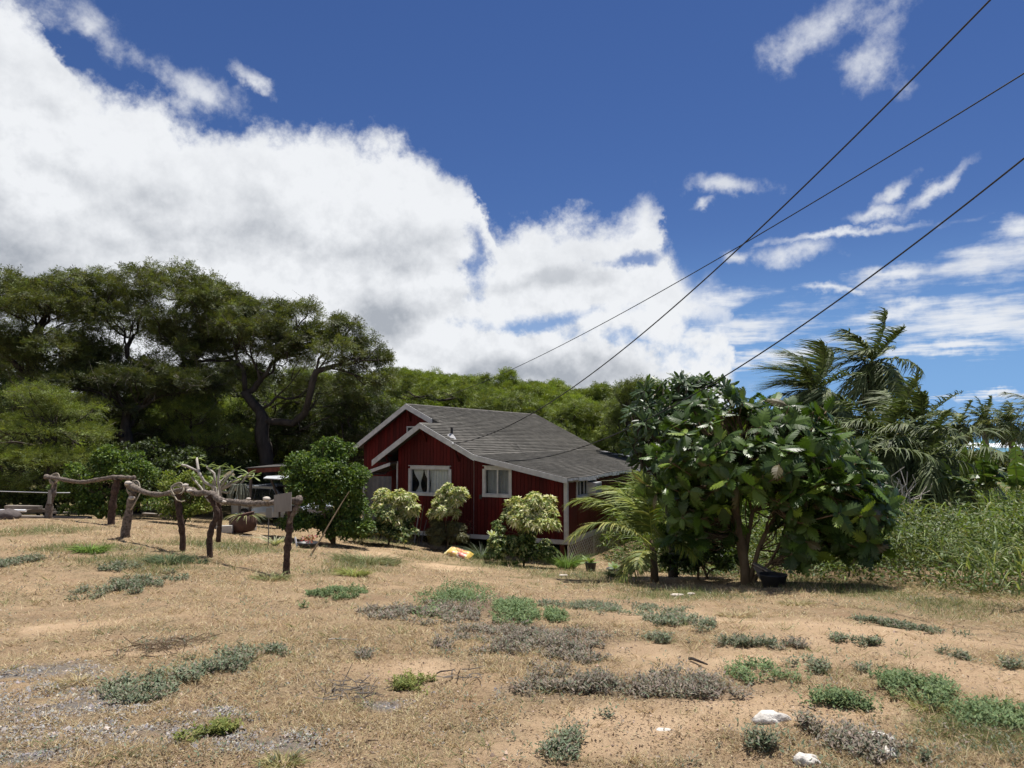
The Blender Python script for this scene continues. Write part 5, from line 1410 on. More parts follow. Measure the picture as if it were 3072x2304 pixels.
for lab, u, v, Y, ru, rv, n_ in [('tall cane grass clump with long pale arching leaves at the right edge', 3060, 1840, 11.0, 110, 250, 60), ('cane grass clump left of the one at the right edge', 2930, 1760, 13.0, 110, 190, 60), ('cane grass clump deeper in the weeds, paler tips', 2990, 1690, 16.0, 120, 190, 90), ('thin cane grass clump in the middle of the weeds', 2800, 1680, 16.5, 100, 150, 60), ('cane grass clump below the banana plants', 3040, 1620, 19.0, 120, 150, 90), ('cane grass clump near the breadfruit branches', 2700, 1620, 19.0, 90, 110, 60)]:
    c = at(u, v, Y); c[2] = gz(c[0], c[1]); n = n_; a = rng.uniform(0, 6.28, n); rr = rng.uniform(0, 1, n) ** .6 * ru / FPX * Y * .8
    O = np.stack([c[0] + np.cos(a) * rr, c[1] + np.sin(a) * rr, np.full(n, c[2] + 0.2)], 1); O[:, 2] += rng.uniform(0, .5, n) * rv / FPX * Y; aa = rng.uniform(0, 6.28, n)
    D = np.stack([np.cos(aa) * .28 - .10, np.sin(aa) * .28, np.ones(n)], 1); V, F, mm = blades(O, D, rng.uniform(.5, 1.0, n) * rv / FPX * Y * .9, 0.030, np.stack([np.cos(aa) * .6 - .15, np.sin(aa) * .6, -rng.uniform(.4, 1.05, n)], 1), seg=5)
    tag(mk('cane_grass', V, F, lf, col=np.repeat(pick([(0.15, 0.21, 0.07), (0.27, 0.31, 0.14), (0.09, 0.14, 0.04)], n, .15), mm, 0), origin=c), lab, 'grass')

# ------------------------------------------------------------------ shrubs by the house
HIB = [(0.075, 0.13, 0.028), (0.11, 0.175, 0.035), (0.16, 0.22, 0.045), (0.055, 0.09, 0.025)]
shrub('hibiscus_bush', 'large dark bush with small bright leaves covering the left side of the house', 'bush', (1010, 1620), 22.5,
      [(960, 1400, 22.5, 95, 75, 1.0), (900, 1460, 22.5, 65, 75, 0.9), (1035, 1430, 22.5, 66, 90, 0.9), (970, 1520, 22.3, 125, 95, 1.1), (1050, 1540, 22.4, 55, 70, 0.7), (900, 1570, 22.2, 70, 40, 0.7), (990, 1340, 22.6, 50, 26, 0.5), (1010, 1600, 22.2, 60, 30, 0.6), (920, 1575, 22.2, 85, 50, 0.8), (1045, 1585, 22.2, 70, 40, 0.7), (980, 1460, 22.0, 110, 80, 0.9)],
      25000, 0.105, 0.07, HIB, w=[0.4, 0.25, 0.15, 0.2], k=16, stem_r=0.05, size=(0.2, 0.42))
shrub('hedge_bush', 'rounded dark green bush behind the far log rail', 'bush', (340, 1572), 24.5,
      [(290, 1440, 24.5, 85, 70, 0.9), (390, 1430, 24.5, 80, 75, 0.9), (340, 1380, 24.6, 70, 45, 0.8), (260, 1520, 24.3, 60, 45, 0.8), (420, 1510, 24.3, 60, 55, 0.8), (340, 1520, 24.2, 90, 50, 0.8), (220, 1470, 24.6, 50, 60, 0.7)],
      13000, 0.12, 0.075, HIB, k=14, stem_r=0.05, size=(0.2, 0.42))
shrub('golden_bush', 'yellow-green bush between the log posts', 'bush', (540, 1585), 23.5,
      [(520, 1450, 23.5, 45, 40, 0.7), (570, 1470, 23.5, 55, 50, 0.7), (520, 1540, 23.3, 50, 32, 0.6), (600, 1530, 23.3, 45, 36, 0.6), (620, 1460, 23.6, 50, 34, 0.6)],
      6000, 0.10, 0.055, [(0.16, 0.21, 0.04), (0.22, 0.26, 0.05), (0.11, 0.15, 0.035)], k=10)
for (lab, u, v, Y, yel, grn, lean) in [
    ('variegated shrub with cream leaves, first beside the big dark bush', 1165, 1622, 24.6, [(1185, 1500, 24.6, 50, 38, 0.5), (1220, 1525, 24.6, 32, 46, 0.4), (1145, 1520, 24.5, 40, 36, 0.4), (1190, 1545, 24.4, 44, 30, 0.5)], [(1150, 1575, 24.4, 72, 44, 0.7), (1110, 1590, 24.4, 60, 34, 0.6), (1200, 1595, 24.3, 50, 36, 0.5)], 0),
    ('tall slim variegated shrub standing below the wide window', 1345, 1625, 25.2, [(1350, 1490, 25.2, 44, 34, 0.45), (1325, 1525, 25.2, 32, 34, 0.4), (1375, 1490, 25.2, 28, 30, 0.35), (1345, 1540, 25.1, 40, 24, 0.35)], [(1340, 1580, 25.1, 42, 40, 0.45), (1345, 1610, 25, 44, 20, 0.4)], 1),
    ('broad variegated shrub with dark green base at the lean-to corner', 1570, 1690, 22.6, [(1600, 1520, 22.6, 60, 42, 0.6), (1565, 1505, 22.6, 38, 28, 0.4), (1640, 1555, 22.5, 30, 42, 0.35), (1605, 1575, 22.2, 62, 38, 0.5), (1560, 1560, 22.3, 40, 40, .4)], [(1540, 1560, 22.7, 46, 40, 0.5), (1560, 1625, 22.5, 66, 44, 0.7), (1520, 1655, 22.4, 52, 32, 0.5), (1610, 1650, 22.4, 50, 36, 0.6)], 0)]:
    b_ = at(u, v, Y); b_[2] = gz(b_[0], b_[1]); t_ = thing('variegated_shrub', lab, 'shrub', b_, 'variegated shrubs along the front wall')
    C, R = pxclumps(yel); SC, SR = subclumps(C, R, 9, size=(0.25, 0.42), flat=0.9)
    G, GR_ = pxclumps([(a_, b2_ + 8, c_, d_ * 1.2, e_ * 1.25, f_) for a_, b2_, c_, d_, e_, f_ in grn]); GC, GRR = subclumps(G, GR_, 10)
    nodes, par, kids, rad, _n2 = skeleton(b_ - [0, 0, 0.05], [[b_ + (C.mean(0) - b_) * 0.45]], np.concatenate([SC[:14], GC[:6]]), 0.035, 0.007, 0.07, seglen=0.2)
    V, F = skel_mesh(nodes, par, kids, rad, 5); mk('stems', V, F, bark_b, t_, smooth=True)
    VS = []; CS = []
    for (cc_, rr_, n_, cols_, L_, W_, k_) in ((SC, SR, 760, [(0.64, 0.62, 0.32), (0.74, 0.71, 0.48), (0.40, 0.46, 0.16), (0.18, 0.26, 0.06)], 0.17, 0.045, 8), (GC, GRR, 1300, [(0.07, 0.115, 0.03), (0.12, 0.18, 0.045), (0.05, 0.08, 0.022), (0.40, 0.42, 0.18)] if not lean else [(0.16, 0.15, 0.07), (0.12, 0.12, 0.05)], 0.12, 0.05 if not lean else 0.025, 7)):
        P, Dn, _ = ellipsoid_samples(cc_, rr_, n_, 0.55, 0.4); P[:, 2] = np.maximum(P[:, 2], ground_z(P[:, 0], P[:, 1]) + 0.06)
        P = np.repeat(P, k_, 0); A = unit(np.repeat(Dn, k_, 0) + [0, 0, 0.5]); s = unit(np.cross(A, rng.normal(size=A.shape)))
        DD = unit(A * rng.uniform(0.0, 0.9, (len(P), 1)) + s)
        V, F = leaves(P, DD, np.cross(DD, A), L_ * rng.uniform(0.7, 1.2, len(P)), W_, 0.3)
        VS.append((V, F)); CS.append(np.repeat(pick(cols_, len(P), 0.15), 4, 0))
    V, F = catV(VS); tag(mk('foliage', V, F, lf, t_, col=np.concatenate(CS)))
def grass_clump(name, label, cat, u, v, Y, ru, rv, n, cols, w=0.014, m=None, base=None, hang=0.9, spread=0.35, group=None, seg=3):
    c = at(u, v, Y) if base is None else base; c = np.array(c, float); c[2] = gz(c[0], c[1])
    hx = ru / FPX * Y; hz_ = rv / FPX * Y
    a = rng.uniform(0, 6.28, n); r = rng.uniform(0, 1, n) ** 0.6 * hx * spread
    O = np.stack([c[0] + np.cos(a) * r, c[1] + np.sin(a) * r * 0.7, np.full(n, 0.0)], 1); O[:, 2] = ground_z(O[:, 0], O[:, 1]) - 0.01
    D = unit(np.stack([np.cos(a) * rng.uniform(0.1, 0.7, n), np.sin(a) * rng.uniform(0.1, 0.7, n), np.ones(n)], 1))
    L = hz_ * rng.uniform(0.7, 1.35, n) * 1.25
    bend = np.stack([np.cos(a) * 0.7, np.sin(a) * 0.7, -rng.uniform(0.3, hang, n)], 1)
    V, F, mm = blades(O, D, L, w, bend, seg=seg)
    return tag(mk(name, V, F, m or lf, col=np.repeat(pick(cols, n, 0.2), mm, 0), origin=c), label, cat, group)
GG = [(0.10, 0.14, 0.07), (0.13, 0.17, 0.09), (0.08, 0.11, 0.06)]; BG = [(0.15, 0.25, 0.05), (0.20, 0.30, 0.06), (0.10, 0.17, 0.04)]
grass_clump('strap_leaf_plant', 'grey-green spidery clump behind the feed sack', 'plant', 1445, 1640, 24, 62, 50, 260, GG, 0.022)
grass_clump('lemongrass', 'bright green grass clump beside the lattice corner', 'plant', 1700, 1690, 22.5, 62, 60, 520, BG, 0.014)
grass_clump('grass_tuft', 'low green tuft left of the broad variegated shrub base', 'plant', 1530, 1690, 22, 50, 26, 260, BG, 0.012)
grass_clump('grass_tuft', 'dark green tuft on the lawn between the lattice and the young palm', 'plant', 1850, 1740, 18.5, 55, 28, 420, [(0.06, 0.09, 0.035), (0.09, 0.12, 0.04)], 0.012)
grass_clump('yucca', 'spiky cream-striped rosette by the nearest log post', 'plant', 825, 1622, 19.0, 46, 38, 60, [(0.50, 0.50, 0.34), (0.30, 0.34, 0.20), (0.55, 0.53, 0.40)], 0.035, hang=0.5, spread=0.1)
grass_clump('yucca', 'spiky leaf rosette on top of the dark hedge bush', 'plant', 300, 1572, 25.0, 40, 30, 40, [(0.16, 0.20, 0.06)], 0.05, hang=0.3, spread=0.1)
# palm-like tuft above the hedge
yk = at(300, 1400, 24.9); t_ = bpy.data.objects.get('yucca.001')
for j, (u, v, Y, n_) in enumerate([(1480, 1600, 23.4, 9)]):
    c = at(u, v, Y); b_ = c.copy(); b_[2] = gz(c[0], c[1]); t_ = thing('lily_plant', 'pale broad-leaved lily in front of the dark green shrub base', 'plant', b_)
    me = plain_leaf(0.42, 0.10, 0.2, 0.4, (0.45, 0.50, 0.30)); me.materials.append(lf)
    for i in range(n_): inst('leaf', me, c + [0, 0, -0.15], frame((math.cos(i * 2.4) * 0.8, math.sin(i * 2.4) * 0.8, 1.0)), rng.uniform(0.7, 1.1), t_)
    V, F = tube([b_, c - [0, 0, 0.12]], [0.02, 0.015], 5); mk('stem', V, F, bark_b, t_)
b_ = at(1410, 1600, 25.6); b_[2] = gz(b_[0], b_[1]); t_ = thing('ti_plant', 'small red-leaved plant against the white wall trim', 'plant', b_)
tp_ = at(1410, 1565, 25.6); V, F = tube([b_, tp_], [0.015, 0.01], 5); mk('stem', V, F, bark_b, t_)
me = plain_leaf(0.26, 0.06, 0.5, 0.3, (0.20, 0.06, 0.05)); me.materials.append(lf)
for i in range(16): inst('leaf', me, tp_ - [0, 0, 0.02 * i], frame((math.cos(i * 2.4), math.sin(i * 2.4), 1.2 - i * 0.09)), rng.uniform(0.7, 1.1), t_)

# cut-back plumeria with pale limbs
b_ = at(640, 1595, 22.5); b_[2] = gz(b_[0], b_[1]); t_ = thing('pruned_plumeria', 'pale bare-limbed plumeria with few leaf rosettes behind the log rail', 'tree', b_)
tips = [(545, 1395), (590, 1375), (620, 1400), (660, 1400), (680, 1430), (720, 1440), (745, 1420), (575, 1430), (640, 1440), (700, 1410), (610, 1450), (760, 1430)]
T = np.array([at(u, v, 22.5 + rng.uniform(-.5, .5)) for u, v in tips])
nodes, par, kids, rad, _n2 = skeleton(b_ - [0, 0, .1], [[at(650, 1520, 22.5), at(655, 1470, 22.5)], [at(690, 1500, 22.4)]], T, 0.10, 0.028, 0.12, seglen=0.3)
V, F = skel_mesh(nodes, par, kids, rad, 7); mk('trunk', V, F, bark_p, t_, smooth=True)
mes = setm([plain_leaf(0.30, 0.08, dr, 0.3, c) for c, dr in (((0.14, 0.19, 0.05), 0.1), ((0.20, 0.25, 0.07), 0.35))], lf)
for p in T:
    for i in range(10):
        a = i * 2.4; inst('leaf', mes[i % 2], p, frame((math.cos(a), math.sin(a), rng.uniform(-0.1, 0.9))), rng.uniform(0.7, 1.15), t_)
for u, v in ((683, 1422), (690, 1418), (676, 1428), (700, 1424)):
    p = at(u, v, 22.2); a = np.arange(5) * 1.257; D = np.stack([np.cos(a), np.full(5, -0.5), np.sin(a)], 1); V, F = leaves(np.repeat(p[None], 5, 0), D, np.cross(D, [0, 1.0, 0]), 0.07, 0.05); mk('blossom', V, F, wf, t_)
# trailing cactus hanging beside it
b_ = at(720, 1460, 22.0); base = b_.copy(); base[2] = gz(b_[0], b_[1]); t_ = thing('trailing_cactus', 'grey trailing cactus drooping from a post behind the log rail', 'plant', base)
V, F = tube([base - [0, 0, .1], b_], [0.05, 0.04], 6, .1); mk('stem', V, F, bark_g, t_)
parts = []
for i in range(34):
    a = rng.uniform(0, 6.28); d = np.array([math.cos(a), math.sin(a), 0]) * rng.uniform(0.12, 0.36); l_ = rng.uniform(0.35, 0.6)
    parts.append(tube([b_, b_ + d * 0.6 + [0, 0, 0.07], b_ + d - [0, 0, l_ * 0.5], b_ + d * 1.05 - [0, 0, l_]], [0.018, 0.02, 0.018, 0.01], 4, .1))
V, F = join(parts); tag(mk('strands', V, F, mat('cactus_grey', (0.17, 0.18, 0.13), 0.8, 0.3, 8), t_), kind='stuff')

# ------------------------------------------------------------------ log hitching rails
logm = mat('weathered_log', (0.27, 0.225, 0.19), 0.95, 0.3, 16, 1.0, 34, col2=(0.035, 0.026, 0.022), stretch=(1, 1, 1), spec=0.1)
logd = mat('dark_log', (0.12, 0.08, 0.062), 0.95, 0.3, 16, 1.0, 34, col2=(0.028, 0.019, 0.016), spec=0.1)
pale = mat('pale_broken_wood', (0.50, 0.44, 0.37), 0.9, 0.2, 9, 0.5, 40)
def log(name, pts, radii, m, label, cat, sides=12, group=None, endcap=None):
    P = [np.asarray(p, float) for p in pts]
    # resample with knots and wobble
    Q = []; R = []
    for i in range(len(P) - 1):
        for s in range(6):
            t = s / 6; p0 = P[max(i - 1, 0)]; p1 = P[i]; p2 = P[i + 1]; p3 = P[min(i + 2, len(P) - 1)]
            c = 0.5 * ((2 * p1) + (-p0 + p2) * t + (2 * p0 - 5 * p1 + 4 * p2 - p3) * t * t + (-p0 + 3 * p1 - 3 * p2 + p3) * t ** 3)
            Q.append(c); R.append((radii[i] * (1 - t) + radii[i + 1] * t) * rng.uniform(0.55, 0.78))
    Q.append(P[-1]); R.append(radii[-1])
    V, F = tube(Q, R, sides, 0.15)
    return tag(mk(name, V, F, m, smooth=True), label, cat, group)
def rail_px(lst, y0, y1, u0, u1, lift=0):
    out = []
    for u, v in lst:
        k = 1 / y0 + (1 / y1 - 1 / y0) * (u - u0) / (u1 - u0); out.append(at(u, v, 1 / k))
    return out
def gpost(u, v, Y, dz=-0.15):
    p = at(u, v, Y); return np.array([p[0], p[1], gz(p[0], p[1]) + dz])
RB = rail_px([(383, 1452), (402, 1462), (440, 1478), (480, 1484), (520, 1476), (560, 1468), (592, 1480), (612, 1478), (640, 1484), (664, 1502), (720, 1508), (780, 1511), (830, 1507), (898, 1500)], 17.2, 12.4, 383, 898)
log('log_rail', RB, [0.125, 0.12, 0.09, 0.075, 0.08, 0.095, 0.10, 0.08, 0.095, 0.09, 0.085, 0.08, 0.08, 0.085], logm, 'long crooked log rail lashed on four posts, nearest', 'log rail')
RA = rail_px([(137, 1430), (175, 1436), (240, 1446), (290, 1440), (340, 1432), (402, 1434)], 22.2, 19.6, 137, 402)
log('log_rail', RA, [0.10, 0.09, 0.075, 0.085, 0.095, 0.07], logm, 'short grey log rail lying on the two far posts', 'log rail')
for lab, pts, r_, m_ in [
    ('slanting log post, first under the long crooked rail', [gpost(373, 1608, 17.3), at(382, 1560, 17.25), at(395, 1500, 17.2), at(402, 1472, 17.1)], [0.15, 0.13, 0.125, 0.12], logm),
    ('dark straight log post, second under the long crooked rail', [gpost(547, 1652, 15.2), at(548, 1610, 15.2), at(540, 1550, 15.1), at(533, 1482, 15.1)], [0.085, 0.10, 0.095, 0.105], logd),
    ('S-curved dark log post, third under the long crooked rail', [gpost(633, 1670, 14.4), at(628, 1630, 14.4), at(636, 1580, 14.4), at(652, 1545, 14.4), at(640, 1510, 14.4), at(628, 1488, 14.4)], [0.10, 0.09, 0.085, 0.085, 0.085, 0.09], logd),
    ('thick dark log post under the square board, nearest of all', [gpost(858, 1722, 12.5), at(860, 1680, 12.5), at(866, 1610, 12.5), at(870, 1560, 12.5), at(873, 1518, 12.5)], [0.105, 0.095, 0.088, 0.085, 0.085], logd),
    ('forked brace leaning under the right end of the long rail', [at(868, 1570, 12.45), at(884, 1530, 12.4), at(889, 1508, 12.4)], [0.05, 0.05, 0.05], logm),
    ('leaning stump behind the curved post', [gpost(655, 1600, 14.9, 0.3), at(660, 1545, 14.8), at(648, 1498, 14.6)], [0.07, 0.075, 0.07], logd),
    ('leaning far post with small boards nailed on, left end', [gpost(143, 1558, 22), at(150, 1510, 22), at(160, 1470, 22), at(163, 1442, 22)], [0.17, 0.15, 0.13, 0.11], logm),
    ('knotty far post under the right end of the short rail', [gpost(333, 1574, 20), at(337, 1520, 20), at(345, 1470, 20), at(353, 1438, 20)], [0.16, 0.15, 0.13, 0.12], logd)]:
    log('log_post', pts, r_, m_, lab, 'log post', group='posts of the log rails')
# pale broken end of the rail, shells and bones lying on it
for j, (u, v, Y, s, lab) in enumerate([(384, 1450, 17.0, 0.065, 'pale knob of broken wood on the left end of the long rail'), (556, 1456, 14.9, 0.05, 'white shell resting on the rail above the second post'), (745, 1497, 13.3, 0.035, 'tiny white shell on the rail left of the square board'), (800, 1497, 12.9, 0.055, 'cream shell lying on the rail beside the square board'), (395, 1494, 17.0, 0.06, 'pale round stone tied on the slanting post'), (568, 1472, 14.85, 0.05, 'white barnacle-like shell stuck on the rail right of the second post'), (673, 1505, 13.7, 0.035, 'white shell stuck low on the rail bend')]):
    V, F = rock(at(u, v, Y), s * 1.3, s, s * 0.8, 2, j + 3, 0.35)
    tag(mk('shell' if j not in (0, 4) else 'wood_knob' if j == 0 else 'stone', V, F, pale, smooth=True), lab, 'shell' if j not in (0, 4) else 'wood' if j == 0 else 'stone')
ropem = mat('old_rope', (0.42, 0.36, 0.27), 0.95, 0.3, 60, 0.6, 200)
def coil(c, r, turns, pitch, tilt, n=24):
    P = []
    for i in range(int(turns * n)):
        a = i / n * 2 * math.pi; p = np.array([math.cos(a) * r, math.sin(a) * r * tilt[0], (i / n) * pitch + math.sin(a) * r * tilt[1]]); P.append(c + p * (1 + 0.05 * math.sin(a * 3.3)))
    return P
for lab, (u, v, Y), r, tail in [('rope lashed round the left end of the long rail and hanging down the slanting post', (400, 1468, 17.2), 0.15, [(425, 1470), (402, 1515), (392, 1530)]), ('rope loop over the rail above the second post', (532, 1475, 15.1), 0.13, [(530, 1500), (545, 1505), (556, 1502)]), ('pale rope tied round the far rail end', (163, 1440, 22), 0.15, [(160, 1450), (157, 1462)])]:
    c = at(u, v, Y); P = coil(c, r, 2.6, 0.03, (0.35, 0.9)); P += [at(a, b, Y - 0.15) for a, b in tail]
    V, F = tube(P, 0.014, 5, 0); tag(mk('rope', V, F, ropem, smooth=True), lab, 'rope')
# square board and small boards
bm_ = mat('grey_board', (0.27, 0.25, 0.225), 0.9, 0.3, 3, 0.5, 20, col2=(0.15, 0.135, 0.12), stretch=(1, 1, 0.2))
def plate(name, px, Y, th, m, label=None, cat=None, parent=None):
    P = np.array([at(u, v, y) for (u, v), y in zip(px, Y if hasattr(Y, '__len__') else [Y] * 4)]); n = unit(np.cross(P[1] - P[0], P[3] - P[0])); n = n if n[1] > 0 else -n
    V = np.concatenate([P, P + n * th]); F = [(3, 2, 1, 0), (4, 5, 6, 7), (0, 1, 5, 4), (1, 2, 6, 5), (2, 3, 7, 6), (3, 0, 4, 7)]
    o = mk(name, V, F, m, parent)
    return tag(o, label, cat) if label else o
plate('blank_board', [(821, 1537), (873, 1533), (873, 1476), (822, 1485)], [12.28, 12.22, 12.22, 12.28], 0.025, bm_, 'square weathered blank board fixed on the nearest log post', 'board')
plate('blank_board', [(797, 1552), (816, 1553), (816, 1522), (799, 1524)], 18.5, 0.02, bm_, 'small grey board on a stake behind the square board', 'board')
V, F = tube([gpost(806, 1600, 18.6), at(806, 1530, 18.6)], 0.015, 5); tag(mk('stake', V, F, bark_g), 'thin stake holding the small grey board', 'stake')
plate('blank_board', [(142, 1511), (152, 1512), (153, 1470), (144, 1470)], 21.8, 0.03, bm_, 'narrow grey board nailed on the far left post', 'board')
# leaning pole
V, F = tube([gpost(930, 1668, 17, 0.0), at(965, 1612, 17.3), at(995, 1560, 17.6), at(1022, 1515, 17.9), at(1048, 1474, 18.2)], [0.022, 0.02, 0.017, 0.014, 0.010], 6, .06)
tag(mk('leaning_pole', V, F, bark_b), 'long thin pole stuck in the ground and leaning right before the dark bush', 'pole')
# cable and planks at the far left
V, F = tube([at(-60, 1472, 22.6), at(145, 1478, 22.2), at(210, 1478, 22.6)], 0.012, 5); tag(mk('fence_wire', V, F, metal_l), 'grey wire running from the left edge to the far post', 'wire')
V, F = tube([at(0, 1532, 24), at(78, 1532, 24)], 0.045, 8); tag(mk('pipe', V, F, mat('white_plastic', (0.8, 0.8, 0.8), 0.4)), 'short white plastic pipe lying on the planks', 'pipe')
pw = mat('old_plank', (0.27, 0.235, 0.20), 0.95, 0.3, 3, 0.5, 20, col2=(0.12, 0.10, 0.085))
for lab, (u0, v0, u1, v1), Y, h in [('lowest long plank on the ground at the left edge', (-60, 1548, 270, 1562), 23.5, 0.07), ('plank end resting across the wood heap left of the far post', (20, 1521, 122, 1523), 24.4, 0.12), ('wide plank under the white pipe', (-60, 1540, 160, 1530), 24.6, 0.10), ('thin plank right of the far post', (160, 1537, 250, 1540), 24.6, 0.06), ('short plank behind the slanting log post', (430, 1541, 480, 1544), 25.5, 0.06)]:
    a, c = at(u0, v0, Y), at(u1, v1, Y); a[2] = max(a[2], gz(a[0], a[1]) + h / 2); c[2] = max(c[2], gz(c[0], c[1]) + h / 2)
    V, F = beam(a, c, 0.22, h); tag(mk('plank', V, F, pw), lab, 'plank', 'planks heaped at the left edge')
V, F = rock(gpost(15, 1556, 21.5, 0.1), 0.42, 0.3, 0.22, 3, 5, 0.25); tag(mk('rock', V, F, mat('dark_rock', (0.085, 0.070, 0.065), 0.95, 0.3, 5, 0.8, 20), smooth=True), 'dark rock cut by the left edge beside the planks', 'rock')

# ------------------------------------------------------------------ pots, block, flower tray
clay = mat('brown_clay', (0.085, 0.042, 0.030), 0.8, 0.35, 4, 0.3, 20)
c = at(735, 1593, 21.5); c[2] = gz(c[0], c[1]); t_ = thing('clay_pot', 'large tilted brown clay pot behind the curved log post', 'pot', c)
V, F = lathe((0, 0, 0), [(0.24, 0), (0.34, 0.10), (0.40, 0.28), (0.38, 0.44), (0.34, 0.52), (0.38, 0.55), (0.36, 0.56), (0.31, 0.50), (0.34, 0.38), (0.1, 0.25)], 22)
Rm = np.array(Matrix.Rotation(math.radians(-12), 3, 'Y')); V = V @ Rm.T + c + [0, 0, 0.06]; mk('body', V, F, clay, t_, smooth=True)
P = c + np.array([0, 0, 0.55]); n = 50; a = rng.uniform(0, 6.28, n); O = P + np.stack([np.cos(a) * 0.25, np.sin(a) * 0.25, np.zeros(n)], 1); D = np.stack([np.cos(a), np.sin(a), np.full(n, 0.8)], 1)
V, F, mm = blades(O, D, rng.uniform(0.25, 0.5, n), 0.03, np.stack([np.cos(a) * .5, np.sin(a) * .5, np.full(n, -1.0)], 1)); mk('plant', V, F, lf, t_, col=np.repeat(pick([(0.12, 0.16, 0.05), (0.3, 0.28, 0.14)], n), mm, 0))
c = gpost(672, 1594, 21, 0.0); V, F = beam(c + [-0.2, 0, 0.10], c + [0.22, 0.05, 0.11], 0.2, 0.2); tag(mk('concrete_block', V, F, mat('concrete', (0.40, 0.38, 0.35), 0.95, 0.2, 8, 0.4, 40)), 'grey concrete block in front of the clay pot', 'block')
c = gpost(757, 1583, 24, 0.0); V, F = beam(c + [-0.1, 0, 0.12], c + [0.12, 0, 0.12], 0.15, 0.22); tag(mk('concrete_block', V, F, mat('concrete', (0.40, 0.38, 0.35))), 'small cream block right of the clay pot', 'block')
c = at(925, 1618, 19.5); c[2] = gz(c[0], c[1]); t_ = thing('flower_tray', 'dark tray of pink flowers at the foot of the big dark bush', 'planter', c)
V, F = lathe((0, 0, 0), [(0.16, 0), (0.22, 0.1), (0.24, 0.16), (0.22, 0.15), (0.18, 0.08), (0.05, 0.07)], 14); V[:, 0] *= 1.25; mk('tray', V + c, F, mat('dark_plastic', (0.03, 0.03, 0.032), 0.5), t_, smooth=True)
n = 90; a = rng.uniform(0, 6.28, n); r_ = rng.uniform(0, .24, n); O = c + np.stack([np.cos(a) * r_, np.sin(a) * r_, rng.uniform(.14, .3, n)], 1); D = unit(rng.normal(size=(n, 3)) + [0, 0, 1]); V, F = leaves(O, D, rng.normal(size=(n, 3)), 0.07, 0.05)
mk('flowers', V, F, lf, t_, col=np.repeat(pick([(0.45, 0.10, 0.14), (0.35, 0.16, 0.10), (0.12, 0.16, 0.05), (0.5, 0.2, 0.2)], n), 4, 0))['kind'] = 'stuff'
c = at(893, 1612, 19.5); c[2] = gz(c[0], c[1]) + 0.02; V, F = tube([c, c + [-0.03, 0, 0.06], c + [-0.08, 0.02, 0.25]], [0.035, 0.03, 0.025], 8); tag(mk('plastic_bottle', V, F, mat('white_plastic', (0.8, 0.8, 0.8))), 'white plastic bottle leaning left of the flower tray', 'bottle')
for lab, u, v, Y, r_, h_, pl in [('black round pot with leafy plant in front of the lattice', 1772, 1694, 21.5, 0.17, 0.28, 1), ('shallow dark bowl of leaves right of the black pot', 1845, 1680, 20.5, 0.24, 0.12, 1), ('black tub under the breadfruit tree', 2320, 1748, 14.6, 0.27, 0.26, 0)]:
    c = at(u, v, Y); c[2] = gz(c[0], c[1]); t_ = thing('plant_pot' if pl else 'tub', lab, 'pot' if pl else 'tub', c)
    V, F = lathe(c, [(r_ * 0.75, 0), (r_, h_ * 0.95), (r_ * 1.07, h_), (r_ * 0.98, h_ * 1.01), (r_ * 0.9, h_ * 0.8), (0.02, h_ * 0.78)], 18); mk('body', V, F, mat('dark_plastic', (0.03, 0.03, 0.032)), t_, smooth=True)
    if pl:
        me = plain_leaf(0.26, 0.10, 0.3, 0.4, (0.20, 0.27, 0.10)); me.materials.append(lf)
        for i in range(14): inst('leaf', me, c + [0, 0, h_ * 0.9], frame((math.cos(i * 2.4), math.sin(i * 2.4), rng.uniform(0.3, 2))), rng.uniform(0.7, 1.3), t_)
a, c = at(2280, 1738, 15.1), at(2330, 1722, 14.9); 
for j, (u0, v0, u1, v1) in enumerate([(2262, 1690, 2335, 1728), (2270, 1700, 2290, 1738)]):
    V, F = beam(at(u0, v0, 15.2), at(u1, v1, 14.85), 0.14, 0.025); tag(mk('plank', V, F, pw), ('plank sloping down onto the black tub', 'short plank propped behind the black tub')[j], 'plank')
# tools against the wall
for lab, (u0, v0, u1, v1), m_ in [('pale tool handle leaning on the red wall, left one', (1243, 1612, 1260, 1516), bark_p), ('brown tool handle leaning on the red wall, right one', (1254, 1610, 1271, 1518), bark_b), ('short stick propped by the slim shrub', (1262, 1615, 1280, 1560), bark_g)]:
    V, F = tube([gpost(u0, v0, 26.6, 0.0), at(u1, v1, 27.15)], 0.018, 6); tag(mk('tool_handle', V, F, m_), lab, 'tool', 'poles leaning on the front wall')
# the sack
c = at(1377, 1652, 23.2); c[2] = gz(c[0], c[1]) + 0.13
sm_, st, sb = _principled('sack_print'); L = st.links
tcs = st.nodes.new('ShaderNodeTexCoord'); sp_ = st.nodes.new('ShaderNodeSeparateXYZ'); L.new(tcs.outputs['Object'], sp_.inputs[0])
def snoise(scale, vec=None):
    n = st.nodes.new('ShaderNodeTexNoise'); n.inputs['Scale'].default_value = scale; n.inputs['Detail'].default_value = 2; L.new(tcs.outputs['Object'], n.inputs['Vector']); return n.outputs[0]
def smix(f, a, b_):
    n = st.nodes.new('ShaderNodeMix'); n.data_type = 'RGBA'; L.new(f, n.inputs[0])
    for i, q_ in ((6, a), (7, b_)):
        if hasattr(q_, 'node'): L.new(q_, n.inputs[i])
        else: n.inputs[i].default_value = (*q_, 1)
    return n.outputs[2]
def sramp(f, a, b_):
    n = st.nodes.new('ShaderNodeMapRange'); L.new(f, n.inputs[0]); n.inputs[1].default_value = a; n.inputs[2].default_value = b_; return n.outputs[0]
c1_ = smix(sramp(snoise(5), 0.49, 0.52), (0.58, 0.38, 0.10), (0.42, 0.06, 0.035))
c1_ = smix(sramp(snoise(11), 0.60, 0.63), c1_, (0.75, 0.70, 0.52))
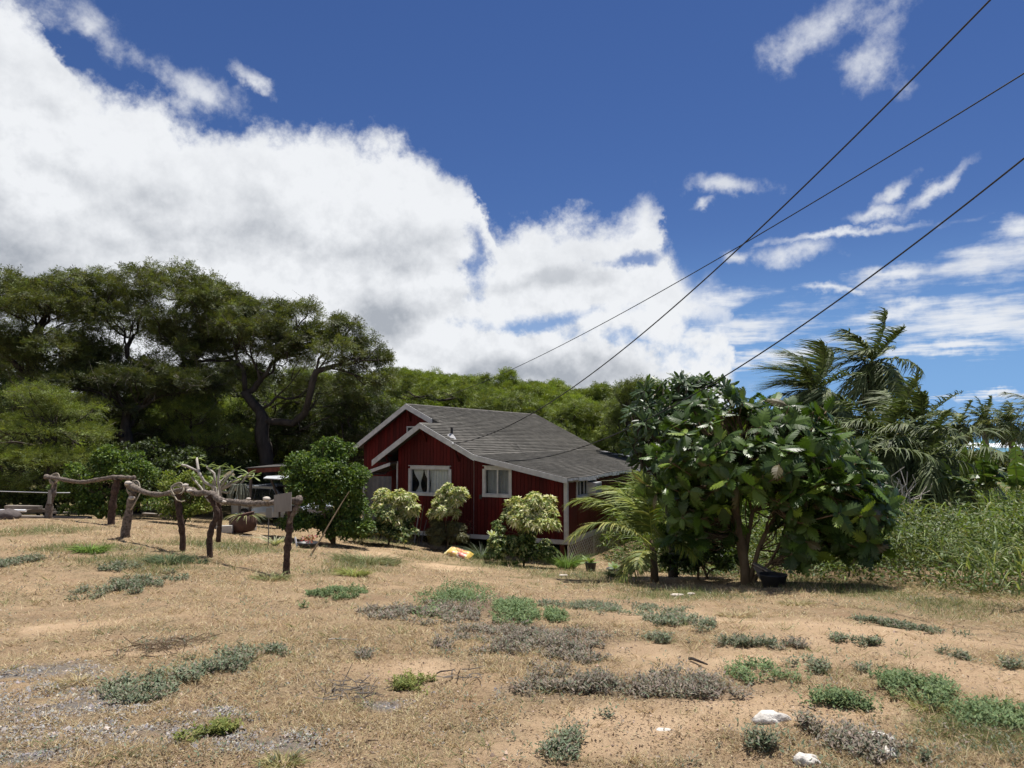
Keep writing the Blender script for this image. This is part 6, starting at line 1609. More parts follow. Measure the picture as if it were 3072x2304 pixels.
c1_ = smix(sramp(sp_.outputs[0], 0.28, 0.30), c1_, (0.60, 0.42, 0.10))
L.new(smix(sramp(sp_.outputs[0], -0.32, -0.34), c1_, (0.75, 0.66, 0.35)), sb.inputs['Base Color']); sb.inputs['Roughness'].default_value = 0.4
g = np.linspace(-1, 1, 17); gx, gy = np.meshgrid(g, g); pil = (np.clip(1 - gx ** 4, 0, 1) * np.clip(1 - gy ** 4, 0, 1)) ** 0.5
wr = (fbm(gx * 3 + 5, gy * 3, 3, 4) - 0.5) * 0.05
X_ = gx * 0.42; Y_ = gy * 0.25; tz = pil * 0.11 + wr; bz = -pil * 0.08
V = np.concatenate([np.stack([X_, Y_, tz], -1).reshape(-1, 3), np.stack([X_, Y_, bz], -1).reshape(-1, 3)]); idx = np.arange(289).reshape(17, 17)
F = np.stack([idx[:-1, :-1], idx[:-1, 1:], idx[1:, 1:], idx[1:, :-1]], -1).reshape(-1, 4); F = np.concatenate([F, F[:, ::-1] + 289])
sk = mk('feed_sack', V + c, F, sm_, smooth=True, origin=c); sk.rotation_euler = (0.25, 0.22, -0.35); tag(sk, 'yellow and red plastic sack lying full on the grass by the house', 'sack')

# ------------------------------------------------------------------ carport and car
c = at(810, 1560, 31); c[2] = gz(c[0], c[1]); t_ = thing('carport', 'low open carport with rust-red fascia behind the big dark bush', 'carport', c)
fa, fb = at(745, 1412, 31), at(905, 1404, 30.4); back = np.array([0.9, 4.6, 0.15])
mk('fascia_board', *beam(fa, fb, 0.05, 0.20), rust, t_)
V, F = quadbox([fa + [-0.1, -0.1, 0.13], fb + [0.1, -0.1, 0.13], fb + back + [0, 0, 0.1], fa + back + [0, 0, 0.1]], 0.04); mk('roof', V, F, deckm, t_)
for p in (fa + [0.12, 0, 0], fb + [-0.1, 0, 0], fa + back * 0.95, fb + back * 0.95):
    q = p.copy(); q[2] = gz(p[0], p[1]) - 0.1; mk('post', *beam(q, p - [0, 0, 0.09], 0.10, 0.10, up=(0, 1, 0)), bark_g, t_)
c2 = at(830, 1560, 28); c2[2] = gz(c2[0], c2[1]); t2 = thing('lean_shelter', 'small shelter with sagging grey sheet roof in front of the car', 'shelter', c2)
V, F = quadbox([at(790, 1434, 28), at(865, 1438, 27.6), at(880, 1425, 29.2), at(800, 1428, 29.4)], 0.03); mk('roof', V, F, metal_l, t2)
for u0, u1 in ((812, 838), (852, 858)):
    a = at(u0, 1438, 28); b2 = at(u1, 1500, 28); q = at(u1 + 2, 1560, 28); q[2] = gz(q[0], q[1]); mk('post', *join([beam(a, b2, 0.06, 0.06, up=(0, 1, 0)), beam(b2, q, 0.06, 0.06, up=(0, 1, 0))]), bark_d, t2)
cc0 = at(845, 1560, 32.5); cc0[2] = gz(cc0[0], cc0[1]) + 0.0; car = thing('parked_car', 'silver car parked under the carport, mostly hidden by the bush', 'car', cc0)
ca = math.radians(-28); cX = np.array([math.cos(ca), math.sin(ca), 0]); cY = np.array([-math.sin(ca), math.cos(ca), 0])
def cw(V): V = np.asarray(V, float); return cc0 + V[:, :1] * cX + V[:, 1:2] * cY + V[:, 2:3] * HU
prof = [(-2.2, 0.35), (-2.25, 0.75), (-2.1, 1.0), (-1.75, 1.55), (-1.55, 1.66), (0.2, 1.66), (0.9, 1.12), (1.9, 0.98), (2.2, 0.75), (2.2, 0.35)]
silver = mat('silver_paint', (0.50, 0.53, 0.56), 0.25, 0.05, 2, metal=0.5); blk = mat('tyre', (0.02, 0.02, 0.02), 0.8)
V = []; n = len(prof)
for w_, k_ in ((-0.9, 0), (-0.74, 1), (0.74, 1), (0.9, 0)):
    for x, z in prof: V.append((x * (0.97 if k_ else 1), w_ if z < 1.05 else w_ * (0.86 if not k_ else 1), z + (0.03 if k_ else 0)))
F = [(j * n + i, j * n + (i + 1) % n, (j + 1) * n + (i + 1) % n, (j + 1) * n + i) for j in range(3) for i in range(n)] + [tuple(range(n - 1, -1, -1)), tuple(range(3 * n, 4 * n))]
mk('body', cw(V), F, silver, car)
carg = mat('car_glass', (0.015, 0.018, 0.02), 0.08)
for sy in (-1, 1):
    for xa, xb, ta, tb in ((-1.75, -0.85, -1.55, -0.85), (-0.78, 0.05, -0.78, 0.05), (0.12, 0.75, 0.12, 0.2)):
        y = sy * 0.90; y2 = sy * 0.785
        V = [(xa, y, 1.06), (xb, y, 1.06), (tb, y2, 1.56), (ta, y2, 1.56)]; V += [(a, b_ + sy * 0.02, c_) for a, b_, c_ in V]
        mk('window', cw(V), [(0, 1, 2, 3), (7, 6, 5, 4), (0, 4, 5, 1), (1, 5, 6, 2), (2, 6, 7, 3), (3, 7, 4, 0)], carg, car)
V = [(-2.12, -0.7, 1.06), (-2.12, 0.7, 1.06), (-1.80, 0.66, 1.55), (-1.80, -0.66, 1.55)]; V += [(a - 0.04, b_, c_ + 0.015) for a, b_, c_ in V]
mk('rear_window', cw(V), [(0, 1, 2, 3), (7, 6, 5, 4), (0, 4, 5, 1), (1, 5, 6, 2), (2, 6, 7, 3), (3, 7, 4, 0)], carg, car)
V = [(0.28, -0.68, 1.62), (0.28, 0.68, 1.62), (0.92, 0.74, 1.16), (0.92, -0.74, 1.16)]; V += [(a + 0.03, b_, c_ + 0.05) for a, b_, c_ in V]
mk('windscreen', cw(V), [(0, 1, 2, 3), (7, 6, 5, 4), (0, 4, 5, 1), (1, 5, 6, 2), (2, 6, 7, 3), (3, 7, 4, 0)], carg, car)
for sx_ in (-1.4, 1.4):
    for sy in (-0.86, 0.86):
        V, F = lathe((0, 0, 0), [(0.33, -0.1), (0.33, 0.1), (0.2, 0.11), (0.19, 0.06)], 18); V = V[:, [0, 2, 1]] * [1, 1 if sy > 0 else -1, 1]
        w_ = mk('wheel', cw(V + np.array([sx_, sy, 0.33])), F, blk, car, smooth=False)
        V, F = lathe((0, 0, 0), [(0.19, 0.0), (0.19, 0.115), (0.05, 0.12)], 12); V = V[:, [0, 2, 1]] * [1, 1 if sy > 0 else -1, 1]; mk('rim', cw(V + np.array([sx_, sy, 0.33])), F, silver, w_)
for sy in (-0.72, 0.72): mk('tail_light', cw(box(-2.27, sy - 0.1, 0.85, -2.2, sy + 0.1, 1.02)[0]), BOXF, mat('red_lens', (0.3, 0.01, 0.01), 0.3), car)
mk('bumper', cw(box(-2.32, -0.85, 0.35, -2.18, 0.85, 0.6)[0]), BOXF, mat('dark_plastic', (0.03, 0.03, 0.032)), car)

# ------------------------------------------------------------------ overhead cables
cabm = mat('black_cable', (0.012, 0.012, 0.014), 0.6)
def cable(px, y0, y1, r, label, tw=0.0):
    u0, u1 = px[0][0], px[-1][0]; P = []
    for u, v in px:
        k = 1 / y0 + (1 / y1 - 1 / y0) * (u - u0) / (u1 - u0); P.append(at(u, v, 1 / k))
    P = np.array(P); s = np.linspace(0, 1, len(P)); t = np.linspace(0, 1, 90)
    # smooth the measured points with a low polynomial of the true curve
    d = np.linalg.norm(np.diff(P, axis=0), axis=1); s = np.concatenate([[0], np.cumsum(d)]) / d.sum()
    Q = np.stack([np.polyval(np.polyfit(s, P[:, i], 3), t) for i in range(3)], 1)
    Q[0] = P[0]; Q = np.concatenate([Q, [Q[-1] + (Q[-1] - Q[-2]) * 40]])
    V, F = tube(Q, r, 6, 0); tag(mk('power_cable', V, F, cabm, smooth=True), label, 'cable')
cable([(1362, 1330), (1486, 1297), (1604, 1238), (1792, 1105), (1948, 979), (2105, 850), (2238, 729), (2340, 627), (2497, 478), (2638, 337), (2810, 165), (2967, 0)], 26.2, 9.0, 0.013, 'steepest overhead cable, ending at the front gable of the house')
cable([(1290, 1204), (1400, 1167), (1753, 999), (2066, 823), (2238, 729), (2497, 580), (2795, 392), (3072, 215)], 48, 12, 0.013, 'middle overhead cable running far back over the roof to the slope')
cable([(1517, 1384), (1531, 1383), (1600, 1376), (1667, 1364), (1786, 1326), (1900, 1280), (2074, 1191), (2246, 1081), (2473, 932), (2748, 721), (3072, 480)], 25.3, 9.5, 0.013, 'lowest overhead cable, ending on the lean-to roof edge')
c = at(1358, 1333, 26.1); V, F = rock(c, 0.05, 0.05, 0.07, 2, 1, 0.1); tag(mk('insulator', V, F, white), 'white insulator on the gable barge board where the cable ends', 'insulator')

UND = [(0.05, 0.07, 0.024), (0.035, 0.05, 0.02), (0.07, 0.10, 0.03)]  # dark greens stand in for the shade under the left canopy
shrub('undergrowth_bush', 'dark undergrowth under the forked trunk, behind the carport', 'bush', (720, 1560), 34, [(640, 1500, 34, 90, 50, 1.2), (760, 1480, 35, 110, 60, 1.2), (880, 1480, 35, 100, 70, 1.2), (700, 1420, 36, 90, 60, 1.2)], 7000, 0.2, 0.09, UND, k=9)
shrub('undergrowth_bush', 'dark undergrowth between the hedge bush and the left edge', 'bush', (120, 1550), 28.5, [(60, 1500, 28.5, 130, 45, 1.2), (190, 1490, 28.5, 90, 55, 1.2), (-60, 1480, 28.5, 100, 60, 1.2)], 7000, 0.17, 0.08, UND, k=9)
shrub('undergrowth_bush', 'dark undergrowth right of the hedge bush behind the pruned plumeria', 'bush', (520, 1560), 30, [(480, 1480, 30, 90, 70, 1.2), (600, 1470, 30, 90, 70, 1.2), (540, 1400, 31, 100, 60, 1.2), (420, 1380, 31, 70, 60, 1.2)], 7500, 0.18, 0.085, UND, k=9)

shrub('undergrowth_bush', 'dark leafy plants added to deepen the shade at the foot of the breadfruit tree', 'bush', (2110, 1740), 17.0, [(2080, 1660, 17.2, 60, 50, .6), (2170, 1680, 17.0, 60, 44, .6), (2040, 1700, 16.8, 50, 34, .5), (2130, 1600, 17.8, 60, 60, .6)], 5200, 0.14, 0.06, [(0.05, 0.08, 0.025), (0.035, 0.055, 0.02), (0.08, 0.12, 0.03)], k=9, gloss=True)  # added bush: its dark leaf colours deepen the shadow under the tree
shrub('undergrowth_bush', 'sunlit green plants seen through the gap below the breadfruit canopy', 'bush', (2150, 1620), 21, [(2120, 1560, 21, 70, 60, .8), (2220, 1540, 22, 70, 50, .8), (2330, 1560, 22, 60, 50, .8)], 4200, 0.17, 0.06, [(0.15, 0.22, 0.04), (0.20, 0.28, 0.05), (0.10, 0.15, 0.035)], k=9)

# ------------------------------------------------------------------ dry grass, weeds, litter
def screen_scatter(n, v0, v1, u0=-250, u1=3320):
    """random spots on the ground, denser near the viewer's side of the yard"""
    u = rng.uniform(u0, u1, n); v = rng.uniform(v0, v1, n)
    x = (u - 1536) / FPX
    c_, s_ = math.cos(PITCH), math.sin(PITCH); z = -(v - 1152) / FPX
    qx, qy, qz = x, c_ - z * s_, s_ + z * c_
    Y = np.full(n, 8.0)
    lo_, hi_ = np.full(n, 2.0), np.full(n, 45.0)
    for _ in range(16):
        mid = (lo_ + hi_) / 2; g_ = ground_z(qx / qy * mid, mid); zz = EYE[2] + qz / qy * mid
        up = zz > g_; lo_ = np.where(up, mid, lo_); hi_ = np.where(up, hi_, mid)
    Y = (lo_ + hi_) / 2
    return qx / qy * Y, Y
def gzn(x, y):
    near = np.clip((40 - np.hypot(x, y)) / 20, 0, 1)
    return ground_z(x, y) + (fbm(x * 5, y * 5, 3, 21) - 0.5) * 0.05 * near
def thin(x, y, p):
    k = rng.random(len(x)) < p; return x[k], y[k]
# straw
x, y = screen_scatter(430000, 1560, 2420)
ok = (field_mask(x, y) < 0.4) & (y < 33); x, y = x[ok], y[ok]
sd_ = blobmask(x, y, SAND, 0.7, 0.7, 1.1, 4); gv = blobmask(x, y, GRAVEL, 0.6, 0.8, 1.3); gm_ = blobmask(x, y, GREEN, 0.8, 0.6, 1.2, 5); bm2 = blobmask(x, y, BROWN, 0.7, 0.6, 1.4, 6)
patch = np.clip((0.6 * fbm(x * 1.6, y * 1.6, 4, 12) + 0.4 * fbm(x * 0.45, y * 0.45, 3, 33) - 0.37) * 6.0, 0.08, 1)
dens_ = patch * (1 - 0.90 * sd_) * (1 - 0.72 * gv)
k = rng.random(len(x)) < np.maximum(dens_, 0.7 * gm_); x, y, sd_, gv, gm_, bm2 = x[k], y[k], sd_[k], gv[k], gm_[k], bm2[k]
n = len(x); O = np.stack([x, y, gzn(x, y) - 0.004], 1)
L = np.interp(y, [3, 8, 15, 30], [0.045, 0.075, 0.13, 0.2]) * rng.uniform(0.5, 1.3, n) * (1 + 0.5 * gm_); W = np.interp(y, [3, 8, 15, 30], [0.0038, 0.0065, 0.012, 0.022])
a = rng.uniform(0, 6.28, n); fl = rng.uniform(0.05, 1.1, n) * np.where(gm_ > 0.4, 1.5, 0.8)
D = unit(np.stack([np.cos(a), np.sin(a), fl], 1)); S = unit(np.cross(D, [0, 0, 1.0]) + rng.normal(size=(n, 3)) * 0.3)
V = np.stack([O - S * (W / 2)[:, None], O + S * (W / 2)[:, None], O + D * L[:, None]], 1).reshape(-1, 3); F = np.arange(len(V)).reshape(-1, 3)
cs = pick([(0.48, 0.39, 0.23), (0.37, 0.28, 0.155), (0.24, 0.175, 0.10), (0.60, 0.51, 0.34), (0.15, 0.115, 0.075)], n, 0.2, [0.28, 0.28, 0.2, 0.12, 0.12])
cgn = pick([(0.15, 0.18, 0.07), (0.20, 0.22, 0.09), (0.11, 0.15, 0.055)], n, 0.2); cbr = pick([(0.17, 0.125, 0.09), (0.22, 0.165, 0.115), (0.12, 0.09, 0.07)], n, 0.2)
isg = rng.random(n) < np.clip(gm_ * 0.75 + 0.04, 0, 1); isb = rng.random(n) < bm2 * 0.8
cs = np.where(isg[:, None], cgn, cs); cs = np.where(isb[:, None], cbr, cs)
tag(mk('dry_grass', V, F, lf_dry, col=np.repeat(cs, 3, 0), origin=(0, 0, 0)), 'sparse dry straw-coloured grass over the yard', 'grass', kind='stuff')
# tufts of longer grass, more on the slope down to the house
x, y = screen_scatter(8000, 1590, 2380); ok = (field_mask(x, y) < 0.6) & (y < 31); x, y = x[ok], y[ok]
g_ = blobmask(x, y, GREEN, 0.8, 0.6, 1.2, 5); s_ = blobmask(x, y, SAND, 0.7, 0.7, 1.1, 4)
k = rng.random(len(x)) < (0.12 + 1.0 * g_) * (1 - 0.7 * s_) * np.clip((fbm(x * 0.9, y * 0.9, 3, 51) - 0.35) * 5, 0.1, 1); x, y, g_ = x[k], y[k], g_[k]
rep = 16; X_ = np.repeat(x, rep); Y_ = np.repeat(y, rep); G_ = np.repeat(g_, rep); n = len(X_); a = rng.uniform(0, 6.28, n); sc = np.interp(Y_, [3, 10, 25], [0.7, 1.0, 1.3])
O = np.stack([X_ + np.cos(a) * rng.uniform(0, .05, n), Y_ + np.sin(a) * rng.uniform(0, .05, n), np.zeros(n)], 1); O[:, 2] = gzn(O[:, 0], O[:, 1]) - 0.005
D = unit(np.stack([np.cos(a) * .6, np.sin(a) * .6, np.ones(n)], 1)); V, F, mm = blades(O, D, 0.15 * sc * rng.uniform(.5, 1.3, n), 0.006 * sc, np.stack([np.cos(a) * .6, np.sin(a) * .6, -rng.uniform(.2, .8, n)], 1), seg=2)
gr_ = rng.random(n) < np.repeat((rng.random(len(x)) < 0.25 + 0.6 * g_), rep) * 0.9
c_ = np.where(gr_[:, None], pick([(0.17, 0.20, 0.08), (0.22, 0.24, 0.10), (0.12, 0.16, 0.06)], n, 0.2), pick([(0.45, 0.36, 0.21), (0.34, 0.26, 0.15)], n, 0.2))
tag(mk('grass_tussocks', V, F, lf_dry, col=np.repeat(c_, mm, 0), origin=(0, 0, 0)), 'low tussocks of half-dry grass dotted over the yard', 'grass', kind='stuff')
# taller dry grass under the weeds at the right
x, y = screen_scatter(26000, 1680, 1990, 2050, 3300); fm = field_mask(x, y); ok = (fm > -1.5) & (fm < 2.2); x, y, fm = x[ok], y[ok], fm[ok]
k = rng.random(len(x)) < np.clip(1 - np.abs(fm - 0.3) / 1.9, 0, 1); x, y = x[k], y[k]; n = len(x); a = rng.uniform(0, 6.28, n)
O = np.stack([x, y, gzn(x, y)], 1); D = unit(np.stack([np.cos(a) * .7, np.sin(a) * .7, np.ones(n)], 1)); V, F, mm = blades(O, D, 0.34 * rng.uniform(.4, 1.3, n), 0.009, np.stack([np.cos(a) * .7, np.sin(a) * .7, -rng.uniform(.3, 1, n)], 1), seg=2)
tag(mk('seeding_grass', V, F, lf_dry, col=np.repeat(pick([(0.30, 0.26, 0.13), (0.22, 0.21, 0.09), (0.40, 0.33, 0.19), (0.15, 0.17, 0.06)], n, 0.2), mm, 0), origin=(0, 0, 0)), 'knee-high half-dry grass in front of the green weeds', 'grass', kind='stuff')
# weed mats that stand apart
WG = [(0.16, 0.195, 0.125), (0.12, 0.155, 0.095), (0.22, 0.25, 0.165), (0.25, 0.215, 0.16)]; WGR = [(0.145, 0.205, 0.095), (0.11, 0.165, 0.075), (0.19, 0.25, 0.115)]; WB = [(0.25, 0.215, 0.175), (0.20, 0.17, 0.14), (0.165, 0.185, 0.13), (0.31, 0.265, 0.21)]; WY = [(0.18, 0.21, 0.06), (0.14, 0.17, 0.05), (0.24, 0.25, 0.08)]
def weed(label, u, v, hw_, hh, cols, h=1.0, dn=1.0, name='weed_patch', seed=0):
    cx, cy, rx, ry = gblob(u, v, hw_, hh); ry = max(ry, rx * 0.35)
    n = int(min(1900, 1500 * dn * (rx * ry) / (0.010 * np.interp(cy, [3, 8, 20], [0.5, 1.0, 3.0]) * 20)))
    n = max(n, 120)
    a = rng.uniform(0, 6.28, n * 2); r = rng.uniform(0, 1.35, n * 2) ** 0.75; x = cx + np.cos(a) * r * rx; y = cy + np.sin(a) * r * ry
    nz2 = fbm(x * 3.6 / max(rx, .3) ** .5, y * 3.6 / max(rx, .3) ** .5, 4, int(u) % 97); k = rng.random(len(r)) < np.clip(1.0 - r + (nz2 - 0.50) * 5.0, 0, 0.85) ** 1.3; x, y = x[k][:n], y[k][:n]; n = len(x)
    if n < 5: return
    hh_ = 0.052 * h * rng.uniform(0.35, 1.4, n) * np.interp(cy, [4, 12, 20], [1, 1.2, 1.5]); g0 = gzn(x, y)
    tilt = rng.normal(size=(n, 2)) * 0.35
    P = []; D = []; Ls = []
    for j in range(5):
        t = (j + 0.6) / 5; aa = rng.uniform(0, 6.28, n); P.append(np.stack([x + tilt[:, 0] * hh_ * t, y + tilt[:, 1] * hh_ * t, g0 + hh_ * t], 1))
        D.append(np.stack([np.cos(aa), np.sin(aa), rng.uniform(0.2, 1.2, n)], 1)); Ls.append(np.full(n, 0.034) * rng.uniform(0.6, 1.2, n) * np.interp(cy, [3, 8, 20], [0.85, 1.2, 2.2]))
    P = np.concatenate(P); D = unit(np.concatenate(D)); Ls = np.concatenate(Ls); V, F = leaves(P, D, np.cross(D, [0, 0, 1.0]) + rng.normal(size=D.shape) * .3, Ls, Ls * 0.38, 0.1)
    tone = np.tile(0.75 + 0.5 * fbm(x * 2, y * 2, 3, 5), 5)
    o = mk(name, V, F, lf_dry, col=np.repeat(pick(cols, len(P), 0.18) * tone[:, None], 4, 0), origin=(cx, cy, gz(cx, cy)))
    return tag(o, label, 'weeds')
for args in [
 ('grey-green weed patch at the left edge below the rock', 60, 1692, 60, 18, WG, 1, 1), ('grey-green weed mat left of centre below the crooked posts', 400, 1758, 95, 34, WG, 1, 1), ('small thin weed mat above the larger one, below the far post', 360, 1705, 55, 12, WG, 1, .8),
 ('flat green weed mat right of the nearest log post', 1000, 1782, 72, 22, WGR, 1, 1), ('round lush green weed mound in mid yard', 1365, 1795, 95, 38, WGR, 1.6, 1), ('green weed mound joined to the right of the lush one', 1545, 1835, 60, 32, WGR, 1.4, 1), ('narrow green weed patch trailing right of the mounds', 1660, 1858, 40, 14, WGR, 1, 1),
 ('large grey-green weed mat, upper half, near the gravel', 660, 1990, 110, 44, WG, 1.2, 1.1), ('large grey-green weed mat, lower half, on the gravel', 445, 2068, 110, 44, WG, 1.1, 1.1), ('yellow-green weed patch close to the lower edge', 645, 2215, 110, 28, WY, .9, 1.2), ('olive weed patch beside the dead twiggy bush', 1215, 2068, 78, 34, WY, 1, .9),
 ('flat weed strip below the feed sack, on pale sand', 1840, 1830, 190, 16, WG, .8, .8), ('weed strip right of the long flat one', 2030, 1868, 75, 20, WG, 1, 1), ('thin weed streak leading down to the dark stick', 2240, 1945, 90, 22, WG, 1, .8), ('sparse weed patch on sand right of the dark stick', 2300, 2028, 90, 30, WGR, 1, .8),
 ('sparse weed patch on open sand, further right', 2470, 2010, 95, 26, WG, 1, .7), ('long dark green weed mat at the lower right', 2540, 2112, 130, 32, WGR, 1.2, 1.2), ('green weed bank right of the long mat', 2750, 2068, 120, 32, WGR, 1.2, 1.1), ('thick green weed mat at the lower right corner', 2975, 2165, 130, 60, WGR, 1.3, 1.2),
 ('weed clump with tall stems at the bottom right of centre', 2305, 2258, 105, 48, WG, 1.6, 1), ('single grey-green bushy weed near the bottom edge', 1690, 2245, 72, 40, WG, 1.5, 1), ('brown-grey weed mass behind the white stones', 2570, 2245, 110, 45, WB, 1.4, 1), ('grey-brown weed mat in front of the sand ledge', 2070, 2068, 160, 46, WB, 1.2, 1),
 ('brownish weed mat left of the sand ledge', 1770, 2065, 190, 38, WB, 1.1, 1), ('purple-brown dry weed drift in mid yard', 1700, 1950, 160, 50, WB, 1, .9), ('brown dry weed drift below the lush green mound', 1500, 1915, 170, 36, WB, .9, .8), ('dull brown weed drift right of the flat green mat', 1260, 1840, 150, 26, WB, .8, .7),
 ('tiny weed on bare sand, upper one', 2526, 1925, 36, 9, WG, .9, 1), ('tiny weed right of the upper tiny one', 2617, 1937, 42, 9, WG, .9, 1), ('small weed at the right on sand', 2881, 1978, 38, 13, WG, 1, 1), ('low weed by the right edge', 3030, 2000, 50, 16, WG, 1, 1), ('small weed above the sparse sand patch', 2290, 1930, 36, 11, WG, 1, 1), ('small weed with straw tips on sand', 2385, 1938, 36, 12, WB, 1, 1),
 ('weed line at the foot of the tall grass', 2750, 1892, 60, 10, WG, .8, .8), ('small grey weed near the bottom centre', 1830, 2160, 40, 14, WG, 1, 1), ('dark little weed between the lower mats', 2420, 2190, 45, 20, WB, 1.5, 1), ('sprawling weed at the bottom edge beside the white stone', 2780, 2290, 120, 26, WG, 1.1, .8),
 ('scattered weeds right of the mid-yard mound', 1990, 1925, 60, 18, WG, .9, .8), ('faint weeds on sand by the tall grass', 2620, 1870, 60, 9, WG, .8, .7), ('straggling weed near the flat stick', 1080, 1965, 60, 16, WB, .8, .6), ('low weed left of the olive patch', 830, 1960, 45, 14, WG, .9, .8)]:
    weed(*args)
for lab, u, v, w_, h_, n_, c_ in [('rounded bright green tuft at left, below the far rail', 270, 1660, 46, 32, 420, BG), ('spiky green tuft at the foot of the second log post', 505, 1690, 60, 38, 420, GG), ('yellow-green grass tuft right of the nearest log post', 1062, 1728, 42, 30, 320, [(0.30, 0.32, 0.09), (0.22, 0.26, 0.08)]), ('pale green grass tuft at the foot of the nearest log post', 815, 1738, 60, 26, 300, [(0.22, 0.25, 0.11), (0.30, 0.29, 0.15)]),
                               ('wispy green grass patch between the nearest post and the sack', 1100, 1690, 110, 34, 700, [(0.17, 0.20, 0.09), (0.24, 0.24, 0.12)]), ('short straw tuft on the gravel at left', 240, 2050, 60, 22, 200, [(0.5, 0.42, 0.24), (0.38, 0.30, 0.17)]), ('straw tuft at the bottom left of centre', 850, 2290, 70, 36, 220, [(0.42, 0.36, 0.19), (0.2, 0.2, 0.08)]), ('tall thin grass stalks at the lower right', 2790, 2130, 60, 60, 70, [(0.26, 0.27, 0.11)]), ('low tuft left of the third log post', 590, 1690, 34, 18, 200, GG), ('straw tuft on the sand below the tree shadow', 2210, 1850, 60, 22, 200, [(0.48, 0.40, 0.24), (0.36, 0.3, 0.17)]), ('second straw tuft on the sand, nearer the shadow', 2390, 1815, 60, 20, 200, [(0.4, 0.35, 0.2), (0.3, 0.27, 0.14)])]:
    p = gp(u, v); grass_clump('grass_tuft', lab, 'grass', u, v, p[1], w_, h_, n_, c_, 0.0013 * p[1] * 0.9 + 0.002, base=p, spread=0.8, m=lf_dry, seg=2)
# dead twiggy bush and reddish dead mat
for lab, u, v, w_, h_, n_, m_ in [('dead grey twiggy bush lying on the dry ground', 1045, 2085, 72, 34, 34, bark_g), ('reddish-brown mat of dead twigs above the large weed mat', 490, 1945, 110, 26, 60, bark_b), ('small dead twig heap at the right of the olive patch', 1400, 2035, 50, 14, 16, bark_g)]:
    cx, cy, rx, ry = gblob(u, v, w_, h_); parts = []
    for i in range(n_):
        a = rng.uniform(0, 6.28); r_ = rng.uniform(0, 1) ** .5; p = np.array([cx + math.cos(a) * rx * r_, cy + math.sin(a) * ry * r_, 0]); d = unit(np.array([rng.normal(), rng.normal(), rng.uniform(-.05, .35)])); l_ = rng.uniform(.08, .22); p[2] = gz(p[0], p[1]) + rng.uniform(0, .04)
        parts.append(tube([p, p + d * l_ * .5 + rng.normal(size=3) * .015, p + d * l_ + rng.normal(size=3) * .02], [.0045, .0035, .002], 4, 0))
    V, F = join(parts); tag(mk('dead_twigs', V, F, m_, origin=(cx, cy, gz(cx, cy))), lab, 'twigs', kind=None)
# sticks
for lab, (u0, v0), (u1, v1), r_, m_ in [('pale straight stick on the dry ground in mid yard', (985, 1926), (1073, 1927), .006, bark_p), ('dark bent stick lying on the sand', (2068, 1985), (2122, 2003), .013, bark_d), ('thin dark stick right of the dead twigs', (1310, 2028), (1365, 2020), .006, bark_d), ('short brown stick near the bottom centre', (1095, 2238), (1135, 2236), .006, bark_b), ('curved pale stick on the lawn left of the flower tray', (720, 1612), (765, 1610), .012, bark_p), ('thin brown stick at the left on pale ground', (425, 1975), (465, 1978), .005, bark_d), ('dark stick on the sand near the right', (2680, 1876), (2735, 1880), .008, bark_d)]:
    a, c = gp(u0, v0), gp(u1, v1); md = (a + c) / 2 + [0, 0, .01]; md[2] = gz(md[0], md[1]) + .015 + r_; a[2] += r_ + .008; c[2] += r_ + .012
    V, F = tube([a, a * .6 + md * .4 + [0, .01, 0.004], md, c], [r_, r_ * .95, r_ * .8, r_ * .5], 6, .1); tag(mk('stick', V, F, m_), lab, 'stick', 'sticks lying on the ground')
# white stones
wst = mat('white_coral_stone', (0.66, 0.63, 0.58), 0.95, 0.2, 12, 1.0, 30, col2=(0.36, 0.33, 0.29))
for lab, u, v, w_, rz_, sd2 in [('white coral stone half buried left of the weeds', 2318, 2165, 52, .05, 2), ('long white stone half hidden in brown weeds', 2600, 2232, 75, .05, 4), ('second part of the white stone row, lower right', 2660, 2268, 36, .04, 6), ('white stone cut by the bottom edge', 2425, 2300, 42, .05, 9), ('flat pale stone on the sand near the bottom', 1990, 2193, 26, .012, 3)]:
    p = gp(u, v); rx = w_ / FPX * p[1]; V, F = rock(p + [0, 0, rz_ * .1], rx, rx * .55, rz_, 3, sd2, .45); tag(mk('stone', V, F, wst, smooth=True), lab, 'stone', 'white stones in the lower right')
for lab, u, v, w_ in [('pale curled dead leaf on the grass before the tree shadow', 2030, 1790, 20), ('second pale dead leaf right of the first', 2072, 1787, 12), ('pale scrap left of the young palm foot', 1690, 1730, 14)]:
    p = gp(u, v); rx = w_ / FPX * p[1]; V, F = rock(p + [0, 0, .03], rx, rx * .5, .02, 2, 3, .4); tag(mk('dead_leaf', V, F, pale), lab, 'leaf')
# gravel and small litter
x, y = screen_scatter(90000, 1950, 2420, -250, 1500); g_ = blobmask(x, y, GRAVEL, 0.6, 0.8, 1.3); k = rng.random(len(x)) < g_ * 0.55 + 0.012; x, y = x[k], y[k]
x2, y2 = screen_scatter(8000, 1700, 2420); n1 = len(x); x, y = np.concatenate([x, x2]), np.concatenate([y, y2]); n = len(x)
s = np.clip(rng.lognormal(-5.15, .45, n), .003, .022); T = np.array([(1, 0, -.2), (-.5, .87, -.2), (-.5, -.87, -.2), (0, 0, .8)])
Rz = rng.uniform(0, 6.28, n); ca_, sa_ = np.cos(Rz), np.sin(Rz); j = T[None] + rng.normal(size=(n, 4, 3)) * .25; V = np.stack([j[..., 0] * ca_[:, None] - j[..., 1] * sa_[:, None], j[..., 0] * sa_[:, None] + j[..., 1] * ca_[:, None], j[..., 2] * .8], -1) * s[:, None, None]
V = V + np.stack([x, y, gzn(x, y) + s * .1], 1)[:, None]; b = (np.arange(n) * 4)[:, None]; F = np.concatenate([b + [[0, 1, 3]], b + [[1, 2, 3]], b + [[2, 0, 3]]], 1).reshape(-1, 3)
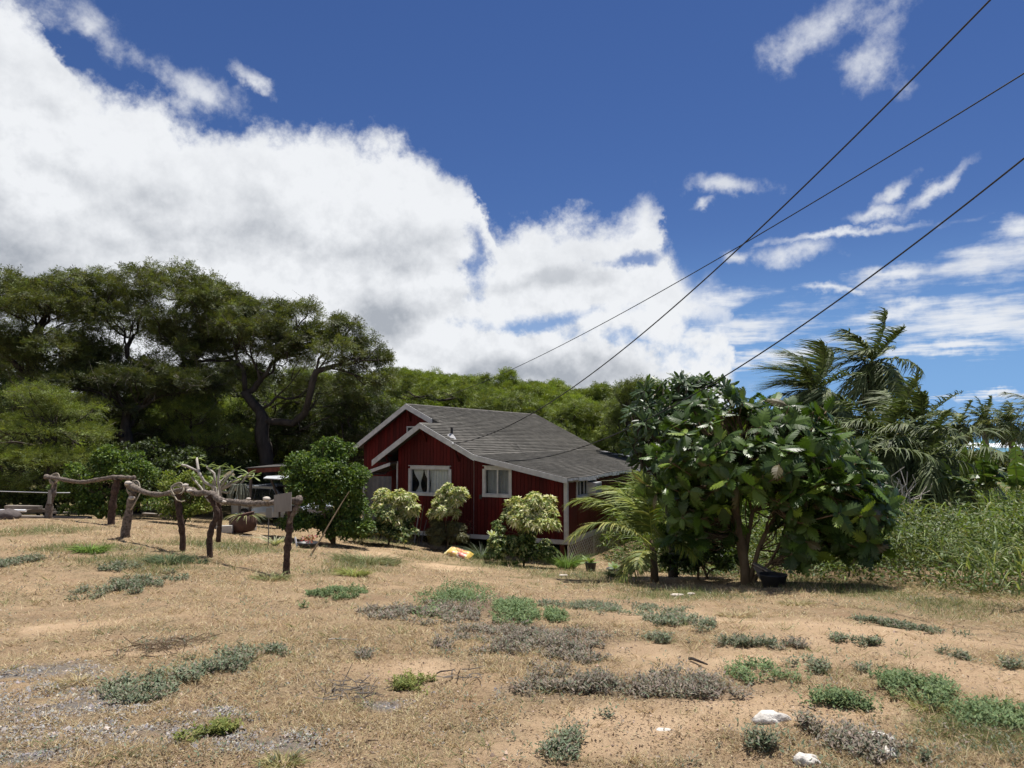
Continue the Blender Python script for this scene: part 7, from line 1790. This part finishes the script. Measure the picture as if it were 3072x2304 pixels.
tag(mk('gravel', V.reshape(-1, 3), F, mat('gravel_stone', (0.9, 0.9, 0.9), .9, .1, 5, attr=True), col=np.repeat(np.where((np.arange(n) < n1)[:, None], pick([(0.20, .195, .195), (.13, .125, .125), (.30, .28, .26), (.42, .38, .33)], n, .2, [.4, .3, .22, .08]), pick([(.26, .185, .13), (.17, .12, .085), (.36, .28, .21)], n, .2)), 4, 0), origin=(0, 0, 0)), 'grey crushed gravel in the lower left', 'gravel', kind='stuff')

# stray low weeds everywhere between the mats
x, y = screen_scatter(30000, 1640, 2420); s_ = blobmask(x, y, SAND, 0.7, 0.7, 1.1, 4); b_ = blobmask(x, y, BROWN, 0.7, 0.6, 1.4, 6); g_ = blobmask(x, y, GREEN, 0.8, 0.6, 1.2, 5)
k = (rng.random(len(x)) < (0.10 + 0.7 * b_ + 0.25 * g_) * (1 - 0.55 * s_) * np.clip((fbm(x * 1.3, y * 1.3, 4, 71) - 0.4) * 5, 0.03, 1)) & (field_mask(x, y) < 0.3) & (y < 26); x, y, b_ = x[k], y[k], b_[k]
n = len(x); g0 = gzn(x, y); sc = np.interp(y, [3, 8, 20], [0.75, 1.1, 2.0]); P = []; D = []; Lf = []
for j in range(6):
    aa = rng.uniform(0, 6.28, n); t = (j + .5) / 6; P.append(np.stack([x + np.cos(aa) * .02 * sc, y + np.sin(aa) * .02 * sc, g0 + .05 * t * sc], 1)); D.append(np.stack([np.cos(aa), np.sin(aa), rng.uniform(.2, 1.3, n)], 1)); Lf.append(.036 * sc * rng.uniform(.6, 1.2, n))
P = np.concatenate(P); D = unit(np.concatenate(D)); Lf = np.concatenate(Lf); V, F = leaves(P, D, np.cross(D, [0, 0, 1.0]) + rng.normal(size=D.shape) * .3, Lf, Lf * .34, .1)
br = np.tile(rng.random(n) < 0.35 + 0.5 * b_, 6)
tag(mk('stray_weeds', V, F, lf_dry, col=np.repeat(np.where(br[:, None], pick(WB, len(P)), pick(WG, len(P))), 4, 0), origin=(0, 0, 0)), 'small grey-green and brown weeds scattered over the yard', 'weeds', kind='stuff')

# leaf litter and crumbs of soil
x, y = screen_scatter(26000, 1650, 2420); k = (field_mask(x, y) < 0.5) & (rng.random(len(x)) < np.clip((fbm(x * 1.1, y * 1.1, 3, 90) - 0.35) * 4, 0.1, 1)); x, y = x[k], y[k]; n = len(x)
sc = np.interp(y, [3, 8, 20], [0.8, 1.3, 2.6]); O = np.stack([x, y, gzn(x, y) + 0.006], 1); D = unit(np.stack([rng.normal(size=n), rng.normal(size=n), rng.uniform(-.1, .5, n)], 1))
V, F = leaves(O, D, np.cross(D, [0, 0, 1.0]) + rng.normal(size=D.shape) * .4, .022 * sc * rng.uniform(.5, 1.4, n), .010 * sc * rng.uniform(.5, 1.4, n), .1)
tag(mk('leaf_litter', V, F, lf_dry, col=np.repeat(pick([(0.13, 0.085, 0.055), (0.20, 0.14, 0.09), (0.09, 0.06, 0.045), (0.42, 0.34, 0.22), (0.30, 0.22, 0.14)], n, .2), 4, 0), origin=(0, 0, 0)), 'dead leaves and crumbs of bark strewn over the soil', 'litter', kind='stuff')
